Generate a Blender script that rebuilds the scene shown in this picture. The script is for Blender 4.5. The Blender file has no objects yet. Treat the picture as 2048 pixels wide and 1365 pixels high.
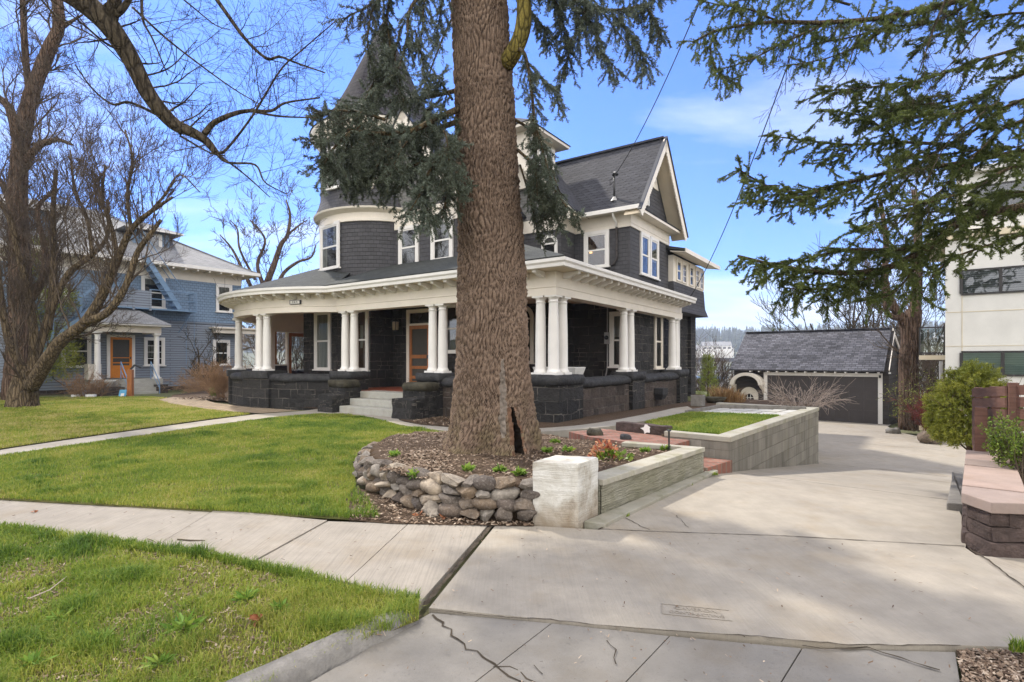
import bpy, math, random
import numpy as np
from mathutils import Vector, Matrix, noise
random.seed(11)
RNG = np.random.default_rng(11)
R = math.radians
SC = bpy.context.scene
COL = SC.collection

# ------------------------------------------------------------------ camera, sky, sun, exposure
FPX, CXP, HYP, CAMZ = 1083.0, 1024.0, 720.0, 1.55      # measured from the photograph
cam = bpy.data.cameras.new("camera")
cam.sensor_width = 36.0
cam.lens = 36.0 * FPX / 2048.0
cam.shift_y = (HYP - 682.5) / 2048.0
cam.clip_end = 5000.0
cam_o = bpy.data.objects.new("camera", cam)
COL.objects.link(cam_o)
cam_o.location = (0, 0, CAMZ)
cam_o.rotation_euler = (R(90), 0, 0)
SC.camera = cam_o

SUN_TRAVEL = Vector((0.50, -0.72, -1.0)).normalized()
sd = -SUN_TRAVEL
SUN_EL = math.asin(sd.z)
SUN_AZ = math.atan2(sd.x, sd.y)
sun = bpy.data.lights.new("sun", 'SUN')
sun.energy = 2.1
sun.angle = R(2.2)
sun.color = (1.0, 0.94, 0.84)
sun_o = bpy.data.objects.new("sun", sun)
COL.objects.link(sun_o)
sun_o.rotation_euler = SUN_TRAVEL.to_track_quat('-Z', 'Y').to_euler()

SC.view_settings.view_transform = 'Standard'
SC.view_settings.look = 'None'
SC.view_settings.exposure = 1.45
SC.view_settings.gamma = 1.0


class NB:
    """small node builder"""
    def __init__(s, tree):
        s.t = tree

    def n(s, typ, *args, **kw):
        nd = s.t.nodes.new('ShaderNode' + typ)
        for i, a in enumerate(args):
            s.put(nd, i, a)
        for k, v in kw.items():
            if k[0] == 'i' and k[1:].isdigit():
                s.put(nd, int(k[1:]), v)
            elif k in nd.inputs:
                s.put(nd, k, v)
            else:
                setattr(nd, k, v)
        return nd

    def put(s, nd, k, v):
        if v is None:
            return
        if isinstance(v, bpy.types.Node):
            v = v.outputs[0]
        if isinstance(v, bpy.types.NodeSocket):
            s.t.links.new(v, nd.inputs[k])
        else:
            sock = nd.inputs[k]
            if sock.type == 'RGBA' and len(v) == 3:
                v = (*v, 1.0)
            sock.default_value = v

    def math(s, op, a, b=None, c=None, clamp=False):
        nd = s.n('Math', a, b, c)
        nd.operation = op
        nd.use_clamp = clamp
        return nd.outputs[0]

    def mix(s, fac, a, b, blend='MIX'):
        nd = s.n('MixRGB', fac, a, b)
        nd.blend_type = blend
        return nd.outputs[0]

    def noise(s, scale, vec=None, detail=4.0, rough=0.55, dist=0.0):
        return s.n('TexNoise', Vector=vec, Scale=float(scale), Detail=float(detail), Roughness=float(rough), Distortion=float(dist))

    def ramp(s, fac, stops, interp='LINEAR'):
        nd = s.n('ValToRGB', fac)
        e = nd.color_ramp.elements
        nd.color_ramp.interpolation = interp
        while len(e) < len(stops):
            e.new(0.5)
        for q, (p, c) in zip(e, stops):
            q.position = p
            q.color = (*c, 1.0) if not isinstance(c, (int, float)) else (c, c, c, 1.0)
        return nd.outputs[0]

    def mapping(s, vec, scale=(1, 1, 1), rot=(0, 0, 0), loc=(0, 0, 0)):
        return s.n('Mapping', Vector=vec, Scale=scale, Rotation=rot, Location=loc).outputs[0]

    def bump(s, h, strength=0.5, dist=0.02, normal=None):
        return s.n('Bump', Strength=float(strength), Distance=float(dist), Height=h, Normal=normal).outputs[0]


# sky: the physical daylight sky with thin wind-drawn cloud, and fill cloud added behind the view
W_ = bpy.data.worlds.new("World")
SC.world = W_
W_.use_nodes = True
wb = NB(W_.node_tree)
bg = [q for q in W_.node_tree.nodes if q.type == 'BACKGROUND'][0]
sky = wb.n('TexSky')
sky.sky_type = 'NISHITA'
sky.sun_disc = False
sky.sun_elevation = SUN_EL
sky.sun_rotation = SUN_AZ
sky.air_density = 1.0
sky.dust_density = 0.3
sky.ozone_density = 3.0
sky.altitude = 600
tcw = wb.n('TexCoord').outputs['Generated']
sepw = wb.n('SeparateXYZ', tcw)
el = wb.math('MAXIMUM', sepw.outputs[2], 0.02)
# project direction onto a cloud layer
px = wb.math('DIVIDE', sepw.outputs[0], wb.math('ADD', el, 0.12))
py = wb.math('DIVIDE', sepw.outputs[1], wb.math('ADD', el, 0.12))
cv = wb.n('CombineXYZ', px, py, 0.0).outputs[0]
cn = wb.noise(0.55, wb.mapping(cv, scale=(0.7, 1.6, 1), rot=(0, 0, R(20)), loc=(2.3, 0.7, 0)), 7, 0.55, 0.3)
cn2 = wb.noise(1.7, wb.mapping(cv, scale=(0.6, 1.3, 1), rot=(0, 0, R(-12)), loc=(5.1, 3.2, 0)), 6, 0.6, 0.2)
cov = wb.math('ADD', wb.math('MULTIPLY', cn.outputs[0], 0.65), wb.math('MULTIPLY', cn2.outputs[0], 0.35))
# extra cloud behind the camera, added as fill light, and low on the horizon
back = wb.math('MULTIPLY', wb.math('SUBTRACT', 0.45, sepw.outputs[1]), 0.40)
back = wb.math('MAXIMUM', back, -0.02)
low = wb.math('MULTIPLY', wb.math('SUBTRACT', 0.22, el, clamp=True), 0.42)
# a few larger cloud drifts: (x/y slope, z/y slope, half widths, gain)
def drift(u, v, wu, wv, gain):
    q = wb.math('MAXIMUM', sepw.outputs[1], 0.05)
    a = wb.math('DIVIDE', wb.math('SUBTRACT', wb.math('DIVIDE', sepw.outputs[0], q), u), wu)
    c = wb.math('DIVIDE', wb.math('SUBTRACT', wb.math('DIVIDE', sepw.outputs[2], q), v), wv)
    r = wb.math('ADD', wb.math('MULTIPLY', a, a), wb.math('MULTIPLY', c, c))
    return wb.math('MULTIPLY', wb.math('SUBTRACT', 1.0, r, clamp=True), gain)
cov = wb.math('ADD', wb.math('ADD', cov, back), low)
for dr_ in ((0.46, 0.47, 0.34, 0.085, 0.14), (0.75, 0.60, 0.5, 0.16, 0.12), (0.45, 0.10, 0.5, 0.09, 0.14), (-0.82, 0.50, 0.25, 0.22, 0.09), (-0.40, 0.24, 0.35, 0.10, 0.09)):
    cov = wb.math('ADD', cov, drift(*dr_))
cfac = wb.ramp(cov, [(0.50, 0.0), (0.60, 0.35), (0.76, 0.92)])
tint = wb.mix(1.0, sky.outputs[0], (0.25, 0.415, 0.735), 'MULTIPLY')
ccol = wb.mix(wb.ramp(sepw.outputs[1], [(0.0, 1.0), (0.55, 0.0)]), (3.9, 4.05, 4.3), (9.2, 8.9, 8.5))  # unseen clouds behind the view made brighter to fill the shaded fronts
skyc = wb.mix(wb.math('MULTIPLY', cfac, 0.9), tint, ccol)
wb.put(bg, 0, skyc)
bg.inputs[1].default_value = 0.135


# ------------------------------------------------------------------ measuring helpers
def P(u, v, Y):
    """photo pixel at a known distance -> world point"""
    return Vector(((u - CXP) / FPX * Y, Y, CAMZ + (HYP - v) / FPX * Y))


def G(u, v, z=0.0):
    """photo pixel on the level z -> world point"""
    Y = (CAMZ - z) * FPX / (v - HYP)
    return Vector(((u - CXP) / FPX * Y, Y, z))


# ------------------------------------------------------------------ objects
def tag(o, label=None, cat=None, group=None, kind=None):
    if label: o['label'] = label
    if cat: o['category'] = cat
    if group: o['group'] = group
    if kind: o['kind'] = kind
    return o


def thing(name, label, cat, loc=(0, 0, 0), rz=0.0, group=None):
    o = bpy.data.objects.new(name, None)
    COL.objects.link(o)
    o.location = loc
    o.rotation_euler = (0, 0, rz)
    o.empty_display_size = 0.2
    return tag(o, label, cat, group)


def copy_tree(o, parent=None):
    c = o.copy()
    COL.objects.link(c)
    if parent is not None:
        c.parent = parent
    for ch in o.children:
        copy_tree(ch, c)
    return c


def auto_uv(me):
    nl = len(me.loops)
    if nl == 0:
        return
    co = np.empty(len(me.vertices) * 3); me.vertices.foreach_get('co', co); co = co.reshape(-1, 3)
    vi = np.empty(nl, dtype=np.int64); me.loops.foreach_get('vertex_index', vi)
    npol = len(me.polygons)
    nor = np.empty(npol * 3); me.polygons.foreach_get('normal', nor); nor = nor.reshape(-1, 3)
    lt = np.empty(npol, dtype=np.int64); me.polygons.foreach_get('loop_total', lt)
    N = np.repeat(nor, lt, axis=0)
    T = np.stack([-N[:, 1], N[:, 0], np.zeros(nl)], 1)
    ln = np.linalg.norm(T, axis=1)
    flat = ln < 0.12
    T[flat] = (1, 0, 0)
    T[~flat] /= ln[~flat][:, None]
    B = np.cross(N, T)
    B[flat] = (0, 1, 0)
    p = co[vi]
    uv = np.stack([(p * T).sum(1), (p * B).sum(1)], 1).astype(np.float32)
    l = me.uv_layers.new(name='UVMap')
    l.data.foreach_set('uv', uv.ravel())


class MB:
    def __init__(s):
        s.v = []; s.f = []; s.m = []; s.uv = {}; s.cur = 0

    def add(s, vs, fs, mi=None):
        o = len(s.v)
        s.v.extend([tuple(q) for q in vs])
        s.f.extend([tuple(i + o for i in q) for q in fs])
        s.m.extend([s.cur if mi is None else mi] * len(fs))
        return o

    def box(s, x0, x1, y0, y1, z0, z1, mi=None):
        if x0 > x1: x0, x1 = x1, x0
        if y0 > y1: y0, y1 = y1, y0
        vs = [(x0, y0, z0), (x1, y0, z0), (x1, y1, z0), (x0, y1, z0), (x0, y0, z1), (x1, y0, z1), (x1, y1, z1), (x0, y1, z1)]
        s.add(vs, [(3, 2, 1, 0), (4, 5, 6, 7), (0, 1, 5, 4), (1, 2, 6, 5), (2, 3, 7, 6), (3, 0, 4, 7)], mi)

    def obox(s, c, ax, ay, az, mi=None):
        """box from centre and three half-axis vectors"""
        c = Vector(c); ax = Vector(ax); ay = Vector(ay); az = Vector(az)
        if ax.cross(ay).dot(az) < 0: ax = -ax
        vs = [c + sx * ax + sy * ay + sz * az for sz in (-1, 1) for sx, sy in ((-1, -1), (1, -1), (1, 1), (-1, 1))]
        s.add(vs, [(3, 2, 1, 0), (4, 5, 6, 7), (0, 1, 5, 4), (1, 2, 6, 5), (2, 3, 7, 6), (3, 0, 4, 7)], mi)

    def bar(s, a, b, w, h=None, up=(0, 0, 1), mi=None):
        a = Vector(a); b = Vector(b); d = (b - a)
        L = d.length; d.normalize()
        up = Vector(up)
        if abs(d.dot(up)) > 0.98: up = Vector((1, 0, 0))
        sx = d.cross(up).normalized(); uz = sx.cross(d)
        s.obox((a + b) / 2, d * L / 2, sx * w / 2, uz * (h or w) / 2, mi)

    def poly(s, pts, mi=None):
        s.add(pts, [tuple(range(len(pts)))], mi)

    def prism(s, pts, z0, z1, mi=None):
        n = len(pts)
        ar = sum(pts[i][0] * pts[(i + 1) % n][1] - pts[(i + 1) % n][0] * pts[i][1] for i in range(n))
        if ar < 0: pts = pts[::-1]
        f0 = z0 if callable(z0) else (lambda q: z0)
        f1 = z1 if callable(z1) else (lambda q: z1)
        vs = [(q[0], q[1], f0(q)) for q in pts] + [(q[0], q[1], f1(q)) for q in pts]
        fs = [tuple(range(n - 1, -1, -1)), tuple(range(n, 2 * n))]
        fs += [(i, (i + 1) % n, n + (i + 1) % n, n + i) for i in range(n)]
        s.add(vs, fs, mi)

    def extrude(s, pts, d, mi=None):
        """3-D planar polygon pushed along vector d"""
        pts = [Vector(q) for q in pts]; d = Vector(d); n = len(pts)
        nrm = Vector((0, 0, 0))
        for i in range(n):
            nrm += pts[i].cross(pts[(i + 1) % n])
        if nrm.dot(d) > 0: pts = pts[::-1]
        vs = pts + [q + d for q in pts]
        fs = [tuple(range(n)), tuple(range(2 * n - 1, n - 1, -1))]
        fs += [(i, n + i, n + (i + 1) % n, (i + 1) % n) for i in range(n)]
        s.add(vs, fs, mi)

    def tube(s, pts, rad, n=6, cap=True, mi=None):
        pts = [Vector(q) for q in pts]
        m = len(pts)
        if not hasattr(rad, '__len__'): rad = [rad] * m
        vs = []; fs = []
        ref = None
        for i in range(m):
            d = (pts[min(i + 1, m - 1)] - pts[max(i - 1, 0)])
            if d.length < 1e-9: d = Vector((0, 0, 1))
            d.normalize()
            if ref is None:
                ref = d.orthogonal().normalized()
            else:
                ref = (ref - d * ref.dot(d))
                ref = ref.normalized() if ref.length > 1e-6 else d.orthogonal().normalized()
            bt = d.cross(ref)
            for k in range(n):
                a = 2 * math.pi * k / n
                vs.append(pts[i] + (ref * math.cos(a) + bt * math.sin(a)) * rad[i])
        for i in range(m - 1):
            for k in range(n):
                k2 = (k + 1) % n
                fs.append((i * n + k, i * n + k2, (i + 1) * n + k2, (i + 1) * n + k))
        if cap and n > 2:
            fs.append(tuple(range(n - 1, -1, -1)))
            fs.append(tuple((m - 1) * n + k for k in range(n)))
        s.add(vs, fs, mi)

    def lathe(s, c, prof, n=24, a0=0.0, a1=2 * math.pi, mi=None, uvs=True):
        """prof: list of (r, z) bottom to top around the vertical through c"""
        full = abs(a1 - a0 - 2 * math.pi) < 1e-6
        cols = n if full else n + 1
        o = len(s.v)
        for i in range(cols):
            a = a0 + (a1 - a0) * i / n
            for r, z in prof:
                s.v.append((c[0] + r * math.cos(a), c[1] + r * math.sin(a), c[2] + z))
        m = len(prof)
        rm = max(r for r, z in prof)
        sl = [0.0]
        for k in range(1, m):
            sl.append(sl[-1] + math.hypot(prof[k][0] - prof[k - 1][0], prof[k][1] - prof[k - 1][1]))
        for i in range(n):
            i2 = (i + 1) % cols
            for k in range(m - 1):
                if prof[k][0] < 1e-6 and prof[k + 1][0] < 1e-6: continue
                s.uv[len(s.f)] = [((a0 + (a1 - a0) * q / n) * rm, sl[w]) for q, w in ((i, k), (i + 1, k), (i + 1, k + 1), (i, k + 1))]
                s.f.append((o + i * m + k, o + i2 * m + k, o + i2 * m + k + 1, o + i * m + k + 1))
                s.m.append(s.cur if mi is None else mi)

    def build(s, name, mats, parent=None, smooth=False, uv=True, bevel=0.0, recalc=False):
        me = bpy.data.meshes.new(name)
        me.from_pydata(s.v, [], s.f)
        if not isinstance(mats, (list, tuple)): mats = [mats]
        for q in mats: me.materials.append(q)
        if any(s.m): me.polygons.foreach_set('material_index', np.array(s.m, dtype=np.int32))
        if recalc:
            import bmesh
            bm = bmesh.new(); bm.from_mesh(me); bmesh.ops.recalc_face_normals(bm, faces=bm.faces); bm.to_mesh(me); bm.free()
        me.update()
        if uv:
            auto_uv(me)
            if s.uv:
                l = me.uv_layers[0].data
                for fi, q in s.uv.items():
                    st = me.polygons[fi].loop_start
                    for k, w in enumerate(q): l[st + k].uv = w
        if smooth: me.polygons.foreach_set('use_smooth', np.ones(len(me.polygons), dtype=bool))
        o = bpy.data.objects.new(name, me)
        COL.objects.link(o)
        if parent is not None: o.parent = parent
        if bevel > 0:
            md = o.modifiers.new('bevel', 'BEVEL'); md.width = bevel; md.segments = 2; md.limit_method = 'ANGLE'; md.angle_limit = R(40)
        return o


def mesh_np(name, verts, faces, mat, parent=None, tint=None, smooth=False):
    """verts (n,3) float, faces (m,k) int, one mesh built straight from arrays"""
    me = bpy.data.meshes.new(name)
    verts = np.ascontiguousarray(verts, dtype=np.float32); faces = np.ascontiguousarray(faces, dtype=np.int32)
    m, k = faces.shape
    me.vertices.add(len(verts)); me.vertices.foreach_set('co', verts.ravel())
    me.loops.add(m * k); me.loops.foreach_set('vertex_index', faces.ravel())
    me.polygons.add(m)
    me.polygons.foreach_set('loop_start', np.arange(0, m * k, k, dtype=np.int32))
    me.polygons.foreach_set('loop_total', np.full(m, k, dtype=np.int32))
    if tint is not None:
        at = me.attributes.new('tint', 'FLOAT', 'POINT')
        at.data.foreach_set('value', np.asarray(tint, dtype=np.float32))
    if smooth: me.polygons.foreach_set('use_smooth', np.ones(m, dtype=bool))
    me.materials.append(mat)
    me.update(); me.validate()
    o = bpy.data.objects.new(name, me)
    COL.objects.link(o)
    if parent is not None: o.parent = parent
    return o


def vnoise(x, y, seed=0):
    """2-D value noise on arrays, 0..1"""
    xi = np.floor(x).astype(np.int64); yi = np.floor(y).astype(np.int64)
    fx = x - xi; fy = y - yi
    fx = fx * fx * (3 - 2 * fx); fy = fy * fy * (3 - 2 * fy)
    def h(a, b):
        q = (a * 374761393 + b * 668265263 + seed * 974711) & 0x7fffffff
        q = ((q ^ (q >> 13)) * 1274126177) & 0x7fffffff
        return ((q ^ (q >> 16)) & 0xffff) / 65535.0
    return (h(xi, yi) * (1 - fx) + h(xi + 1, yi) * fx) * (1 - fy) + (h(xi, yi + 1) * (1 - fx) + h(xi + 1, yi + 1) * fx) * fy


def in_poly(x, y, poly):
    c = np.zeros(len(x), dtype=bool)
    n = len(poly)
    for i in range(n):
        x0, y0 = poly[i][0], poly[i][1]; x1, y1 = poly[i - 1][0], poly[i - 1][1]
        hit = ((y0 > y) != (y1 > y)) & (x < (x1 - x0) * (y - y0) / ((y1 - y0) if y1 != y0 else 1e-9) + x0)
        c ^= hit
    return c


def text_mesh(txt, size, mat, name, parent, M, depth=0.004):
    cu = bpy.data.curves.new(name, 'FONT')
    cu.body = txt; cu.size = size; cu.align_x = 'CENTER'; cu.align_y = 'CENTER'; cu.extrude = depth
    t = bpy.data.objects.new(name, cu)
    COL.objects.link(t)
    dg = bpy.context.evaluated_depsgraph_get()
    me = bpy.data.meshes.new_from_object(t.evaluated_get(dg))
    bpy.data.objects.remove(t)
    me.materials.clear(); me.materials.append(mat)
    o = bpy.data.objects.new(name, me)
    COL.objects.link(o)
    if parent is not None: o.parent = parent
    o.matrix_local = M
    return o
# ------------------------------------------------------------------ materials
def material(name, fn, rough=0.8, spec=0.3):
    m = bpy.data.materials.new(name)
    m.use_nodes = True
    b = NB(m.node_tree)
    pb = m.node_tree.nodes['Principled BSDF']
    pb.inputs['Roughness'].default_value = rough
    pb.inputs['Specular IOR Level'].default_value = spec
    r = fn(b)
    if not isinstance(r, dict): r = {'Base Color': r}
    for k, v in r.items(): b.put(pb, k, v)
    return m


def uvc(b): return b.n('TexCoord').outputs['UV']
def obc(b): return b.n('TexCoord').outputs['Object']


def warp(b, vec, amt, scale):
    nz = b.noise(scale, obc(b), 3)
    d = b.n('VectorMath', nz.outputs[1], (0.5, 0.5, 0.5)); d.operation = 'SUBTRACT'
    d2 = b.n('VectorMath', d.outputs[0]); d2.operation = 'SCALE'; d2.inputs['Scale'].default_value = amt
    a = b.n('VectorMath', vec, d2.outputs[0]); a.operation = 'ADD'
    return a.outputs[0]


def brick(b, vec, w, h, mortar, off=0.5, smooth=0.1, bias=0.0, sq=1.0, sqf=2):
    nd = b.n('TexBrick', Vector=vec, Color1=(0, 0, 0), Color2=(1, 1, 1), Mortar=(0, 0, 0), Scale=1.0)
    nd.inputs['Mortar Size'].default_value = mortar
    nd.inputs['Mortar Smooth'].default_value = smooth
    nd.inputs['Bias'].default_value = bias
    nd.inputs['Brick Width'].default_value = w
    nd.inputs['Row Height'].default_value = h
    nd.offset = off; nd.squash = sq; nd.squash_frequency = sqf
    return nd.outputs['Color'], nd.outputs['Fac']


def plain(col, var=0.12, scale=6, rough=0.7, spec=0.3, bump=0.0):
    def fn(b):
        nz = b.noise(scale, obc(b), 5)
        lo = tuple(c * (1 - var) for c in col); hi = tuple(min(1, c * (1 + var)) for c in col)
        d = {'Base Color': b.ramp(nz.outputs[0], [(0.3, lo), (0.7, hi)])}
        if bump: d['Normal'] = b.bump(b.noise(scale * 6, obc(b), 6).outputs[0], bump, 0.01)
        return d
    return fn


def lapped(col, w, h, gap=0.006, var=0.25, lift=0.012, stag=0.5, streak=0.15):
    """courses of shingles or boards, each overlapping the one below"""
    def fn(b):
        uv = uvc(b)
        uvw = warp(b, uv, 0.012, 5.0)
        c, f = brick(b, uvw, w, h, gap, stag, 0.1)
        sep = b.n('SeparateXYZ', uvw)
        fv = b.math('FRACT', b.math('DIVIDE', sep.outputs[1], h))
        prof = b.math('SUBTRACT', 1.0, fv)
        lo = tuple(q * (1 - var) for q in col); hi = tuple(q * (1 + var) for q in col)
        base = b.ramp(c, [(0.0, lo), (1.0, hi)])
        st = b.noise(9, b.mapping(uv, scale=(6, 0.8, 1)), 5)
        base = b.mix(streak, base, b.ramp(st.outputs[0], [(0.3, lo), (0.7, hi)]))
        big = b.noise(0.7, obc(b), 4)
        base = b.mix(0.35, base, b.ramp(big.outputs[0], [(0.3, lo), (0.7, hi)]), 'MIX')
        base = b.mix(b.math('MULTIPLY', f, 0.65), base, tuple(q * 0.25 for q in col))
        hgt = b.math('SUBTRACT', prof, b.math('MULTIPLY', f, 0.8))
        hgt = b.math('ADD', hgt, b.math('MULTIPLY', st.outputs[0], 0.2))
        return {'Base Color': base, 'Normal': b.bump(hgt, 1.0, lift)}
    return fn


def scales(col, w, h):
    """fish-scale slates"""
    def fn(b):
        uv = warp(b, uvc(b), 0.01, 4.0)
        sep = b.n('SeparateXYZ', uv)
        rv = b.math('DIVIDE', sep.outputs[1], h)
        row = b.math('FLOOR', rv); fv = b.math('FRACT', rv)
        off = b.math('MULTIPLY', b.math('FLOORED_MODULO', row, 2.0), 0.5)
        uu = b.math('ADD', b.math('DIVIDE', sep.outputs[0], w), off)
        fu = b.math('MULTIPLY', b.math('SUBTRACT', b.math('FRACT', uu), 0.5), 2.0)
        arc = b.math('SUBTRACT', 1.0, b.math('SQRT', b.math('SUBTRACT', 1.0, b.math('MULTIPLY', b.math('MULTIPLY', fu, fu), 0.9))))
        e = b.math('SUBTRACT', fv, b.math('MULTIPLY', arc, 0.62))
        below = b.math('LESS_THAN', e, 0.0)
        hgt = b.math('SUBTRACT', 1.0, b.math('ADD', e, below))
        line = b.math('MULTIPLY', b.math('LESS_THAN', b.math('ABSOLUTE', b.math('ADD', e, 0.05)), 0.085), 1.0)
        cell = b.n('CombineXYZ', b.math('FLOOR', uu), row, 0.0)
        wn = b.n('TexWhiteNoise', cell.outputs[0]); wn.noise_dimensions = '2D'
        lo = tuple(q * 0.75 for q in col); hi = tuple(q * 1.25 for q in col)
        base = b.ramp(wn.outputs[0], [(0, lo), (1, hi)])
        gr = b.noise(60, obc(b), 4)
        base = b.mix(0.25, base, b.ramp(gr.outputs[0], [(0.3, lo), (0.7, hi)]))
        base = b.mix(b.math('MULTIPLY', line, 0.85), base, tuple(q * 0.18 for q in col))
        return {'Base Color': base, 'Normal': b.bump(hgt, 0.9, 0.025)}
    return fn


def ashlar(dark, light, mortar, w=0.62, h=0.3, rug=1.0):
    """rock-faced blocks of mixed size with pale joints"""
    def fn(b):
        uv = warp(b, uvc(b), 0.06, 3.2)
        c1, f1 = brick(b, uv, w, h, 0.014, 0.37, 0.3, 0.0, 0.62, 3)
        c2, f2 = brick(b, b.mapping(uv, loc=(0.21, 0.0, 0)), w * 0.45, h * 0.5, 0.013, 0.43, 0.3, 0.0, 1.5, 2)
        pick = b.math('GREATER_THAN', b.noise(1.1, b.mapping(uv, scale=(1.0, 1.0, 1)), 1).outputs[0], 0.57)
        ff = b.n('MixRGB', pick, f1, f2).outputs[0]
        cc = b.n('MixRGB', pick, c1, c2).outputs[0]
        n1 = b.noise(7, obc(b), 8, 0.65); n2 = b.noise(35, obc(b), 5, 0.7)
        base = b.ramp(b.math('ADD', b.math('MULTIPLY', cc, 0.5), b.math('MULTIPLY', n1.outputs[0], 0.6)), [(0.2, dark), (0.9, light)])
        base = b.mix(b.math('MULTIPLY', n2.outputs[0], 0.45), base, tuple(q * 0.5 for q in dark))
        mf = b.math('MULTIPLY', ff, b.ramp(b.noise(2.3, obc(b), 3).outputs[0], [(0.38, 0.05), (0.68, 0.75)]))
        base = b.mix(mf, base, mortar)
        hgt = b.math('ADD', b.math('MULTIPLY', n1.outputs[0], 0.9), b.math('MULTIPLY', n2.outputs[0], 0.35))
        hgt = b.math('SUBTRACT', hgt, b.math('MULTIPLY', ff, 0.75))
        return {'Base Color': base, 'Normal': b.bump(hgt, 1.0, 0.14)}
    return fn


def rockface(dark, light, scale=5, dist=0.06):
    def fn(b):
        n1 = b.noise(scale, obc(b), 9, 0.65); n2 = b.noise(scale * 7, obc(b), 5, 0.7)
        base = b.ramp(n1.outputs[0], [(0.3, dark), (0.75, light)])
        base = b.mix(b.math('MULTIPLY', n2.outputs[0], 0.5), base, tuple(q * 0.55 for q in dark))
        hgt = b.math('ADD', n1.outputs[0], b.math('MULTIPLY', n2.outputs[0], 0.3))
        return {'Base Color': base, 'Normal': b.bump(hgt, 1.0, dist)}
    return fn


def concrete(col, broom=0.0, broom_rot=0.0, stain=0.35, moss=None, grain=1.0, dark=None):
    dk = dark or tuple(q * 0.55 for q in col)
    def fn(b):
        o = obc(b)
        n1 = b.noise(0.8, o, 6, 0.6, 0.4); n2 = b.noise(5, o, 6, 0.65); n3 = b.noise(90, o, 4, 0.7); n4 = b.noise(28, o, 5, 0.7)
        lo = tuple(q * 0.80 for q in col); hi = tuple(min(0.85, q * 1.12) for q in col)
        base = b.ramp(n1.outputs[0], [(0.3, lo), (0.68, hi)])
        base = b.mix(0.5, base, b.ramp(n2.outputs[0], [(0.35, lo), (0.65, hi)]))
        warm = (col[0] * 0.80, col[1] * 0.70, col[2] * 0.55)
        base = b.mix(b.ramp(b.noise(1.7, b.mapping(o, loc=(7, 3, 1)), 5, 0.6).outputs[0], [(0.52, 0.0), (0.72, 0.45)]), base, warm)
        sp = b.ramp(n3.outputs[0], [(0.28, 1.0), (0.4, 0.0)])
        base = b.mix(b.math('MULTIPLY', sp, 0.35 * grain), base, dk)
        base = b.mix(b.ramp(n4.outputs[0], [(0.60, 0.0), (0.75, stain)]), base, dk)
        hgt = b.math('MULTIPLY', n3.outputs[0], 0.6)
        hgt = b.math('ADD', hgt, b.math('MULTIPLY', n4.outputs[0], 0.5))
        if broom:
            lines = b.noise(1.0, b.mapping(warp(b, o, 0.02, 2.0), rot=(0, 0, broom_rot), scale=(70, 1.5, 1)), 3, 0.6)
            base = b.mix(b.math('MULTIPLY', b.ramp(lines.outputs[0], [(0.35, 1.0), (0.55, 0.0)]), broom), base, dk)
            hgt = b.math('ADD', hgt, b.math('MULTIPLY', lines.outputs[0], 0.8))
        if moss:
            base = b.mix(b.ramp(b.noise(2.6, o, 6, 0.7).outputs[0], [(0.5, 0.0), (0.7, moss[3])]), base, moss[:3])
        return {'Base Color': base, 'Normal': b.bump(hgt, 0.45, 0.008)}
    return fn


M = {}
M['white'] = material('white paint', plain((0.73, 0.70, 0.655), 0.05, 2.5, bump=0.05), 0.5, 0.35)
M['cream'] = material('aged white paint', plain((0.72, 0.655, 0.56), 0.06, 2.0, bump=0.05), 0.55, 0.3)
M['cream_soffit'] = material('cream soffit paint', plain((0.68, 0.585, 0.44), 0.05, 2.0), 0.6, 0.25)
M['shingle'] = material('charcoal wall shingles', lapped((0.064, 0.062, 0.065), 0.19, 0.135, 0.005, 0.22, 0.014), 0.8, 0.25)
M['shingle_grey'] = material('grey gable shingles', lapped((0.17, 0.165, 0.155), 0.17, 0.10, 0.004, 0.2, 0.012), 0.8, 0.2)
M['scales'] = material('fish scale slates', scales((0.046, 0.046, 0.052), 0.30, 0.155), 0.85, 0.12)
M['tower_roof'] = material('tower roof shingles', lapped((0.045, 0.042, 0.046), 0.16, 0.22, 0.006, 0.25, 0.03), 0.95, 0.03)
M['porch_roof'] = material('porch roof shingles', lapped((0.050, 0.053, 0.050), 0.3, 0.14, 0.006, 0.3, 0.012), 0.9, 0.15)
M['garage_roof'] = material('garage roof shingles', lapped((0.080, 0.079, 0.088), 0.26, 0.145, 0.012, 0.75, 0.03, 0.37), 0.85, 0.2)
M['basalt'] = material('black basalt ashlar', ashlar((0.013, 0.0125, 0.012), (0.062, 0.057, 0.053), (0.25, 0.22, 0.18), 0.6, 0.3), 0.75, 0.35)
M['basalt_brown'] = material('weathered basalt ashlar', ashlar((0.042, 0.033, 0.028), (0.165, 0.125, 0.10), (0.24, 0.21, 0.18), 0.55, 0.27), 0.8, 0.3)
M['cap_stone'] = material('rough basalt coping', rockface((0.016, 0.016, 0.017), (0.080, 0.078, 0.078), 6), 0.75, 0.35)
M['cap_mossy'] = material('mossy basalt coping', rockface((0.030, 0.027, 0.020), (0.125, 0.110, 0.075), 6), 0.85, 0.2)
M['glass_dark'] = None
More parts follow.
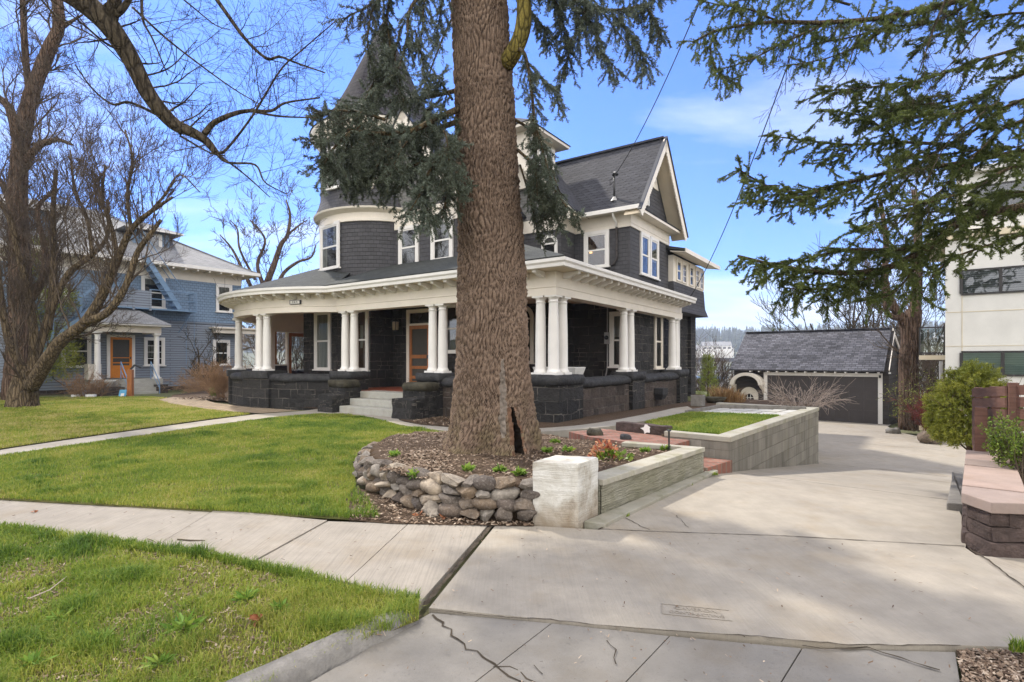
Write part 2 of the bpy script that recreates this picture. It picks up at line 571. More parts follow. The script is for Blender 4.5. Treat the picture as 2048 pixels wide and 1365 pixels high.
def glassfn(name, refl, tintc, rough=0.02):
    m = bpy.data.materials.new(name); m.use_nodes = True
    b = NB(m.node_tree)
    out = [q for q in m.node_tree.nodes if q.type == 'OUTPUT_MATERIAL'][0]
    m.node_tree.nodes.remove(m.node_tree.nodes['Principled BSDF'])
    tr = b.n('BsdfTransparent', tintc)
    nrm = b.bump(b.noise(1.5, obc(b), 2).outputs[0], 0.02, 0.1)
    gl = b.n('BsdfGlossy', Color=(0.95, 0.97, 1.0), Roughness=rough, Normal=nrm)
    fr = b.n('Fresnel', IOR=1.5)
    fac = b.math('ADD', b.math('MULTIPLY', fr.outputs[0], 1.2), refl, clamp=True)
    mx = b.n('MixShader', fac, tr, gl)
    m.node_tree.links.new(mx.outputs[0], out.inputs[0])
    return m
M['glass'] = glassfn('window glass', 0.04, (0.62, 0.66, 0.66))
M['glass_rail'] = glassfn('railing glass', 0.12, (0.72, 0.80, 0.78))
M['room'] = material('dark sheet for unlit room', plain((0.035, 0.032, 0.030), 0.4, 2.0), 0.9, 0.1)
M['room_warm'] = material('wooden room behind glass', plain((0.10, 0.045, 0.02), 0.5, 3.0), 0.8, 0.2)
M['curtain'] = material('pale curtain', lambda b: {'Base Color': b.ramp(b.noise(1.0, b.mapping(obc(b), scale=(26, 26, 0.4)), 3).outputs[0], [(0.35, (0.22, 0.20, 0.16)), (0.65, (0.52, 0.49, 0.42))])}, 0.9, 0.1)
M['blind'] = material('grey slatted blind', lambda b: {'Base Color': b.ramp(b.math('FRACT', b.math('MULTIPLY', b.n('SeparateXYZ', obc(b)).outputs[2], 14.0)), [(0.0, (0.03, 0.03, 0.03)), (0.35, (0.16, 0.165, 0.165)), (0.9, (0.24, 0.245, 0.25))])}, 0.6, 0.2)
M['blind_green'] = material('pale green blind', lambda b: {'Base Color': b.ramp(b.math('FRACT', b.math('MULTIPLY', b.n('SeparateXYZ', obc(b)).outputs[2], 18.0)), [(0.0, (0.16, 0.22, 0.2)), (0.35, (0.32, 0.42, 0.37)), (0.9, (0.40, 0.50, 0.44))])}, 0.6, 0.2)
M['screen'] = material('insect screen', plain((0.075, 0.07, 0.06), 0.15, 30), 0.7, 0.2)
M['orange_wood'] = material('varnished orange wood', lambda b: {'Base Color': b.ramp(b.noise(3, b.mapping(obc(b), scale=(9, 9, 0.8)), 5, 0.6, 0.5).outputs[0], [(0.3, (0.26, 0.085, 0.02)), (0.7, (0.42, 0.16, 0.045))])}, 0.4, 0.4)
M['orange_paint'] = material('orange door paint', plain((0.60, 0.20, 0.02), 0.08, 4), 0.5, 0.35)
M['red_floor'] = material('red porch floor', plain((0.24, 0.065, 0.035), 0.25, 3), 0.5, 0.35)
M['black_metal'] = material('black metal', plain((0.015, 0.015, 0.016), 0.2, 8), 0.45, 0.5)
M['grey_metal'] = material('grey metal', plain((0.27, 0.26, 0.25), 0.15, 8), 0.45, 0.5)
M['lamp_glass'] = material('lantern glass', plain((0.45, 0.36, 0.24), 0.2, 8), 0.2, 0.5)
M['blue_siding'] = material('blue lap siding', lapped((0.205, 0.232, 0.272), 3.5, 0.125, 0.012, 0.06, 0.02, 0.37, 0.1), 0.7, 0.25)
M['blue_shingle'] = material('blue wall shingles', lapped((0.17, 0.24, 0.33), 0.2, 0.14, 0.007, 0.12, 0.012), 0.75, 0.25)
M['blue_metal'] = material('blue painted metal', plain((0.15, 0.24, 0.36), 0.12, 5), 0.5, 0.4)
M['pale_roof'] = material('pale grey roof shingles', lapped((0.24, 0.238, 0.235), 0.28, 0.14, 0.005, 0.2, 0.012), 0.9, 0.15)
M['garage_siding'] = material('dark garage shingles', lapped((0.050, 0.044, 0.041), 1.6, 0.20, 0.006, 0.15, 0.025), 0.8, 0.2)
M['garage_door'] = material('dark brown garage door paint', plain((0.058, 0.050, 0.048), 0.08, 3), 0.5, 0.35)
M['stucco'] = material('off white stucco', plain((0.60, 0.585, 0.545), 0.08, 1.2, bump=0.25), 0.9, 0.15)
M['stucco_cream'] = material('cream stucco', plain((0.58, 0.50, 0.36), 0.06, 1.5, bump=0.2), 0.9, 0.15)
M['dark_frame'] = material('dark window frame', plain((0.025, 0.023, 0.022), 0.15, 6), 0.5, 0.4)
M['walk'] = material('sidewalk concrete', concrete((0.275, 0.245, 0.205), 0.35, R(11), 0.4), 0.9, 0.15)
M['drive'] = material('driveway concrete', concrete((0.295, 0.263, 0.216), 0.14, R(82), 0.5), 0.9, 0.15)
M['apron'] = material('old grey concrete', concrete((0.195, 0.180, 0.158), 0.0, 0, 0.55, None, 1.8), 0.92, 0.12)
M['kerb'] = material('worn kerb concrete', rockface((0.15, 0.14, 0.125), (0.30, 0.28, 0.25), 9, 0.02), 0.92, 0.12)
M['path'] = material('front walk concrete', concrete((0.30, 0.272, 0.225), 0.1, 0, 0.35), 0.9, 0.15)
M['footing'] = material('mossy footing concrete', concrete((0.27, 0.255, 0.21), 0.0, 0, 0.5, (0.12, 0.12, 0.05, 0.6)), 0.92, 0.12)
M['step'] = material('grey step concrete', concrete((0.36, 0.35, 0.31), 0.0, 0, 0.35), 0.9, 0.15)
M['stone_slab'] = material('pale paving slabs', concrete((0.42, 0.41, 0.38), 0.0, 0, 0.3), 0.9, 0.15)
def pierfn(b):
    o = obc(b)
    n1 = b.noise(3.2, o, 8, 0.65, 0.3); n2 = b.noise(30, o, 6, 0.7)
    z = b.n('SeparateXYZ', o).outputs[2]
    lines = b.noise(1.0, b.mapping(warp(b, o, 0.03, 4), scale=(3, 3, 60)), 4, 0.7)
    base = b.ramp(n1.outputs[0], [(0.32, (0.24, 0.20, 0.155)), (0.46, (0.42, 0.395, 0.34)), (0.60, (0.56, 0.545, 0.50))])
    base = b.mix(b.ramp(lines.outputs[0], [(0.32, 0.45), (0.5, 0.0)]), base, (0.26, 0.23, 0.19))
    dirt = b.math('SUBTRACT', b.ramp(z, [(0.0, 1.0), (0.28, 0.0)]), b.math('SUBTRACT', n1.outputs[0], 0.5))
    base = b.mix(b.math('MULTIPLY', dirt, 0.75, clamp=True), base, (0.23, 0.175, 0.115))
    base = b.mix(b.ramp(n2.outputs[0], [(0.58, 0.0), (0.72, 0.5)]), base, (0.30, 0.27, 0.23))
    h = b.math('ADD', b.math('MULTIPLY', lines.outputs[0], 0.5), b.math('ADD', n1.outputs[0], b.math('MULTIPLY', n2.outputs[0], 0.4)))
    return {'Base Color': base, 'Normal': b.bump(h, 0.8, 0.02)}
M['pier'] = material('flaking whitewashed concrete', pierfn, 0.9, 0.15)
def boardfn(b):
    o = obc(b)
    uv = uvc(b)
    wv = warp(b, uv, 0.05, 3.5)
    lines = b.noise(1.0, b.mapping(wv, scale=(2.2, 60, 1)), 4, 0.7)
    n1 = b.noise(2.5, o, 6, 0.6)
    base = b.ramp(n1.outputs[0], [(0.3, (0.20, 0.19, 0.125)), (0.5, (0.28, 0.265, 0.20)), (0.72, (0.36, 0.345, 0.29))])
    base = b.mix(b.ramp(lines.outputs[0], [(0.36, 0.6), (0.52, 0.0)]), base, (0.11, 0.105, 0.07))
    base = b.mix(b.ramp(b.noise(1.3, o, 5, 0.7).outputs[0], [(0.5, 0.0), (0.7, 0.4)]), base, (0.17, 0.165, 0.07))
    return {'Base Color': base, 'Normal': b.bump(lines.outputs[0], 1.0, 0.035)}
M['board_conc'] = material('board marked concrete', boardfn, 0.92, 0.12)
def blockfn(b):
    o = obc(b); uv = uvc(b)
    c, f = brick(b, warp(b, uv, 0.008, 3), 0.42, 0.21, 0.007, 0.5, 0.2)
    st = b.noise(1.0, b.mapping(uv, scale=(5.5, 0.7, 1)), 6, 0.65)
    n2 = b.noise(40, o, 5, 0.7); n1 = b.noise(1.6, o, 5)
    base = b.ramp(b.math('ADD', b.math('MULTIPLY', c, 0.25), b.math('MULTIPLY', st.outputs[0], 0.85)), [(0.28, (0.11, 0.100, 0.082)), (0.8, (0.275, 0.255, 0.215))])
    base = b.mix(b.math('MULTIPLY', f, 0.18), base, (0.13, 0.12, 0.10))
    base = b.mix(b.ramp(n2.outputs[0], [(0.55, 0), (0.75, 0.4)]), base, (0.14, 0.13, 0.11))
    base = b.mix(b.ramp(n1.outputs[0], [(0.52, 0), (0.7, 0.35)]), base, (0.17, 0.155, 0.10))
    h = b.math('SUBTRACT', b.math('MULTIPLY', n2.outputs[0], 0.5), b.math('MULTIPLY', f, 0.6))
    return {'Base Color': base, 'Normal': b.bump(h, 0.6, 0.02)}
M['blockwork'] = material('stained concrete blockwork', blockfn, 0.92, 0.12)
M['coping'] = material('mossy concrete coping', concrete((0.34, 0.32, 0.265), 0.0, 0, 0.5, (0.15, 0.145, 0.05, 0.55)), 0.92, 0.12)
M['brown_block'] = material('brown split face block', rockface((0.050, 0.038, 0.034), (0.165, 0.12, 0.105), 8, 0.05), 0.9, 0.15)
def capfn(b):
    d = concrete((0.285, 0.235, 0.208), 0.0, 0, 0.5, None, 1.8)(b)
    d['Base Color'] = b.mix(1.0, d['Base Color'], b.ramp(b.n('ObjectInfo').outputs['Random'], [(0.0, (0.78, 0.78, 0.82)), (0.5, (1.0, 0.94, 0.9)), (1.0, (1.1, 1.0, 0.95))]), 'MULTIPLY')
    return d
M['pink_cap'] = material('pink concrete cap', capfn, 0.9, 0.15)
def redbrick(b):
    c, f = brick(b, warp(b, obc(b), 0.01, 6), 0.21, 0.105, 0.012, 0.5, 0.2)
    n = b.noise(14, obc(b), 6, 0.7)
    base = b.ramp(b.math('ADD', b.math('MULTIPLY', c, 0.5), b.math('MULTIPLY', n.outputs[0], 0.6)), [(0.2, (0.13, 0.06, 0.045)), (0.6, (0.24, 0.105, 0.075)), (0.95, (0.33, 0.19, 0.15))])
    base = b.mix(b.math('MULTIPLY', f, 0.8), base, (0.17, 0.145, 0.115))
    return {'Base Color': base, 'Normal': b.bump(b.math('SUBTRACT', b.math('MULTIPLY', n.outputs[0], 0.4), f), 0.7, 0.01)}
M['redbrick'] = material('red brick paving', redbrick, 0.85, 0.2)
def tanpaver(b):
    c, f = brick(b, warp(b, obc(b), 0.02, 5), 0.24, 0.13, 0.015, 0.5, 0.3)
    n = b.noise(14, obc(b), 6, 0.7)
    base = b.ramp(b.math('ADD', b.math('MULTIPLY', c, 0.5), b.math('MULTIPLY', n.outputs[0], 0.6)), [(0.2, (0.20, 0.15, 0.10)), (0.95, (0.38, 0.29, 0.20))])
    base = b.mix(b.math('MULTIPLY', f, 0.8), base, (0.10, 0.09, 0.05))
    return {'Base Color': base, 'Normal': b.bump(b.math('SUBTRACT', b.math('MULTIPLY', n.outputs[0], 0.4), f), 0.7, 0.012)}
M['tanpaver'] = material('tan paving stones', tanpaver, 0.88, 0.2)
def soilfn(b):
    o = obc(b)
    n1 = b.noise(6, o, 8, 0.7); n2 = b.noise(70, o, 5, 0.75); v = b.n('TexVoronoi', Vector=o, Scale=60.0)
    base = b.ramp(n1.outputs[0], [(0.3, (0.050, 0.033, 0.022)), (0.7, (0.115, 0.078, 0.052))])
    base = b.mix(b.ramp(n2.outputs[0], [(0.5, 0.0), (0.75, 0.75)]), base, (0.21, 0.155, 0.10))
    base = b.mix(b.ramp(v.outputs[0], [(0.0, 0.5), (0.3, 0.0)]), base, (0.018, 0.012, 0.008))
    return {'Base Color': base, 'Normal': b.bump(b.math('ADD', n2.outputs[0], n1.outputs[0]), 0.9, 0.03)}
M['soil'] = material('dark mulch', soilfn, 0.95, 0.1)
def turffn(b):
    o = obc(b)
    n1 = b.noise(0.9, o, 6, 0.6); n2 = b.noise(22, o, 6, 0.7); n3 = b.noise(5, o, 5, 0.6)
    base = b.ramp(n1.outputs[0], [(0.3, (0.075, 0.088, 0.022)), (0.55, (0.13, 0.125, 0.040)), (0.75, (0.18, 0.145, 0.065))])
    base = b.mix(b.ramp(n2.outputs[0], [(0.45, 0.0), (0.7, 0.6)]), base, (0.075, 0.06, 0.03))
    base = b.mix(b.ramp(n3.outputs[0], [(0.58, 0.0), (0.72, 0.6)]), base, (0.10, 0.07, 0.045))
    return {'Base Color': base, 'Normal': b.bump(n2.outputs[0], 0.9, 0.04)}
M['turf'] = material('lawn soil and thatch', turffn, 0.95, 0.1)
def landfn(b):
    o = obc(b)
    n1 = b.noise(0.02, o, 8, 0.65); n2 = b.noise(0.35, o, 6, 0.6); n3 = b.noise(3, o, 5)
    base = b.ramp(n1.outputs[0], [(0.35, (0.10, 0.085, 0.055)), (0.5, (0.12, 0.13, 0.06)), (0.65, (0.17, 0.145, 0.10))])
    base = b.mix(b.ramp(n2.outputs[0], [(0.45, 0), (0.65, 0.6)]), base, (0.085, 0.10, 0.04))
    base = b.mix(b.ramp(n3.outputs[0], [(0.5, 0), (0.7, 0.4)]), base, (0.09, 0.065, 0.045))
    return {'Base Color': base, 'Normal': b.bump(n3.outputs[0], 0.8, 0.08)}
M['land'] = material('rough open ground', landfn, 0.95, 0.1)
def barkfn(c0, c1, c2, sx, sz, dist):
    def fn(b):
        o = obc(b)
        w = warp(b, o, 0.06, 5)
        v = b.n('TexVoronoi', Vector=b.mapping(w, scale=(sx, sx, sz)), Scale=1.0); v.feature = 'DISTANCE_TO_EDGE'
        v2 = b.n('TexVoronoi', Vector=b.mapping(w, scale=(sx * 2.3, sx * 2.3, sz * 2.6)), Scale=1.0); v2.feature = 'DISTANCE_TO_EDGE'
        n1 = b.noise(4, o, 7, 0.65); n2 = b.noise(45, o, 5, 0.7)
        plate = b.ramp(v.outputs[0], [(0.0, 0.0), (0.16, 1.0)])
        plate2 = b.ramp(v2.outputs[0], [(0.0, 0.0), (0.2, 1.0)])
        base = b.ramp(n1.outputs[0], [(0.3, c1), (0.7, c2)])
        base = b.mix(b.math('MULTIPLY', b.ramp(n2.outputs[0], [(0.4, 0.0), (0.65, 1.0)]), 0.35), base, tuple(min(1, q * 1.6) for q in c2))
        base = b.mix(b.math('MULTIPLY', b.math('SUBTRACT', 1.0, plate2), 0.35), base, c0)
        base = b.mix(b.math('MULTIPLY', b.math('SUBTRACT', 1.0, plate), 0.85), base, c0)
        h = b.math('ADD', plate, b.math('ADD', b.math('MULTIPLY', plate2, 0.4), b.math('MULTIPLY', n2.outputs[0], 0.4)))
        return {'Base Color': base, 'Normal': b.bump(h, 1.0, dist)}
    return fn
M['bark_maple'] = material('furrowed maple bark', barkfn((0.030, 0.022, 0.014), (0.12, 0.088, 0.055), (0.20, 0.15, 0.09), 11, 2.2, 0.03), 0.95, 0.1)
M['bark_dark'] = material('dark branch bark', barkfn((0.016, 0.013, 0.010), (0.060, 0.047, 0.035), (0.11, 0.09, 0.062), 14, 3.5, 0.012), 0.95, 0.1)
M['bark_red'] = material('stringy red brown bark', barkfn((0.030, 0.019, 0.012), (0.12, 0.076, 0.052), (0.20, 0.135, 0.095), 10, 0.7, 0.04), 0.95, 0.1)
M['bark_fir'] = material('fir branch bark', barkfn((0.02, 0.015, 0.01), (0.075, 0.055, 0.033), (0.13, 0.10, 0.055), 16, 4, 0.012), 0.95, 0.1)
M['twig'] = material('bare twig bark', plain((0.095, 0.072, 0.052), 0.3, 3), 0.9, 0.1)
M['twig_pale'] = material('pale dead stems', plain((0.36, 0.29, 0.24), 0.25, 3), 0.9, 0.1)
M['twig_tan'] = material('tan dead stems', plain((0.30, 0.19, 0.11), 0.3, 3), 0.9, 0.1)
M['twig_red'] = material('dark red stems', plain((0.11, 0.03, 0.026), 0.3, 3), 0.9, 0.1)
def leafmat(name, stops, rough=0.6, trans=0.25, spec=0.25):
    """leaf colour from a per-leaf random value; a little light passes through"""
    m = bpy.data.materials.new(name); m.use_nodes = True
    b = NB(m.node_tree); pb = m.node_tree.nodes['Principled BSDF']
    at = b.n('Attribute'); at.attribute_name = 'tint'
    c = b.ramp(at.outputs['Fac'], stops)
    pb.inputs['Roughness'].default_value = rough; pb.inputs['Specular IOR Level'].default_value = spec
    b.put(pb, 'Base Color', c)
    if trans > 0:
        tl = b.n('BsdfTranslucent', c)
        mx = b.n('MixShader', trans, pb, tl)
        out = [q for q in m.node_tree.nodes if q.type == 'OUTPUT_MATERIAL'][0]
        m.node_tree.links.new(mx.outputs[0], out.inputs[0])
    return m
M['grass'] = leafmat('lawn grass', [(0.0, (0.055, 0.112, 0.014)), (0.28, (0.120, 0.196, 0.022)), (0.55, (0.210, 0.268, 0.034)), (0.82, (0.335, 0.335, 0.055)), (1.0, (0.43, 0.37, 0.14))], 0.6, 0.35)
M['spruce'] = leafmat('blue green spruce needles', [(0.0, (0.034, 0.036, 0.020)), (0.45, (0.088, 0.105, 0.070)), (1.0, (0.24, 0.285, 0.235))], 0.6, 0.25)
M['fir'] = leafmat('green fir needles', [(0.0, (0.035, 0.048, 0.012)), (0.5, (0.105, 0.135, 0.034)), (1.0, (0.22, 0.25, 0.075))], 0.6, 0.35)
M['thuja'] = leafmat('yellow green thuja sprays', [(0.0, (0.06, 0.085, 0.012)), (0.5, (0.19, 0.21, 0.028)), (1.0, (0.38, 0.36, 0.06))], 0.6, 0.25)
M['box_leaf'] = leafmat('glossy bright leaves', [(0.0, (0.04, 0.075, 0.012)), (0.5, (0.13, 0.20, 0.025)), (1.0, (0.26, 0.32, 0.05))], 0.4, 0.3)
M['lime_leaf'] = leafmat('young lime leaves', [(0.0, (0.10, 0.14, 0.02)), (0.5, (0.22, 0.27, 0.04)), (1.0, (0.36, 0.38, 0.08))], 0.5, 0.3)
M['weed'] = leafmat('weed leaves', [(0.0, (0.07, 0.15, 0.02)), (0.5, (0.16, 0.27, 0.04)), (1.0, (0.30, 0.36, 0.06))], 0.55, 0.3)
M['pink_leaf'] = leafmat('pink and orange leaves', [(0.0, (0.28, 0.07, 0.05)), (0.5, (0.50, 0.20, 0.11)), (1.0, (0.62, 0.42, 0.22))], 0.5, 0.25)
M['dry_grass'] = leafmat('dry tan grass', [(0.0, (0.20, 0.11, 0.045)), (1.0, (0.42, 0.27, 0.13))], 0.8, 0.2)
M['chips'] = leafmat('dry wood chips and needles', [(0.0, (0.06, 0.035, 0.022)), (0.6, (0.20, 0.14, 0.095)), (1.0, (0.40, 0.32, 0.24))], 0.9, 0.0)
M['far_tree'] = leafmat('far evergreen', [(0.0, (0.018, 0.028, 0.014)), (1.0, (0.055, 0.070, 0.035))], 0.9, 0.0)
M['far_bare'] = leafmat('far bare wood', [(0.0, (0.09, 0.075, 0.06)), (1.0, (0.20, 0.16, 0.13))], 0.9, 0.0)
M['dry_leaf'] = material('brown dead leaf', plain((0.26, 0.10, 0.045), 0.3, 40), 0.7, 0.2)
M['crack'] = material('dirt in joints', plain((0.055, 0.044, 0.032), 0.4, 12), 0.95, 0.1)
M['fence_wood'] = material('reddish brown fence stain', lambda b: {'Base Color': b.ramp(b.noise(4, b.mapping(obc(b), scale=(1, 1, 9)), 5, 0.6).outputs[0], [(0.3, (0.085, 0.040, 0.028)), (0.7, (0.155, 0.080, 0.058))])}, 0.6, 0.3)
M['plastic_white'] = material('white glazed pot', plain((0.6, 0.58, 0.54), 0.1, 6), 0.4, 0.4)
M['blue_paint'] = material('bright blue sign', plain((0.10, 0.33, 0.52), 0.1, 6), 0.5, 0.3)
M['terracotta'] = material('terracotta', plain((0.30, 0.12, 0.06), 0.15, 6), 0.8, 0.2)
M['cable'] = material('black cable', plain((0.02, 0.02, 0.02), 0.1, 6), 0.6, 0.3)
M['char'] = material('rotten black hollow', plain((0.012, 0.009, 0.007), 0.4, 12, bump=0.6), 0.95, 0.05)
def fieldfn(b):
    o = obc(b)
    n1 = b.noise(6, o, 8, 0.65); n2 = b.noise(48, o, 5, 0.7)
    rnd = b.n('ObjectInfo').outputs['Random']
    body = b.ramp(rnd, [(0.0, (0.085, 0.068, 0.058)), (0.2, (0.16, 0.13, 0.105)), (0.4, (0.29, 0.21, 0.135)), (0.55, (0.12, 0.092, 0.075)), (0.75, (0.36, 0.32, 0.265)), (1.0, (0.50, 0.40, 0.29))])
    base = b.mix(b.ramp(n1.outputs[0], [(0.4, 0.65), (0.65, 0.0)]), body, (0.05, 0.042, 0.036), 'MIX')
    base = b.mix(b.ramp(n2.outputs[0], [(0.52, 0.0), (0.72, 0.45)]), base, (0.34, 0.31, 0.27))
    return {'Base Color': base, 'Normal': b.bump(b.math('ADD', n1.outputs[0], b.math('MULTIPLY', n2.outputs[0], 0.35)), 0.8, 0.03)}
M['fieldstone'] = material('mixed field stone', fieldfn, 0.85, 0.2)
# ------------------------------------------------------------------ the setting: ground, walks, driveway, beds
DD = Vector((0.643, 0.766, 0)); PR = Vector((0.766, -0.643, 0))
def TQ(t, q, z=0.0): return Vector((t * DD.x + q * PR.x, t * DD.y + q * PR.y, z))
def zd(t):
    return float(np.interp(t, [-200, 7.2, 8.15, 14.6, 20, 29.4, 34], [0, 0, -0.10, -0.92, -1.13, -1.35, -1.6]))
def fz(r):
    return float(np.interp(r, [0, 30, 60, 110, 200, 420, 520, 640, 800, 1000, 1300, 1700], [-1.5, -1.6, -6, -14, -19, -20, -14, -6, 16, 42, 52, 50]))
def zground(t, q):
    p = TQ(t, q)
    r = math.hypot(p.x, p.y)
    plat = (t <= 7.3) or (q <= -2.90 and t <= 14.5) or (q <= -6.6 and t <= 20.0) or (q <= -9.0 and t <= 27.5) or (q < -14 and t < 45)
    z = 0.0 if plat else zd(t)
    if p.y < 1.9: z = -0.12
    r0, r1 = (34, 60) if p.x > -6 else (55, 95)
    s = min(1, max(0, (r - r0) / (r1 - r0))); s = s * s * (3 - 2 * s)
    z = z * (1 - s) + fz(r) * s
    if r > 120: z += 5.0 * (noise.noise(Vector((p.x * 0.006, p.y * 0.006, 3.1)))) * min(1, (r - 120) / 400)
    return z - 0.06
ts = sorted(set([-900, -500, -250, -120, -60, -35] + list(np.arange(-24, 40, 2.0)) + [7.3, 7.36, 14.5, 14.62, 20.0, 20.2, 27.5, 27.7] + [45, 52, 60, 75, 90, 110, 140, 180, 230, 290, 360, 440, 520, 600, 680, 760, 840, 920, 1000, 1100, 1250, 1450, 1800]))
qs = sorted(set([-1800, -1400, -1100, -850, -650, -500, -380, -280, -200, -140, -100, -75, -55] + list(np.arange(-44, 30, 2.0)) + [-9.0, -8.9, -6.6, -6.5, -2.90, -2.80] + [34, 45, 60, 80, 110, 150, 200, 280, 380, 500, 650, 850, 1100, 1400, 1800]))
g = MB()
for t in ts:
    for q in qs:
        p = TQ(t, q); g.v.append((p.x, p.y, zground(t, q)))
nq = len(qs)
for i in range(len(ts) - 1):
    for j in range(nq - 1):
        g.f.append((i * nq + j, i * nq + j + 1, (i + 1) * nq + j + 1, (i + 1) * nq + j)); g.m.append(0)
go = g.build('ground', M['land'], uv=False, recalc=True)
if go.data.polygons[0].normal.z < 0: go.data.flip_normals()
tag(go, kind='structure')

def sheet(name, pts, mat, z=None, kind='structure'):
    b_ = MB()
    pts = [Vector((q[0], q[1], q[2] if z is None and len(q) > 2 else z)) for q in pts]
    ar = sum(pts[i].x * pts[(i + 1) % len(pts)].y - pts[(i + 1) % len(pts)].x * pts[i].y for i in range(len(pts)))
    if ar < 0: pts = pts[::-1]
    b_.poly(pts)
    o = b_.build(name, mat, uv=False)
    return tag(o, kind=kind)

# sidewalk: separate slabs with real open joints over the soil
far_e = [Vector((-14, 8.0, 0)), Vector((-5.72, 6.04, 0)), Vector((-1.62, 5.25, 0)), Vector((0.19, 5.08, 0))]
near_e = [Vector((-14, 6.2, 0)), Vector((-4.64, 4.93, 0)), Vector((-2.40, 4.22, 0)), Vector((-0.60, 3.47, 0))]
def along(poly, f):
    L = [(poly[i + 1] - poly[i]).length for i in range(len(poly) - 1)]
    d = f * sum(L)
    for i, l in enumerate(L):
        if d <= l or i == len(L) - 1: return poly[i].lerp(poly[i + 1], d / l)
        d -= l
sw = MB()
joints_f = [0.0, 0.07, 0.14, 0.21, 0.28, 0.35, 0.42, 0.49, 0.56]
jf = [0.0, 0.1, 0.2, 0.3, 0.4, 0.5]
# joints measured in the photograph between far and near edge
jp = [(Vector((-14, 8.0, 0)), Vector((-14, 6.2, 0))), (Vector((-11.2, 7.34, 0)), Vector((-10.6, 5.74, 0))), (Vector((-8.6, 6.72, 0)), Vector((-7.4, 5.31, 0))), (Vector((-6.6, 6.25, 0)), Vector((-5.6, 5.06, 0))),
      (G(270, 1007), G(50, 1069)), (G(430, 1020), G(300, 1100)), (G(655, 1042), G(488, 1134)), (G(817, 1047), G(692, 1163)), (G(978, 1049), G(838, 1209))]
gap = 0.006
for i in range(len(jp) - 1):
    a, b = jp[i], jp[i + 1]
    dz = 0.004 * ((i * 7) % 3 - 1)
    fa = (b[0] - a[0]).normalized() * gap; na = (b[1] - a[1]).normalized() * gap
    mid = 0.48
    f0, f1 = a[0] + fa, b[0] - fa; n0, n1 = a[1] + na, b[1] - na
    sw.prism([f0, f1, n1, n0], -0.07, dz)
tag(sw.build('sidewalk', M['walk'], uv=False), kind='structure')

# driveway crossing slab, then the drive falling away to the garage
dv = MB()
c0 = G(992, 1050); c1 = G(858, 1216)
low = [G(858, 1217), G(1190, 1249), G(1519, 1273), G(1702, 1290), G(1921, 1291), G(2120, 1297)]
dv.prism([c0, c1] + low[1:] + [G(2120, 1230), G(1931, 1096), G(1197, 1060), G(1066, 1052)], -0.08, 0.0)
rows = [(Vector((0.80, 4.97, 0)), Vector((3.80, 4.50, 0)))]
rows[0] = (G(1196, 1060.2), G(1931, 1096.2))
for t, ql, qr in ((7.0, -2.66, -0.04), (7.7, -2.68, -0.08), (8.15, -2.68, -0.08), (9.4, -2.68, 0.1), (11, -2.68, 0.4), (12.8, -2.68, 0.85), (14.55, -2.68, 1.15), (15.3, -3.3, 1.25), (17, -3.4, 1.4), (17.9, -3.6, 1.4), (18.6, -6.0, 1.4), (19.6, -6.8, 1.4), (22, -7.3, 0.4), (25.7, -8.0, -2.0), (28.2, -8.2, -2.6), (29.7, -8.2, -2.6)):
    rows.append((TQ(t, ql, zd(t)), TQ(t, qr, zd(t))))
rows[1:1] = [(TQ(5.4, -2.66), TQ(6.25, 0.0)), (TQ(6.2, -2.66), TQ(6.6, -0.02))]
ld = [l + (r - l).normalized() * 0 for l, r in rows]
n_c = 5
o0 = len(dv.v)
for k, (l, r) in enumerate(rows):
    for c in range(n_c + 1):
        p = l.lerp(r, c / n_c)
        if k == 0: p = p + DD * 0.012 + Vector((0, 0, -0.002))
        dv.v.append(tuple(p))
for k in range(len(rows) - 1):
    for c in range(n_c):
        a = o0 + k * (n_c + 1) + c
        dv.f.append((a, a + 1, a + n_c + 2, a + n_c + 1)); dv.m.append(0)
tag(dv.build('driveway', M['drive'], uv=False, recalc=False), kind='structure')

# old kerb-side apron in four slabs
ap = MB()
top = [G(862, 1222), G(1103, 1243), G(1339, 1267), G(1604, 1290), G(1912, 1297)]
bot = [G(400, 1500, -.06), G(840, 1460, -.06), G(1180, 1450, -.06), G(1522, 1440, -.06), G(1930, 1430, -.06)]
for i in range(4):
    a0, a1, b0, b1 = top[i], top[i + 1], bot[i], bot[i + 1]
    e = 0.006
    a0 = a0.lerp(a1, e if i else 0); b0_ = b0.lerp(b1, e if i else 0); a1_ = a1.lerp(a0, e); b1_ = b1.lerp(b0, e)
    for p in (a0, a1_): p.z = -0.012
    vs = [a0, a1_, b1_, b0_]
    ap.prism(vs, -0.16, lambda q: -0.012 - max(0, 3.2 - q[1]) * 0.03)
tag(ap.build('driveway_apron', M['apron'], uv=False), kind='structure')

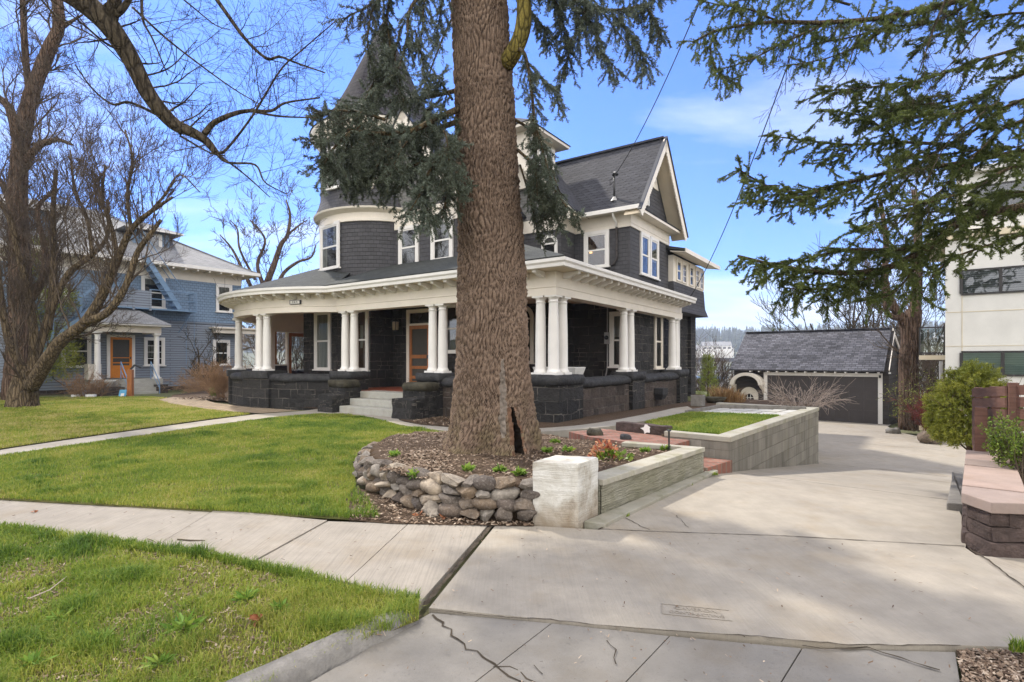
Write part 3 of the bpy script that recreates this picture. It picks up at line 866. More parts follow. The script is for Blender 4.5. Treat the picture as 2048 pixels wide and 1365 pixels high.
# cracks and joints: thin irregular dirt-filled lines lying on the concrete
def crack(pts, w, z=0.004, jit=0.012, name='pavement_crack', mat='crack', seed=0):
    rr = random.Random(seed + int(abs(pts[0][0]) * 977) + len(pts))
    P_ = []
    for i in range(len(pts) - 1):
        a, b = Vector(pts[i]), Vector(pts[i + 1])
        n = max(2, int((b - a).length / 0.05))
        for k in range(n):
            p = a.lerp(b, k / n)
            P_.append(p + Vector((rr.uniform(-1, 1) * jit, rr.uniform(-1, 1) * jit, 0)))
    P_.append(Vector(pts[-1]))
    b_ = MB()
    for i, p in enumerate(P_):
        d = (P_[min(i + 1, len(P_) - 1)] - P_[max(i - 1, 0)]); d.z = 0
        d = d.normalized() if d.length > 0 else Vector((1, 0, 0))
        s = Vector((-d.y, d.x, 0)) * w * 0.5 * rr.uniform(0.5, 1.4)
        b_.v += [tuple(p + s + Vector((0, 0, z))), tuple(p - s + Vector((0, 0, z)))]
    for i in range(len(P_) - 1):
        b_.f.append((2 * i + 1, 2 * i + 3, 2 * i + 2, 2 * i)); b_.m.append(0)
    o = b_.build(name, M[mat], uv=False, recalc=False)
    return tag(o, kind='structure')
crack([G(985, 1050), G(938, 1104), G(892, 1160), G(848, 1213)], 0.032, jit=0.004)
crack([G(854, 1221), G(980, 1233), G(1100, 1240), G(1190, 1250), G(1345, 1264), G(1519, 1274), G(1700, 1291), G(1921, 1292)], 0.007, 0.003, 0.007)
crack([G(868, 1228, -.012), G(905, 1272, -.015), G(948, 1305, -.02), G(985, 1332, -.025), G(1060, 1372, -.03)], 0.013, 0.004, 0.02)
crack([G(985, 1332, -.025), G(1040, 1345, -.03), G(1075, 1368, -.03)], 0.008, 0.004, 0.02)
crack([G(1604, 1291, -.012), G(1650, 1299, -.012), G(1735, 1296, -.012), G(1800, 1318, -.015), G(1880, 1342, -.02)], 0.012, 0.004, 0.008)
crack([G(1215, 1280, -.015), G(1228, 1300, -.015), G(1232, 1330, -.02)], 0.006, 0.004, 0.012)
crack([G(1070, 1330, -.02), G(1085, 1350, -.025)], 0.006, 0.004, 0.012)
crack([G(1196, 1058), G(1320, 1064), G(1560, 1072), G(1750, 1083), G(1929, 1093)], 0.010, 0.003, 0.003)
crack([G(1252, 1036), G(1280, 1053), G(1300, 1060)], 0.007, 0.004, 0.012)
crack([G(1352, 1032), G(1378, 1056)], 0.006, 0.004, 0.012)
crack([G(1197, 1060), G(1245, 1036), G(1300, 1004), G(1380, 968), G(1428, 951)], 0.014, 0.005, 0.006)
crack([G(1938, 1098), G(1975, 1120), G(2012, 1148), G(2060, 1182)], 0.014, 0.004, 0.008)
crack([TQ(8.2, -2.6, zd(8.2)), TQ(8.2, -1.2, zd(8.2)), TQ(8.2, -.1, zd(8.2))], 0.010, 0.005, 0.004)
crack([TQ(14.6, -2.6, zd(14.6)), TQ(14.7, -1.2, zd(14.7)), TQ(14.6, 1.0, zd(14.6))], 0.014, 0.006, 0.006)
crack([TQ(20.5, -6.5, zd(20.5)), TQ(20.5, 0.9, zd(20.5))], 0.014, 0.006, 0.006)

# neighbour's walk past the brown block wall
nb = MB()
nb.prism([G(1945, 1108), G(2060, 1186), Vector((8, 3.0, 0)), Vector((8, 4.2, 0)), G(1975, 1112)], -0.08, -0.006)
tag(nb.build('neighbour_walk', M['walk'], uv=False), kind='structure')

# front walk, curving from the left to the steps and on round the house
path_lo = [(-240, 960), (0, 911), (150, 889), (300, 868), (430, 849), (560, 833), (640, 826), (700, 828), (750, 836), (800, 850), (850, 858), (900, 863), (1000, 866), (1100, 863), (1180, 857), (1230, 852), (1290, 842), (1340, 832), (1390, 821)]
path_hi = [(-240, 946), (0, 900), (150, 878), (300, 857), (430, 839), (520, 828), (600, 823), (660, 815), (693, 815), (790, 828), (800, 842), (840, 850), (900, 855), (1000, 859), (1080, 857), (1160, 851), (1215, 843), (1290, 829), (1320, 823), (1345, 817), (1375, 813)]
def path_z(u): return float(np.interp(u, [1060, 1215, 1290], [0.03, 0.318, 0.36]))
ph = [G(u, v, path_z(u)) for u, v in path_hi]; pl = [G(u, v, path_z(u)) for u, v in path_lo]
pb_ = MB()
pk = [along(pl, i / 60) for i in range(61)]; qk = [along(ph, i / 60) for i in range(61)]
pb_.add(pk + qk, [(i, i + 1, 62 + i, 61 + i) for i in range(60)])
for K in (pk, qk): pb_.add(K + [Vector((p.x, p.y, -0.1)) for p in K], [(i, i + 1, 62 + i, 61 + i) for i in range(60)])
tag(pb_.build('front_walk', M['path'], uv=False, recalc=True), kind='structure')

# lawns (soil and thatch under the blades)
LAWN_A = [G(u, v, 0.02) for u, v in [(-240, 968), (0, 913), (150, 891), (300, 870), (430, 851), (560, 835), (640, 828), (700, 830), (750, 838), (800, 852), (850, 860), (890, 866), (860, 875), (800, 880), (760, 890), (730, 910), (708, 945), (712, 975), (690, 1000)]] + [G(700, 1040.2, 0.003), Vector((-5.72, 6.0, 0.003)), Vector((-9, 6.75, 0.003))]
LAWN_B = [G(u, v, 0.02) for u, v in [(-240, 944), (0, 898), (150, 876), (300, 855), (430, 837), (500, 829), (410, 819), (345, 809), (318, 801), (335, 797), (300, 794), (180, 795), (80, 796), (0, 797), (-160, 800)]] + [Vector((-24, 14, 0.02)), Vector((-16, 10.5, 0.02))]
STRIP = [Vector((-9, 5.35, 0.02))] + [Vector((-4.64, 4.90, .02)), G(420, 1120, .02), G(630, 1165, .02), G(836, 1208, .02), G(838, 1238, .02), G(705, 1290, .02), G(575, 1345, .02), G(470, 1420, .02), G(300, 1520, .02), G(-300, 1500, .02)]
sheet('lawn', LAWN_A, M['turf'])
sheet('lawn', LAWN_B, M['turf'])
sheet('verge_turf', STRIP, M['turf'], 0.012)
GARDEN = [G(1289, 843.6, 0.40), G(1336, 862, 0.40), G(1446, 868, 0.40), G(1563, 831, 0.40), G(1383, 824, 0.40)]
gl = MB(); gl.prism(GARDEN, -0.06, 0.385)
tag(gl.build('lawn', M['turf'], uv=False), kind='structure')
# soil patches
sheet('mulch_bed', [G(u, v, 0.028) for u, v in [(340, 797), (430, 800), (500, 808), (640, 818), (652, 812), (655, 770), (560, 770), (470, 775), (410, 782), (345, 790)]], M['soil'])
sheet('mulch_bed', [G(u, v, 0.028) for u, v in [(795, 828), (802, 841), (840, 849), (900, 854), (1000, 858), (1075, 856), (1080, 835), (1000, 810), (860, 800)]], M['soil'])
HC_ = P(1107, 720, 12.9)
def HWs(a, b, z): return Vector((HC_.x - 0.82 * a + 0.572 * b, HC_.y + 0.572 * a + 0.82 * b, z))
mbk = [HWs(1.6, -0.2, 0.05), HWs(0.6, -0.3, 0.08), HWs(-0.2, -0.2, 0.10), HWs(-0.2, 1.5, 0.10), HWs(-0.2, 4.0, 0.06), HWs(-0.2, 6.5, 0.0), HWs(-0.2, 9.4, -0.05), HWs(0.3, 13.0, -0.2)]
mfr = [G(u, v, path_z(u) - 0.012) for u, v in ((1060, 858), (1110, 855), (1170, 850), (1225, 842), (1285, 830), (1320, 823), (1345, 817), (1375, 813))]
mm_ = MB(); mm_.add(mfr + mbk, [(i, i + 1, 9 + i, 8 + i) for i in range(7)]); o_ = mm_.build('mulch_bed', M['soil'], uv=False, recalc=True); tag(o_, kind='structure')
sy_ = MB(); sy_.prism([(p.x, p.y) for p in [G(u, v, 0.33) for u, v in ((1341, 832.5), (1392, 821.5), (1440, 813.2), (1500, 813.5), (1590, 815), (1628, 814.5), (1622, 806), (1530, 800.5), (1480, 797.5), (1410, 799), (1372, 806), (1347, 817))]], -1.4, 0.33)
tag(sy_.build('side_yard', M['soil'], uv=False), kind='structure')
sheet('dirt_patch', [G(q[0], q[1], q[2] if len(q) > 2 else 0.024) for q in [(712, 975), (690, 1000), (698, 1041, .004), (780, 1047, .004), (880, 1050, .004), (1068, 1053, .004), (1068, 1030), (880, 1020), (800, 1000), (745, 985)]], M['soil'])
sheet('dirt_patch', [G(u, v, -0.02) for u, v in [(1912, 1300), (2200, 1310), (2300, 1420), (1930, 1430), (1925, 1360)]], M['soil'])
# paving by the bed at the left of the porch
sheet('brick_path', [G(u, v, 0.033) for u, v in [(312, 799), (345, 795), (400, 797), (430, 806), (500, 815), (600, 821), (520, 827), (440, 822), (375, 813), (330, 806)]], M['tanpaver'])
# street beyond the verge, behind and beside the camera
sheet('street', [(-30, 1.9, -0.16), (-2.0, 2.0, -0.16), (6, 1.0, -0.16), (30, -3, -0.16), (30, -14, -0.16), (-30, -9, -0.16)], M['apron'])

# kerb stone
kb = MB()
kp_o = [G(846, 1262, -0.03), G(760, 1302, -.03), G(690, 1330, -0.04), G(630, 1365, -0.05), G(560, 1420, -.06)]
kp_i = [G(800, 1243, 0.04), G(745, 1258, .05), G(660, 1290, 0.06), G(600, 1322, .06), G(520, 1368, 0.06), G(470, 1425, .06)]
kl = [Vector((-0.62, 3.29, 0)), Vector((-0.72, 3.16, 0)), Vector((-0.93, 2.93, 0)), Vector((-1.14, 2.66, 0)), Vector((-1.4, 2.36, 0)), Vector((-2.0, 1.75, 0))]
rr = random.Random(5)
pv = []
kd = []
for i in range(len(kl) - 1):
    for k in range(8): kd.append(kl[i].lerp(kl[i + 1], k / 8))
kd.append(kl[-1])
prof = [(-0.085, -0.15), (-0.085, 0.03), (-0.06, 0.055), (0.0, 0.062), (0.05, 0.05), (0.085, 0.015), (0.105, -0.06), (0.11, -0.15)]
for i, p in enumerate(kd):
    d = kd[min(i + 1, len(kd) - 1)] - kd[max(i - 1, 0)]; d.normalize(); s = Vector((-d.y, d.x, 0))
    f = min(1.0, 0.55 + i / 14)
    for o_, z_ in prof:
        w = noise.noise(Vector((p.x * 9, p.y * 9, o_ * 20))) * 0.012
        pv.append(p + s * (o_ * (0.8 if i == 0 else 1) + w) + Vector((0, 0, (z_ * f if z_ > 0 else z_) + w - 0.004)))
n = len(prof)
fs = [(i * n + k, (i + 1) * n + k, (i + 1) * n + k + 1, i * n + k + 1) for i in range(len(kd) - 1) for k in range(n - 1)]
fs += [tuple(range(n))]
kb.add(pv, fs)
tag(kb.build('kerb', M['kerb'], smooth=True, uv=False, recalc=True), kind='structure')
# ------------------------------------------------------------------ the stone and shingle house
HC = P(1107, 720, 12.9); HC.z = 0
HOUSE = thing('stone_house', 'large dark shingled house with a round turret and white columned stone porch', 'house', HC, math.atan2(-0.572, 0.82))
def L(a, b, z=0.0): return Vector((-a, b, z))
def HW(a, b, z=0.0): return Vector((HC.x - 0.82 * a + 0.572 * b, HC.y + 0.572 * a + 0.82 * b, z))
def hbox(m, a0, a1, b0, b1, z0, z1, mi=None): m.box(-a0, -a1, b0, b1, z0, z1, mi)

# --- stone ground floor
s = MB()
hbox(s, 7.9, 11.7, 1.2, 8, -0.3, 4.3)
hbox(s, 4.6, 7.898, 2.2, 8.5, -0.3, 4.3)
hbox(s, 2.58, 4.6, 4.88, 8.6, -0.3, 4.3)
hbox(s, 0.35, 2.578, 5.83, 9.6, -0.3, 3.64)
hbox(s, 0.75, 6.0, 9.6, 13.7, -0.6, 3.5)
hbox(s, 0.55, 0.752, 9.62, 10.2, -0.6, 3.5); hbox(s, 0.60, 0.752, 12.9, 13.6, -0.6, 3.5)
s.build('stone_wall', M['basalt'], HOUSE)

# --- shingled upper floor
s = MB()
hbox(s, 4.4, 9.0, 2.0, 12, 4.0, 6.05)
hbox(s, 2.58, 4.4, 4.88, 12, 4.0, 6.0)
hbox(s, 0.50, 2.58, 5.83, 9.62, 3.9, 5.98)
s.build('shingle_wall', M['shingle'], HOUSE)
# sleeping porch at the back right, flaring over the stone
s = MB()
for (z0, z1, e0, e1) in ((3.46, 3.8, 0.16, 0.05), (3.8, 4.6, 0.05, 0.0)):
    v = [L(0.3 - e0, 9.62, z0), L(0.3 - e0, 13.8 + e0, z0), L(4, 13.8 + e0, z0), L(4, 9.62, z0), L(0.3 - e1, 9.62, z1), L(0.3 - e1, 13.8 + e1, z1), L(4, 13.8 + e1, z1), L(4, 9.62, z1)]
    s.add(v, [(0, 1, 5, 4), (1, 2, 6, 5), (3, 0, 4, 7), (4, 5, 6, 7), (3, 2, 1, 0)])
s.build('sleeping_porch_wall', M['shingle'], HOUSE)
s = MB()
hbox(s, 0.31, 3.9, 9.64, 13.79, 4.602, 5.62)
s.build('sleeping_porch_band', M['cream'], HOUSE)
s = MB()
s.extrude([L(-0.25, 9.3, 5.66), L(-0.25, 14.25, 5.66), L(3.2, 14.25, 6.5), L(3.2, 9.3, 6.5)], (0, 0, 0.10), 0)
s.extrude([L(-0.29, 9.3, 5.60), L(-0.29, 14.29, 5.60), L(-0.25, 14.25, 5.60), L(-0.25, 9.3, 5.60)], (0, 0, 0.165), 1)
s.extrude([L(-0.24, 9.32, 5.61), L(-0.24, 14.2, 5.61), L(0.32, 14.2, 5.70), L(0.32, 9.32, 5.70)], (0, 0, 0.03), 1)
s.build('sleeping_porch_roof', [M['porch_roof'], M['cream']], HOUSE, recalc=True)

# --- white frieze bands under the eaves
s = MB()
hbox(s, 4.36, 9.04, 1.96, 3.0, 6.052, 6.50)
hbox(s, 4.33, 9.06, 1.92, 3.0, 6.502, 6.62)
hbox(s, 2.54, 4.36, 4.84, 6.0, 6.002, 6.44)
hbox(s, 0.46, 2.54, 5.79, 9.66, 5.982, 6.44)
hbox(s, 0.445, 2.53, 5.775, 9.675, 6.10, 6.125)
hbox(s, 0.10, 2.60, 5.45, 10.0, 6.442, 6.53)       # pent soffit
s.build('frieze', M['cream'], HOUSE)

# --- turret
TC = L(9.5, 3.2)
tz = MB()
tz.lathe(TC, [(2.3, 4.2), (2.3, 6.33)], 48, mi=0)
tz.lathe(TC, [(2.52, 6.80), (2.46, 6.95), (2.38, 7.15), (2.31, 7.4), (2.3, 9.35)], 48, mi=0)
tz.build('turret_wall', M['shingle'], HOUSE, smooth=True)
tz = MB()
tz.lathe(TC, [(2.31, 6.33), (2.36, 6.34), (2.36, 6.44), (2.33, 6.45), (2.33, 6.64), (2.42, 6.68), (2.54, 6.74), (2.56, 6.80), (2.50, 6.81)], 48)
tz.build('turret_frieze', M['cream'], HOUSE, smooth=False)
tz = MB()
tz.lathe(TC, [(2.29, 9.30), (2.34, 9.34), (2.42, 9.50), (2.56, 9.66), (2.66, 9.76), (2.66, 9.86), (2.4, 9.90)], 48)
tz.build('turret_cornice', M['cream'], HOUSE, smooth=True)
tz = MB()
tz.lathe(TC, [(2.70, 9.87), (2.45, 10.05), (2.08, 10.5), (1.75, 11.05), (1.43, 11.67), (0.72, 13.2), (0.05, 14.6), (0.0, 14.65)], 48)
tr = tz.build('turret_roof', M['tower_roof'], HOUSE, smooth=True)
f_ = MB(); f_.lathe((TC.x, TC.y, 14.6), [(0.02, 0), (0.05, 0.1), (0.09, 0.2), (0.03, 0.3), (0.02, 0.75), (0.0, 0.8)], 10); f_.build('finial', M['black_metal'], tr, smooth=True)

# --- gable roofs
def slab(m, quad, th, mi=0):
    q = [Vector(p) for p in quad]
    n = (q[1] - q[0]).cross(q[3] - q[0]).normalized()
    if n.z < 0: n = -n
    m.extrude(q, -n * th, mi)
def front_gable(name, a0, a1, bv, bw, bend, ze, zp, rmat, wmat, scal=True):
    am = (a0 + a1) / 2
    m = MB()
    slab(m, [L(a0, bv, ze), L(am, bv, zp), L(am, bend, zp), L(a0, bend, ze)], 0.10)
    slab(m, [L(am, bv, zp), L(a1, bv, ze), L(a1, bend, ze), L(am, bend, zp)], 0.10)
    r = m.build(name + '_roof', rmat, HOUSE, recalc=True)
    m = MB()
    ins = 0.42; zz = ze + (zp - ze) * ins / (am - a0)
    m.extrude([L(a0 + ins, bw, zz - 0.12), L(am, bw, zp - 0.14), L(a1 - ins, bw, zz - 0.12), L(a1 - ins, bw, ze - 0.06), L(a0 + ins, bw, ze - 0.06)], (0, 0.3, 0))
    m.build(name + '_wall', wmat, HOUSE)
    barge(name + '_bargeboard', [L(a0, bv, ze), L(am, bv, zp), L(a1, bv, ze)], Vector((0, -0.05, 0)), r)
    return r
def barge(name, pts, out, parent, w=0.27):
    """pair of verge boards with a row of small scallops along the lower edge"""
    m = MB()
    for k in range(2):
        p0, p1 = (pts[0], pts[1]) if k == 0 else (pts[2], pts[1])
        d = (p1 - p0); Ln = d.length; d.normalize()
        dn = Vector((0, 0, -1)); dn = (dn - d * dn.dot(d)).normalized()
        n = int(Ln / 0.12)
        base = p0 - d * 0.25 + Vector((0, 0, 0.02)) + out
        for i in range(n + 1):
            a = base + d * (i * (Ln + 0.25) / (n + 1)); b = base + d * ((i + 1) * (Ln + 0.25) / (n + 1))
            mid = (a + b) / 2
            poly = [a, b, b + dn * w, mid + d * 0.03 + dn * (w + 0.055), mid - d * 0.03 + dn * (w + 0.055), a + dn * w]
            m.extrude(poly, out.normalized() * 0.04)
        # thin dark drip edge above
        m.bar(base + Vector((0, 0, 0.015)) + out * 0.5, base + d * (Ln + 0.26) + Vector((0, 0, 0.015)) + out * 0.5, 0.12, 0.04, mi=1)
        # soffit lining behind the board
        q = [base + dn * 0.12, base + d * (Ln + 0.2) + dn * 0.12]
        m.extrude([q[0], q[1], q[1] - out.normalized() * 0.55, q[0] - out.normalized() * 0.55], dn * 0.02, 2)
    return m.build(name, [M['cream'], M['black_metal'], M['cream_soffit']], parent, recalc=True)
front_gable('front_gable', 4.0, 9.1, 1.45, 2.03, 11, 6.6, 9.78, M['scales'], M['shingle_grey'])
front_gable('stair_gable', 1.9, 6.5, 4.40, 4.92, 11, 6.5, 9.02, M['scales'], M['shingle_grey'])
# bay gable facing right
m = MB()
bz0, bz1, bp = 5.42, 10.04, 7.73
slab(m, [L(0.02, bz0, 6.50), L(0.02, bp, 9.42), L(5.5, bp, 9.42), L(5.5, bz0, 6.50)], 0.10)
slab(m, [L(0.02, bp, 9.42), L(0.02, bz1, 6.50), L(5.5, bz1, 6.50), L(5.5, bp, 9.42)], 0.10)
for i in range(5): pass
br = m.build('bay_roof', M['scales'], HOUSE, recalc=True)
m = MB(); m.bar(L(0.0, bp, 9.435), L(5.3, bp, 9.435), 0.22, 0.07); m.build('ridge_cap', M['scales'], br)
barge('bay_bargeboard', [L(0.02, bz0, 6.50), L(0.02, bp, 9.42), L(0.02, bz1, 6.50)], Vector((0.05, 0, 0)), br, 0.24)
m = MB(); m.bar(L(-0.0, bz0 - 0.03, 6.475), L(2.4, bz0 - 0.03, 6.475), 0.10, 0.13); m.build('gutter', M['white'], br)
m = MB()
m.extrude([L(0.5, 5.83, 6.66), L(0.5, 7.73, 9.1), L(0.5, 9.63, 6.66)], (-0.3, 0, 0), 0)
m.build('bay_gable_wall', M['shingle'], HOUSE)
m = MB()   # sloped pent between gable wall and frieze
m.extrude([L(0.08, 5.47, 6.535), L(0.08, 9.98, 6.535), L(0.5, 9.7, 6.72), L(0.5, 5.76, 6.72)], (0, 0, 0.03), 0)
m.build('pent_roof', M['scales'], HOUSE, recalc=True)
m = MB()   # pale arched panel in the gable top
m.extrude([L(0.49, 7.02, 7.80), L(0.49, 8.44, 7.80), L(0.49, 8.34, 7.98), L(0.49, 7.73, 9.02), L(0.49, 7.12, 7.98)], (0.03, 0, 0))
m.build('gable_panel', M['cream'], HOUSE)

# --- main hip roof and the third-floor dormer
m = MB()
e = [L(4.2, 4.6, 6.5), L(10.6, 4.6, 6.5), L(10.6, 13, 6.5), L(4.2, 13, 6.5)]; r0, r1 = L(7.2, 8.0, 10.9), L(7.6, 9.6, 10.9)
m.add(e + [r0, r1], [(1, 0, 4), (2, 1, 4, 5), (3, 2, 5), (0, 3, 5, 4), (0, 1, 2, 3)])
m.build('main_roof', M['tower_roof'], HOUSE, recalc=True)
m = MB(); hbox(m, 3.9, 6.2, 4.75, 6.75, 7.6, 9.62)
dm = m.build('dormer', M['cream'], HOUSE)
m = MB()
hbox(m, 3.5, 6.6, 4.35, 7.15, 9.622, 9.72)
m.build('dormer_cornice', M['cream'], dm)
m = MB()
e = [L(3.45, 4.3, 9.73), L(6.65, 4.3, 9.73), L(6.65, 7.2, 9.73), L(3.45, 7.2, 9.73)]; tp = L(5.0, 5.75, 10.7)
m.add(e + [tp], [(1, 0, 4), (2, 1, 4), (3, 2, 4), (0, 3, 4), (0, 1, 2, 3)])
m.build('dormer_roof', M['scales'], dm, recalc=True)

# --- porch: one path, many mouldings swept along it
ARC0 = math.atan2(-4, -3) % (2 * math.pi)
def arcpt(th, r=5.0): return L(11 + r * math.cos(th), 4 + r * math.sin(th))
arc = [arcpt(ARC0 + (R(400) - ARC0) * i / 44) for i in range(45)]
PATH = [L(0, 9.25), L(0, 0), L(8.0, 0)] + arc[1:]
def norms(path):
    out = []
    for i in range(len(path)):
        ns = []
        for a, b in ((i - 1, i), (i, i + 1)):
            if a < 0 or b >= len(path): continue
            d = path[b] - path[a]; d.normalize(); ns.append(Vector((-d.y, d.x, 0)))
        if len(ns) == 2:
            n = ns[0] + ns[1]; n = n / n.dot(ns[0]) if n.length > 1e-6 else ns[0]
        else: n = ns[0]
        out.append(n)
    return out
def sweep(m, path, prof, closed=True, mi=None, rough=0.0, sub=0.0):
    if sub:
        q = []
        for i in range(len(path) - 1):
            k = max(1, int((path[i + 1] - path[i]).length / sub))
            q += [path[i].lerp(path[i + 1], j / k) for j in range(k)]
        path = q + [path[-1]]
    ns = norms(path)
    o = len(m.v); n = len(prof)
    for p, nn in zip(path, ns):
        for off, z in prof:
            v = p + nn * off + Vector((0, 0, z))
            if rough:
                w = noise.noise_vector(v * 3.3) * rough + noise.noise_vector(v * 9) * rough * 0.5
                v = v + w
            m.v.append(tuple(v))
    for i in range(len(path) - 1):
        for k in range(n if closed else n - 1):
            k2 = (k + 1) % n
            m.f.append((o + i * n + k, o + i * n + k2, o + (i + 1) * n + k2, o + (i + 1) * n + k)); m.m.append(m.cur if mi is None else mi)
    if closed:
        m.f.append(tuple(o + k for k in range(n - 1, -1, -1))); m.m.append(m.cur if mi is None else mi)
        q = o + (len(path) - 1) * n
        m.f.append(tuple(q + k for k in range(n))); m.m.append(m.cur if mi is None else mi)
m = MB()
sweep(m, PATH, [(-0.20, 3.08), (0.165, 3.08), (0.165, 3.255), (0.185, 3.265), (0.185, 3.285), (0.14, 3.295), (0.14, 3.64), (-0.20, 3.64)])
m.build('entablature', M['cream'], HOUSE, recalc=True)
m = MB()
sweep(m, PATH, [(0.02, 3.641), (0.60, 3.668), (0.60, 3.70), (0.02, 3.70)])
m.build('eave_soffit', M['cream_soffit'], HOUSE, recalc=True)
m = MB()
sweep(m, PATH, [(0.57, 3.645), (0.655, 3.645), (0.665, 3.72), (0.70, 3.76), (0.705, 3.83), (0.57, 3.83)])
m.build('gutter', M['white'], HOUSE, recalc=True)
# scrolled brackets, one mesh shared by all
bm_ = MB()
pr = [(0.0, 3.50), (0.10, 3.50), (0.20, 3.53), (0.30, 3.575), (0.36, 3.565), (0.41, 3.585), (0.42, 3.655), (0.0, 3.640)]
bm_.extrude([(-0.055, -q, z) for q, z in pr], (0.11, 0, 0))
b0 = bm_.build('bracket', M['white'], HOUSE, recalc=True)
plen = [0.0]
for i in range(len(PATH) - 1): plen.append(plen[-1] + (PATH[i + 1] - PATH[i]).length)
def path_at(d):
    for i in range(len(PATH) - 1):
        if d <= plen[i + 1]:
            t = (d - plen[i]) / (plen[i + 1] - plen[i]); dr = (PATH[i + 1] - PATH[i]).normalized()
            return PATH[i].lerp(PATH[i + 1], t), Vector((-dr.y, dr.x, 0))
    return PATH[-1], Vector((1, 0, 0))
first = True
d = 0.25
while d < plen[0] + 9.25 + 8 + 11.5:
    if abs(d - 9.25) > 0.12:
        p, nn = path_at(d)
        o = b0 if first else b0.copy()
        if not first: COL.objects.link(o); o.parent = HOUSE
        first = False
        q = p + nn * 0.142
        o.location = (q.x, q.y, 0); o.rotation_euler = (0, 0, math.atan2(nn.y, nn.x) + math.pi / 2)
    d += 0.46
# ceiling and floor
poly = [L(0.15, 9.2), L(0.15, 0.15), L(8.0, 0.15)] + [arcpt(ARC0 + (R(400) - ARC0) * i / 44, 4.85) for i in range(1, 45)] + [L(11, 9.2)]
m = MB(); m.poly([(p.x, p.y, 3.52) for p in poly][::-1]); m.build('porch_ceiling', M['cream_soffit'], HOUSE)
poly = [L(-0.1, 9.2), L(-0.1, -0.1), L(8.0, -0.1)] + [arcpt(ARC0 + (R(400) - ARC0) * i / 44, 5.1) for i in range(1, 45)] + [L(11, 9.2)]
m = MB(); m.prism([(p.x, p.y) for p in poly], 0.30, 0.60); m.build('porch_floor', M['red_floor'], HOUSE)
# porch roof
m = MB()
sl = 0.37
def rz(d): return 3.835 + sl * d
E = 0.69
m.add([L(-E, -E, rz(0)), L(8.02, -E, rz(0)), L(8.02, 2.1, rz(2.1 + E)), L(4.3, 2.1, rz(2.1 + E)), L(4.3, 5.0, rz(5 + E)), L(5, 5, rz(5 + E))], [(0, 1, 2, 3, 4, 5)])
m.add([L(-E, -E, rz(0)), L(5, 5, rz(5 + E)), L(2.5, 5.05, rz(2.5 + E)), L(2.5, 5.9, rz(2.5 + E)), L(0.45, 5.9, rz(0.45 + E)), L(0.45, 9.25, rz(0.45 + E)), L(-E, 9.25, rz(0))], [(0, 1, 2, 3, 4, 5, 6)])
k = 40
ri = []
for i in range(k + 1):
    th = ARC0 + (R(400) - ARC0) * i / k
    ri += [arcpt(th, 5 + E) + Vector((0, 0, rz(0))), arcpt(th, 3.6) + Vector((0, 0, rz(5 + E - 3.6))), arcpt(th, 1.6) + Vector((0, 0, rz(5 + E - 1.6)))]
fs = []
for i in range(k):
    for j in range(2): fs.append((3 * i + j, 3 * i + 3 + j, 3 * i + 4 + j, 3 * i + j + 1))
m.add(ri, fs)
o = m.build('porch_roof', M['porch_roof'], HOUSE, recalc=True)
for p in o.data.polygons:
    pass
sol = o.modifiers.new('thick', 'SOLIDIFY'); sol.thickness = 0.03; sol.offset = -1

# columns, all sharing one turned mesh
cm = MB()
cm.box(-0.17, 0.17, -0.17, 0.17, 0, 0.055)
cm.lathe((0, 0, 0), [(0.165, 0.055), (0.168, 0.085), (0.15, 0.11), (0.138, 0.13), (0.132, 0.16), (0.131, 0.7), (0.124, 1.2), (0.110, 1.70), (0.110, 1.72), (0.122, 1.735), (0.122, 1.755), (0.110, 1.765), (0.110, 1.80), (0.135, 1.83), (0.145, 1.85)], 28)
cm.box(-0.155, 0.155, -0.155, 0.155, 1.85, 1.893)
c0_ = cm.build('column', M['white'], HOUSE, smooth=True)
c0_.data.polygons.foreach_set('use_smooth', np.array([len(p.vertices) == 4 and abs(p.normal.z) < 0.5 and p.index > 5 and p.index < len(c0_.data.polygons) - 6 for p in c0_.data.polygons], dtype=bool))
cols = [(0, 0), (0.36, 0), (0, 0.43), (3.53, 0), (3.90, 0), (7.26, 0), (7.69, 0), (0, 4.14), (0, 4.66), (0, 8.57), (0, 8.96)]
cang = [(R(269), 0), (R(264.5), 0), (R(296), 0), (R(300.5), 0), (R(330), 0), (R(392), 0)]
pl_ = [L(a, b) for a, b in cols] + [arcpt(t) for t, _ in cang]
for i, p in enumerate(pl_):
    o = c0_ if i == 0 else c0_.copy()
    if i: COL.objects.link(o); o.parent = HOUSE
    o.location = (p.x, p.y, 1.188)

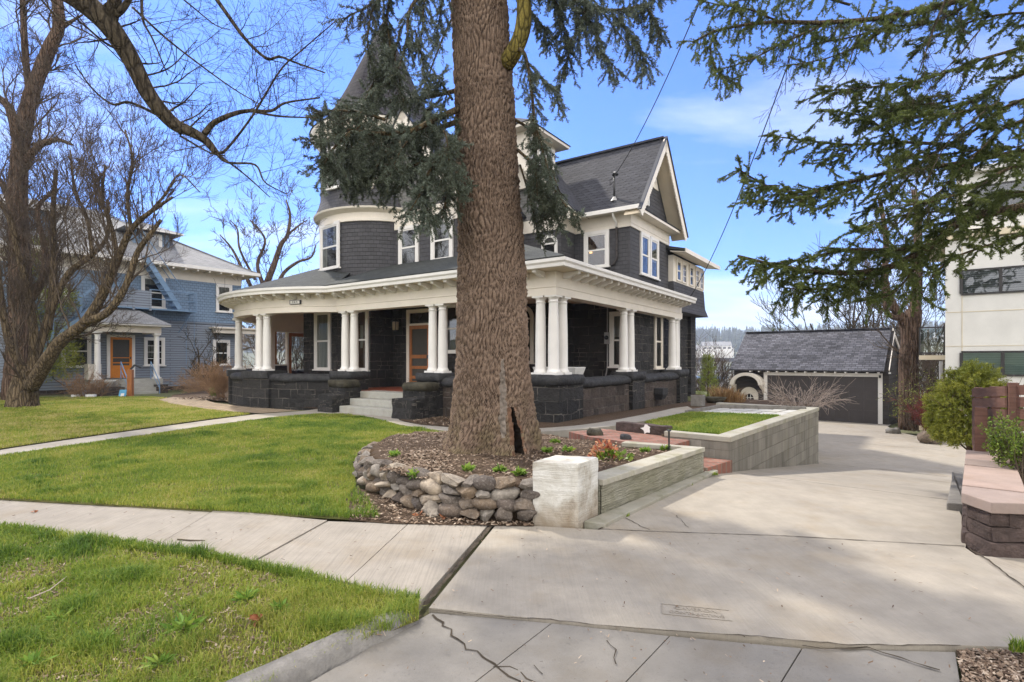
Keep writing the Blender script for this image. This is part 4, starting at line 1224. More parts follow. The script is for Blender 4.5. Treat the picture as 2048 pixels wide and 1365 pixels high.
def rough_box(m, x0, x1, y0, y1, z0, z1, step=0.09, amp=0.03, rounding=0.03, mi=None, seed=0.0):
    if x0 > x1: x0, x1 = x1, x0
    nx, ny, nz = [max(2, int(abs(q) / step)) for q in (x1 - x0, y1 - y0, z1 - z0)]
    idx = {}
    o = len(m.v)
    c = Vector(((x0 + x1) / 2, (y0 + y1) / 2, (z0 + z1) / 2))
    def vid(i, j, k):
        if (i, j, k) not in idx:
            p = Vector((x0 + (x1 - x0) * i / nx, y0 + (y1 - y0) * j / ny, z0 + (z1 - z0) * k / nz))
            e = (i in (0, nx)) + (j in (0, ny)) + (k in (0, nz))
            if e >= 2: p += (c - p).normalized() * rounding * (e - 1)
            sp = p + Vector((seed, seed * 1.7, seed * 0.6))
            p = p + noise.noise_vector(sp * 4.0) * amp + noise.noise_vector(sp * 11) * amp * 0.5
            idx[(i, j, k)] = o + len(idx); m.v.append(tuple(p))
        return idx[(i, j, k)]
    def q(*f): m.f.append(f); m.m.append(m.cur if mi is None else mi)
    for i in range(nx):
        for j in range(ny):
            q(vid(i, j, 0), vid(i, j + 1, 0), vid(i + 1, j + 1, 0), vid(i + 1, j, 0))
            q(vid(i, j, nz), vid(i + 1, j, nz), vid(i + 1, j + 1, nz), vid(i, j + 1, nz))
    for i in range(nx):
        for k in range(nz):
            q(vid(i, 0, k), vid(i + 1, 0, k), vid(i + 1, 0, k + 1), vid(i, 0, k + 1))
            q(vid(i, ny, k), vid(i, ny, k + 1), vid(i + 1, ny, k + 1), vid(i + 1, ny, k))
    for j in range(ny):
        for k in range(nz):
            q(vid(0, j, k), vid(0, j, k + 1), vid(0, j + 1, k + 1), vid(0, j + 1, k))
            q(vid(nx, j, k), vid(nx, j + 1, k), vid(nx, j + 1, k + 1), vid(nx, j, k + 1))

# parapet between the piers
kn = [(-0.13, -0.5), (0.25, -0.5), (0.25, 0.835), (-0.13, 0.835)]
m = MB()
sweep(m, [L(0, 9.2), L(0, 0), L(3.3, 0)], kn)
m.build('parapet_wall', M['basalt_brown'], HOUSE, recalc=True)
m = MB()
sweep(m, [L(7.6, 0), L(8.0, 0)] + [arcpt(ARC0 + (R(400) - ARC0) * i / 44) for i in range(1, 45)], kn)
m.build('parapet_wall', M['basalt'], HOUSE, recalc=True)
capp = [(-0.16, 0.84), (0.28, 0.84), (0.33, 0.90), (0.34, 0.98), (0.29, 1.05), (0.16, 1.09), (-0.04, 1.095), (-0.15, 1.06), (-0.2, 0.97), (-0.19, 0.88)]
m = MB()
sweep(m, [L(0, 9.2), L(0, 0.5)], capp, rough=0.03, sub=0.10)
sweep(m, [L(0.6, 0), L(3.3, 0)], capp, rough=0.03, sub=0.10)
sweep(m, [L(7.8, 0), L(8.0, 0)] + [arcpt(ARC0 + (R(400) - ARC0) * i / 44) for i in range(1, 45)], capp, rough=0.03, sub=0.10)
m.build('parapet_coping', M['cap_stone'], HOUSE, smooth=True, recalc=True)
# piers with rock-faced caps
def pier(a0, a1, b0, b1, mat='basalt'):
    m = MB(); rough_box(m, -a0, -a1, b0, b1, -0.5, 0.955, 0.14, 0.018, 0.0, seed=a0 * 3.1)
    o = m.build('pier', M[mat], HOUSE, uv=True)
    m = MB(); rough_box(m, -a0 + 0.06, -a1 - 0.06, b0 - 0.06, b1 + 0.06, 0.957, 1.19, 0.09, 0.022, 0.03, seed=b1)
    m.build('pier_cap', M['cap_stone'], o, smooth=True)
pier(-0.37, 0.76, -0.37, 0.80)
pier(3.30, 4.15, -0.37, 0.35)
pier(7.00, 7.95, -0.37, 0.35)
pier(-0.37, 0.30, 3.95, 4.90)
pier(-0.37, 0.30, 8.30, 9.25)
for t0, t1 in ((R(259), R(274)), (R(291), R(305)), (R(324), R(337))):
    m = MB()
    for (r0, r1, z0, z1, mi) in ((4.60, 5.34, -0.5, 0.955, 0), (4.55, 5.40, 0.957, 1.185, 1)):
        th = [t0 + (t1 - t0) * i / 8 for i in range(9)]
        pts = [arcpt(t, r1) for t in th] + [arcpt(t, r0) for t in th[::-1]]
        m.prism([(p.x, p.y) for p in pts], z0, z1, mi)
    m.build('pier', [M['basalt'], M['cap_stone']], HOUSE)
# steps and their cheek walls
m = MB()
hbox(m, 4.10, 6.50, -1.15, 0.2, -0.2, 0.215)
hbox(m, 4.10, 6.50, -0.78, 0.2, 0.216, 0.41)
hbox(m, 4.10, 6.50, -0.40, 0.2, 0.411, 0.605)
m.build('front_steps', M['step'], HOUSE, bevel=0.012)
for a0, a1 in ((3.30, 4.10), (6.50, 7.25)):
    m = MB(); rough_box(m, -a0, -a1, -0.95, -0.36, -0.3, 0.72, 0.12, 0.02, 0.0, seed=a0)
    rough_box(m, -a0 - 0.02, -a1 + 0.02, -1.38, -0.93, -0.3, 0.55, 0.12, 0.03, 0.02, seed=a0 + 5)
    o = m.build('cheek_wall', M['basalt'], HOUSE)
    m = MB(); rough_box(m, -a0 + 0.05, -a1 - 0.05, -1.0, -0.36, 0.725, 0.945, 0.08, 0.03, 0.04, seed=a1)
    m.build('cheek_cap', M['cap_mossy'], o, smooth=True)

# --- windows and doors
def frame_axes(nang):
    n = Vector((math.cos(nang), math.sin(nang), 0)); t = Vector((-math.sin(nang), math.cos(nang), 0))
    return n, t
def window(parent, c, nang, w, h, cas=0.11, rows=2, cols_=1, curtain=None, backing='room', arch=False, mat='white', sill=True, sash=0.05, name='window', glass='glass', blind=False, trimtop=False):
    """casing, sashes and meeting rail as one frame; pane, sill and curtain beneath it. c = bottom centre on the wall face"""
    n, t = frame_axes(nang); up = Vector((0, 0, 1)); c = Vector(c)
    def pt(u, v, d): return c + t * u + up * v + n * d
    def bx(m, u0, u1, v0, v1, d0, d1, mi=None): m.obox(pt((u0 + u1) / 2, (v0 + v1) / 2, (d0 + d1) / 2), t * (u1 - u0) / 2, up * (v1 - v0) / 2, n * (d1 - d0) / 2, mi)
    m = MB()
    hw = w / 2
    if arch:
        rO, rI = hw, hw - cas; zs = h - hw
        bx(m, -hw, -hw + cas, 0, zs, 0.0, 0.06); bx(m, hw - cas, hw, 0, zs, 0.0, 0.06)
        for i in range(14):
            a0 = math.pi * i / 14; a1 = math.pi * (i + 1) / 14
            q = [pt(r * math.cos(a), zs + r * math.sin(a), 0.0) for r, a in ((rI, a0), (rO, a0), (rO, a1), (rI, a1))]
            m.extrude(q, n * 0.06)
        bx(m, -hw + cas, hw - cas, zs - 0.025, zs + 0.025, 0.0, 0.045)
        for k in range(1, cols_): 
            u = -hw + cas + (w - 2 * cas) * k / cols_
            bx(m, u - 0.012, u + 0.012, 0.05, h - cas, 0.02, 0.042)
    else:
        bx(m, -hw, -hw + cas, 0, h, 0.0, 0.06); bx(m, hw - cas, hw, 0, h, 0.0, 0.06)
        bx(m, -hw + cas, hw - cas, h - cas, h, 0.0, 0.06)
        if trimtop: bx(m, -hw - 0.04, hw + 0.04, h + 0.001, h + 0.05, 0.0, 0.09)
        iw = hw - cas
        bx(m, -iw, -iw + sash, 0.03, h - cas, 0.0, 0.042); bx(m, iw - sash, iw, 0.03, h - cas, 0.0, 0.042)
        bx(m, -iw + sash, iw - sash, h - cas - sash, h - cas, 0.0, 0.042)
        for k in range(1, rows):
            v = 0.03 + (h - cas - 0.03) * k / rows
            th = 0.028 if rows == 2 else 0.013
            bx(m, -iw + sash, iw - sash, v - th, v + th, 0.0, 0.046 if rows == 2 else 0.036)
        for k in range(1, cols_):
            u = -iw + 2 * iw * k / cols_
            bx(m, u - 0.012, u + 0.012, 0.06, h - cas - sash, 0.0, 0.034)
    bx(m, -hw + cas, hw - cas, 0.0, 0.06 if not sill else 0.07, 0.0, 0.044)
    o = m.build(name, M[mat], parent, recalc=True)
    g_ = MB()
    if arch:
        q = [pt(-hw + cas, 0.05, 0.028), pt(hw - cas, 0.05, 0.028)] + [pt((hw - cas) * math.cos(math.pi * i / 12), h - hw + (hw - cas) * math.sin(math.pi * i / 12), 0.028) for i in range(13)]
        g_.poly(q)
    else:
        g_.poly([pt(-hw + cas, 0.04, 0.028), pt(hw - cas, 0.04, 0.028), pt(hw - cas, h - cas, 0.028), pt(-hw + cas, h - cas, 0.028)])
    g_.build('pane', M[glass], o, uv=False)
    g_ = MB()
    if arch:
        g_.poly([p - n * 0.022 for p in q])
    else:
        g_.poly([pt(-hw + 0.02, 0.02, 0.005), pt(hw - 0.02, 0.02, 0.005), pt(hw - 0.02, h - 0.02, 0.005), pt(-hw + 0.02, h - 0.02, 0.005)])
    g_.build('interior_sheet', M[backing], o, uv=False)  # flat sheet on the wall, its dark colour standing in for unlit depth
    if curtain:
        g_ = MB()
        for (u0, u1, v0, v1) in curtain:
            k = 10
            iw = hw - cas
            for i in range(k):
                ua = -iw + 2 * iw * (u0 + (u1 - u0) * i / k); ub = -iw + 2 * iw * (u0 + (u1 - u0) * (i + 1) / k)
                da = 0.010 + 0.007 * (i % 2); db = 0.010 + 0.007 * ((i + 1) % 2)
                va, vb = 0.04 + (h - cas) * v0, 0.04 + (h - cas - 0.05) * v1
                g_.poly([pt(ua, va, da), pt(ub, va, db), pt(ub, vb, db), pt(ua, vb, da)])
        g_.build('curtain' if not blind else 'blind', M['curtain' if not blind else blind], o, uv=False)
    if sill:
        g_ = MB(); bx(g_, -hw - 0.05, hw + 0.05, -0.05, -0.001, -0.01, 0.10); g_.build('sill', M[mat], o)
    return o
NF = -math.pi / 2     # facing front
NRt = 0.0             # facing right
# ground floor
window(HOUSE, L(10.5, 1.2, 1.20), NF, 0.95, 2.15, curtain=[(0.0, 1.0, 0.0, 0.97)])
window(HOUSE, L(8.45, 1.2, 1.20), NF, 0.95, 2.15, backing='room_warm', curtain=[(0.55, 0.72, 0.35, 0.75)])
window(HOUSE, L(5.05, 2.2, 1.80), NF, 0.8, 1.6)
window(HOUSE, L(4.16, 4.88, 1.45), NF, 1.0, 2.05, arch=True, cas=0.14, cols_=2, mat='cream')
window(HOUSE, L(0.86, 5.83, 1.32), NF, 0.72, 1.85, curtain=[(0, 0.5, 0.55, 0.97)])
window(HOUSE, L(0.75, 11.2, 1.25), NRt, 0.9, 2.0)
window(HOUSE, L(0.35, 8.05, 1.25), NRt, 0.8, 2.0, mat='cream')
# upper floor
window(HOUSE, L(6.88, 2.0, 4.72), NF, 0.95, 1.40, rows=2, curtain=[(0.0, 1.0, 0.0, 0.55)], blind='screen')
window(HOUSE, L(5.36, 2.0, 4.80), NF, 0.95, 1.35, rows=2, curtain=[(0.0, 1.0, 0.0, 0.55)], blind='screen')
window(HOUSE, L(3.02, 4.88, 5.0), NF, 0.62, 0.85, arch=True, cas=0.10, sill=False)
window(HOUSE, L(1.71, 5.83, 4.74), NF, 0.95, 1.24, backing='room_warm')
window(HOUSE, L(0.50, 7.12, 4.52), NRt, 0.85, 1.46, curtain=[(0.0, 0.5, 0.45, 1.0)])
window(HOUSE, L(0.50, 8.02, 4.52), NRt, 0.85, 1.46, curtain=[(0.3, 1.0, 0.4, 1.0)])
window(HOUSE, L(0.50, 7.15, 7.02), NRt, 0.62, 0.76, cas=0.08, rows=1, sill=False)
for b_ in (7.45, 7.85): window(HOUSE, L(0.46, b_, 8.02), NRt, 0.34, 0.42, cas=0.06, rows=2, cols_=2, sill=False)
for b_, rws, cl in ((10.25, 2, 1), (10.95, 3, 2), (11.9, 2, 1), (12.75, 3, 2), (13.4, 3, 2)):
    window(HOUSE, L(0.31, b_, 4.66), NRt, 0.60, 0.86, cas=0.07, rows=rws, cols_=cl, sill=False, mat='cream')
for k, b_ in enumerate((5.15, 5.75, 6.35)):
    window(dm, L(3.9, b_, 8.62), NRt, 0.5, 0.85, cas=0.06, rows=3, cols_=3, sill=False)
# turret windows follow the round wall
def turret_window(th, z, w, h, r, cur):
    n = Vector((math.cos(th), math.sin(th), 0))
    p = Vector((TC.x, TC.y, z)) + n * (r - w * w / (8 * r) + 0.06)
    o = window(HOUSE, p, th, w, h, cas=0.12, curtain=cur)
    return o
cam_l = HOUSE.matrix_basis.inverted() @ Vector((0, 0, 0))
camth = math.atan2(-TC.y + (-(HC.x) * math.sin(-HOUSE.rotation_euler.z) + -(HC.y) * math.cos(-HOUSE.rotation_euler.z)), -TC.x + (-(HC.x) * math.cos(-HOUSE.rotation_euler.z) - -(HC.y) * math.sin(-HOUSE.rotation_euler.z)))
for dth in (-54, 42): turret_window(camth + R(dth), 4.78, 1.25, 1.62, 2.3, [(0.0, 0.35, 0.0, 1.0), (0.7, 1.0, 0.5, 1.0)])
for dth in (-40, 20): turret_window(camth + R(dth), 7.58, 1.15, 1.45, 2.3, [(0.0, 0.35, 0.0, 1.0)])
# front door with screen, casing and transom
def door(parent, c, nang, w, h, mat, glassbits, trans=True, name='front_door', casing='cream'):
    n, t = frame_axes(nang); up = Vector((0, 0, 1)); c = Vector(c)
    def bx(m, u0, u1, v0, v1, d0, d1): m.obox(c + t * (u0 + u1) / 2 + up * (v0 + v1) / 2 + n * (d0 + d1) / 2, t * (u1 - u0) / 2, up * (v1 - v0) / 2, n * (d1 - d0) / 2)
    m = MB()
    H = h + (0.55 if trans else 0.12)
    bx(m, -w / 2 - 0.13, -w / 2, 0, H, 0, 0.07); bx(m, w / 2, w / 2 + 0.13, 0, H, 0, 0.07)
    bx(m, -w / 2, w / 2, H - 0.12, H, 0, 0.07)
    if trans: bx(m, -w / 2, w / 2, h, h + 0.07, 0, 0.06)
    cz = m.build(name + '_frame', M[casing], parent)
    m = MB()
    rl = 0.11
    bx(m, -w / 2, -w / 2 + rl, 0, h, 0.005, 0.05); bx(m, w / 2 - rl, w / 2, 0, h, 0.005, 0.05)
    for v0, v1 in glassbits: bx(m, -w / 2 + rl, w / 2 - rl, v0, v1, 0.005, 0.05)
    d_ = m.build(name, M[mat], parent)
    m = MB(); bx(m, -w / 2 + rl, w / 2 - rl, 0.02, h - 0.02, 0.006, 0.02); m.build('screen', M['screen'], d_)
    m = MB(); bx(m, w / 2 - 0.09, w / 2 - 0.05, h * 0.46, h * 0.52, 0.051, 0.10); m.build('handle', M['black_metal'], d_)
    if trans:
        m = MB(); bx(m, -w / 2, w / 2, h + 0.07, H - 0.12, 0.005, 0.02); m.build('transom_pane', M['glass_dark'], cz)
    return d_
M['glass_dark'] = material('dark glass', lambda b: {'Base Color': b.ramp(b.noise(2, obc(b), 3).outputs[0], [(0.3, (0.012, 0.013, 0.015)), (0.7, (0.03, 0.03, 0.03))])}, 0.06, 0.6)
door(HOUSE, L(6.55, 2.2, 0.62), NF, 0.95, 2.1, 'orange_wood', [(0, 0.2), (0.28, 0.38), (0.62, 0.72), (0.98, 1.1), (1.98, 2.1)])
# glazed porch end seen through the columns on the left
m = MB()
hbox(m, 14.45, 14.6, 1.55, 1.72, 0.6, 3.5); hbox(m, 14.45, 14.6, 2.28, 2.36, 0.6, 3.5); hbox(m, 14.45, 14.6, 3.3, 3.45, 0.6, 3.5)
hbox(m, 14.44, 14.61, 1.72, 3.3, 2.72, 3.5); hbox(m, 14.47, 14.58, 1.72, 2.28, 1.30, 1.36)
po = m.build('porch_screen', M['cream'], HOUSE)
m = MB(); hbox(m, 14.46, 14.58, 1.72, 2.28, 0.6, 1.30); m.build('low_panel', M['garage_siding'], po)
m = MB()
hbox(m, 14.48, 14.55, 2.36, 2.50, 0.6, 2.7); hbox(m, 14.48, 14.55, 3.16, 3.3, 0.6, 2.7); hbox(m, 14.48, 14.55, 2.5, 3.16, 0.6, 0.85); hbox(m, 14.48, 14.55, 2.5, 3.16, 2.55, 2.7)
hbox(m, 14.46, 14.57, 1.72, 1.80, 1.36, 2.72)
po2 = m.build('porch_door', M['orange_wood'], HOUSE)
m = MB(); m.poly([L(14.52, 2.5, 0.85), L(14.52, 3.16, 0.85), L(14.52, 3.16, 2.55), L(14.52, 2.5, 2.55)]); m.build('pane', M['glass'], po2, uv=False)
m = MB(); m.tube([L(14.44, 2.62, 1.1), L(14.36, 2.62, 1.14), L(14.36, 2.62, 1.36), L(14.44, 2.62, 1.4)], 0.022, 8); m.build('handle', M['white'], po2, smooth=True)

# --- fittings
m = MB()
pth = -1
lo_c = L(7.55, 2.02, 2.78)
m.box(lo_c.x - 0.05, lo_c.x + 0.05, lo_c.y, lo_c.y + 0.18, 2.86, 2.92)
m.bar((lo_c.x, lo_c.y - 0.02, 2.94), (lo_c.x, lo_c.y - 0.02, 3.06), 0.02)
for sx in (-1, 1):
    for sy in (-1, 1): m.bar((lo_c.x + sx * 0.07, lo_c.y - 0.02 + sy * 0.07, 2.58), (lo_c.x + sx * 0.10, lo_c.y - 0.02 + sy * 0.10, 2.88), 0.016)
m.box(lo_c.x - 0.12, lo_c.x + 0.12, lo_c.y - 0.14, lo_c.y + 0.10, 2.88, 2.905)
m.lathe((lo_c.x, lo_c.y - 0.02, 2.905), [(0.13, 0), (0.03, 0.09), (0.0, 0.1)], 8)
m.box(lo_c.x - 0.08, lo_c.x + 0.08, lo_c.y - 0.10, lo_c.y + 0.06, 2.555, 2.58)
ln = m.build('porch_lantern', M['black_metal'], HOUSE)
m = MB(); m.box(lo_c.x - 0.075, lo_c.x + 0.075, lo_c.y - 0.095, lo_c.y + 0.055, 2.585, 2.87); m.build('lamp_glass', M['lamp_glass'], ln)
# number plate
th = None
pn = MB()
best = None
for i in range(200):
    d = 9.25 + 8 + 0.02 * i
    p, nn = path_at(d)
    w = HW(-p.x, p.y)
    u = CXP + FPX * w.x / w.y
    if best is None or abs(u - 597) < best[0]: best = (abs(u - 597), p, nn)
_, p, nn = best
tt = Vector((-nn.y, nn.x, 0))
ctr = p + nn * 0.165 + Vector((0, 0, 3.405))
pn.obox(ctr, tt * 0.20, Vector((0, 0, 0.068)), nn * 0.03)
no = pn.build('house_number', M['black_metal'], HOUSE)
pn = MB(); pn.obox(ctr + nn * 0.0315, tt * 0.172, Vector((0, 0, 0.05)), nn * 0.002); pn.build('number_plate', M['white'], no)
Mx = Matrix.Translation(ctr + nn * 0.036) @ Matrix(((tt.x, 0, nn.x, 0), (tt.y, 0, nn.y, 0), (0, 1, 0, 0), (0, 0, 0, 1)))
text_mesh('3 6 4', 0.095, M['black_metal'], 'number_lettering', no, Mx)
# electric meter and conduit on the bay wall
m = MB()
mc = L(1.28, 5.83, 2.28)
m.box(mc.x - 0.09, mc.x + 0.09, 5.70, 5.829, 2.09, 2.48)
m.lathe((0, 0, 0), [(0.0, 0.0)], 3) if False else None
me_ = m.build('electric_meter', M['grey_metal'], HOUSE)
m = MB(); m.tube([(mc.x + 0.0, 5.66, 2.30), (mc.x + 0.0, 5.70, 2.30)], 0.07, 16); m.build('meter_dial', M['glass_dark'], me_)
m = MB(); m.tube([(mc.x, 5.76, 2.48), (mc.x, 5.76, 3.5)], 0.022, 8); m.tube([(mc.x, 5.76, 2.09), (mc.x, 5.76, 1.35), (mc.x - 0.04, 5.76, 1.1), (mc.x - 0.1, 5.76, 0.9)], 0.022, 8); m.build('conduit', M['grey_metal'], me_, smooth=True)
# downpipe on the bay
m = MB(); px_ = L(0.95, 5.77).x
m.tube([(px_, 5.45, 6.42), (px_, 5.50, 6.3), (px_, 5.76, 6.15), (px_, 5.76, 6.0)], 0.04, 8, mi=1)
m.tube([(px_, 5.77, 6.0), (px_, 5.77, 4.95), (px_ - 0.08, 5.76, 4.8), (px_ - 0.2, 5.74, 4.72)], 0.04, 8, mi=0)
m.build('downpipe', [M['garage_siding'], M['white']], HOUSE, smooth=True)
# service mast on the bay roof
m = MB()
mb = L(1.05, 5.81, 6.95)
m.tube([mb, mb + Vector((0, 0, 0.82))], 0.035, 8); m.tube([mb + Vector((-.03, 0, 0.80)), mb + Vector((.0, 0, 0.90)), mb + Vector((.09, -.03, 0.88)), mb + Vector((.12, -.05, 0.8))], 0.055, 8)
for k in range(3): m.tube([mb + Vector((.1, -.05, 0.8)), mb + Vector((-.08 - .04 * k, -.08, 0.66)), mb + Vector((-.1 - .02 * k, -.06, 0.5)), mb + Vector((0.02, -.04, 0.62))], 0.008, 5)
mo = m.build('service_mast', M['black_metal'], HOUSE, smooth=True)
m = MB(); m.lathe((mb.x, mb.y, mb.z - 0.06), [(0.15, 0.0), (0.06, 0.12), (0.045, 0.16)], 12); m.build('flashing', M['grey_metal'], mo, smooth=True)
# small lamp glow inside the bay window: a lit shade
m = MB(); lc = L(1.93, 5.79, 5.28); m.box(lc.x - 0.05, lc.x + 0.05, 5.815, 5.824, 5.24, 5.33)
M['lit_shade'] = material('lit lamp shade', lambda b: {'Base Color': (0.8, 0.5, 0.2), 'Emission Color': (1.0, 0.55, 0.18), 'Emission Strength': 1.2})
m.build('lit_lamp', M['lit_shade'], HOUSE)
# spigot, hose bib and vent hood low on the right wall
m = MB(); sp = L(-0.27, 6.2)
m.box(sp.x - 0.02, sp.x + 0.28, 6.0, 6.5, 0.42, 0.62); m.add([(sp.x, 6.0, 0.42), (sp.x + 0.28, 6.0, 0.42), (sp.x + 0.2, 6.1, 0.25), (sp.x, 6.1, 0.25), (sp.x, 6.5, 0.42), (sp.x + 0.28, 6.5, 0.42), (sp.x + 0.2, 6.4, 0.25), (sp.x, 6.4, 0.25)], [(0, 1, 2, 3), (4, 7, 6, 5), (1, 5, 6, 2), (3, 2, 6, 7)])
m.build('vent_hood', M['cap_stone'], HOUSE, recalc=True)
# things standing on the porch
ch = thing('porch_chair', 'small orange wooden chair on the porch half hidden by the big trunk', 'chair', HW(3.35, 1.3, 0.6), R(30))
m = MB()
m.box(-0.22, 0.22, -0.22, 0.22, 0.42, 0.46); m.build('seat', M['orange_wood'], ch)
m = MB()
for k in (-0.19, 0.0, 0.19): m.box(k - 0.05, k + 0.05, 0.19, 0.215, 0.5, 0.95)
m.box(-0.24, 0.24, 0.187, 0.22, 0.93, 1.0); m.build('backrest', M['orange_wood'], ch)
for sx in (-1, 1):
    for sy in (-1, 1):
        m = MB(); m.bar((sx * 0.19, sy * 0.19, 0), (sx * 0.18, sy * 0.18, 0.42), 0.04); m.build('leg', M['orange_wood'], ch)
tb = thing('porch_planter', 'long white trough standing behind the corner columns of the porch', 'planter', HW(0.6, 1.3, 1.0), math.atan2(-0.572, 0.82))
m = MB()
v = []
for z, e in ((0.0, 0.0), (0.36, 0.10)):
    v += [(-0.55 - e, -0.2 - e, z), (0.55 + e, -0.2 - e, z), (0.55 + e, 0.2 + e, z), (-0.55 - e, 0.2 + e, z)]
m.add(v, [(3, 2, 1, 0), (0, 1, 5, 4), (1, 2, 6, 5), (2, 3, 7, 6), (3, 0, 4, 7), (4, 5, 6, 7)])
m.build('trough', M['plastic_white'], tb, bevel=0.02)
m = MB()
for sx in (-0.4, 0.4): m.box(sx - 0.04, sx + 0.04, -0.15, 0.15, -0.4, -0.001)
m.build('trestle', M['white'], tb)
# ------------------------------------------------------------------ garden walls, pier, brown block wall, fence
def displaced_box(name, mat, parent, x0, x1, y0, y1, z0, z1, step, amp, rounding, seed, M4=None, smooth=True):
    m = MB(); rough_box(m, x0, x1, y0, y1, z0, z1, step, amp, rounding, seed=seed)
    if M4 is not None: m.v = [tuple(M4 @ Vector(v)) for v in m.v]
    return m.build(name, M[mat], parent, smooth=smooth)

# whitewashed end pier
pa, pb, pc_ = Vector((0.19, 5.12, 0)), Vector((0.61, 5.01, 0)), Vector((0.86, 5.37, 0))
pd = pa + (pc_ - pb)
m = MB()
N_ = 16
def qpt(u, v, z): return pa.lerp(pb, u).lerp(pd.lerp(pc_, u), v) + Vector((0, 0, z))
idx = {}
def pv_(i, j, k):
    if (i, j, k) not in idx:
        p = qpt(i / N_, j / N_, -0.05 + 0.64 * k / N_)
        e = (i in (0, N_)) + (j in (0, N_)) + (k == N_)
        c = qpt(0.5, 0.5, 0.3)
        if e >= 2: p += (c - p).normalized() * 0.008 * (e - 1)
        p = p + noise.noise_vector(p * 3.2) * 0.006 + noise.noise_vector(p * 14) * 0.005
        idx[(i, j, k)] = len(m.v); m.v.append(tuple(p))
    return idx[(i, j, k)]
def pq(*f): m.f.append(f); m.m.append(0)
for i in range(N_):
    for j in range(N_):
        pq(pv_(i, j, N_), pv_(i + 1, j, N_), pv_(i + 1, j + 1, N_), pv_(i, j + 1, N_))
        pq(pv_(i, 0, j), pv_(i + 1, 0, j), pv_(i + 1, 0, j + 1), pv_(i, 0, j + 1))
        pq(pv_(i, N_, j), pv_(i, N_, j + 1), pv_(i + 1, N_, j + 1), pv_(i + 1, N_, j))
        pq(pv_(0, i, j), pv_(0, i, j + 1), pv_(0, i + 1, j + 1), pv_(0, i + 1, j))
        pq(pv_(N_, i, j), pv_(N_, i + 1, j), pv_(N_, i + 1, j + 1), pv_(N_, i, j + 1))
o = m.build('wall_pier', M['pier'], smooth=False)
tag(o, 'squat whitewashed concrete pier at the corner of sidewalk and driveway', 'pier')

# low board-marked wall along the drive with its return along the bricks
lw0, lw1 = Vector((0.885, 5.36, 0)), Vector((2.60, 7.36, 0))
wd = (lw1 - lw0).normalized(); wn = Vector((wd.y, -wd.x, 0))
ret1 = Vector((1.66, 7.92, 0))
inner1 = lw1 - wn * 0.2
W_LOW = thing('low_garden_wall', 'low board marked concrete wall between the flower bed and the driveway', 'wall', lw0)
def off(m, org): m.v = [tuple(Vector(v) - org) for v in m.v]; return m
m = MB(); nseg = 40
prof_h = 0.30
for i in range(nseg + 1):
    p = lw0.lerp(lw1, i / nseg)
    for k in range(9):
        z = -0.1 + (prof_h + 0.1) * k / 8
        w = 0.012 * noise.noise(Vector((p.x * 2.2, p.y * 2.2, z * 28))) + 0.006 * noise.noise(Vector((p.x * 6, p.y * 6, z * 60)))
        m.v.append(tuple(p + wn * w + Vector((0, 0, z))))
for i in range(nseg):
    for k in range(8): m.f.append((i * 9 + k, (i + 1) * 9 + k, (i + 1) * 9 + k + 1, i * 9 + k + 1)); m.m.append(0)
m.prism([lw0 - wn * 0.02, lw1 - wn * 0.02, lw1 - wn * 0.19, lw0 - wn * 0.19], -0.2, prof_h)
rd = (ret1 - lw1).normalized(); rn = Vector((rd.y, -rd.x, 0))
m.prism([lw1 - wn * 0.021, ret1, ret1 - rn * 0.16, lw1 - rn * 0.16 - wn * 0.12], -0.2, prof_h - 0.002)
m.prism([lw1 + wn * 0.004, lw1 - wn * 0.018, lw1 - wn * 0.018 - wd * 0.1, lw1 + wn * 0.004 - wd * 0.05], -0.2, prof_h - 0.004)
off(m, lw0).build('wall_body', M['board_conc'], W_LOW)
m = MB()
m.prism([lw0 + wn * 0.022, lw1 + wn * 0.022 + wd * 0.01, lw1 - wn * 0.22 - wd * 0.16, lw0 - wn * 0.22], prof_h + 0.002, 0.365)
m.prism([lw1 - wn * 0.224 - wd * 0.158, lw1 + wn * 0.018 + wd * 0.012, ret1 + rn * 0.015, ret1 - rn * 0.175], prof_h + 0.003, 0.363)
off(m, lw0).build('coping', M['coping'], W_LOW, bevel=0.008)
# footing strip at its base
m = MB()
m.prism([lw0 + wn * 0.015 - wd * 0.34, lw1 + wn * 0.015 + wd * 0.25, lw1 + wn * 0.13 + wd * 0.2, lw0 + wn * 0.20 - wd * 0.1, lw0 + wn * 0.22 - wd * 0.30], -0.1, 0.035)
tag(m.build('wall_footing', M['footing'], bevel=0.008), kind='structure')

# tall block wall round the upper garden
tw0, tw1 = Vector((3.20, 7.95, 0)), Vector((7.30, 12.90, 0))
td = (tw1 - tw0).normalized(); tn = Vector((td.y, -td.x, 0))
tb0 = Vector((2.42, 8.60, 0)); tb1 = tw1 - Vector((0.766, -0.643, 0)) * 2.35
TALL = thing('tall_garden_wall', 'tall stained concrete block wall holding up the small square lawn', 'wall', tw0)
m = MB(); th_ = 0.2
m.prism([tw0, tw1, tw1 - tn * th_, tw0 - tn * th_], -1.4, 0.335)
sd_ = (tb0 - tw0).normalized(); sn = Vector((-sd_.y, sd_.x, 0))
if sn.dot(td) < 0: sn = -sn
m.prism([tw0 - tn * 0.002 + td * 0.001, tb0, tb0 + sn * 0.16, tw0 + sn * 0.16 - tn * 0.18], -0.5, 0.333)
bd_ = (tb1 - tw1).normalized()
m.prism([tw1 - td * 0.001, tb1, tb1 - td * 0.2, tw1 - td * 0.2 - tn * 0.19], -1.4, 0.331)
off(m, tw0).build('wall_body', M['blockwork'], TALL)
m = MB()
m.prism([tw0 + tn * 0.015, tw1 + tn * 0.015 + td * 0.02, tw1 - tn * 0.225, tw0 - tn * 0.225 + td * 0.17], 0.337, 0.42)
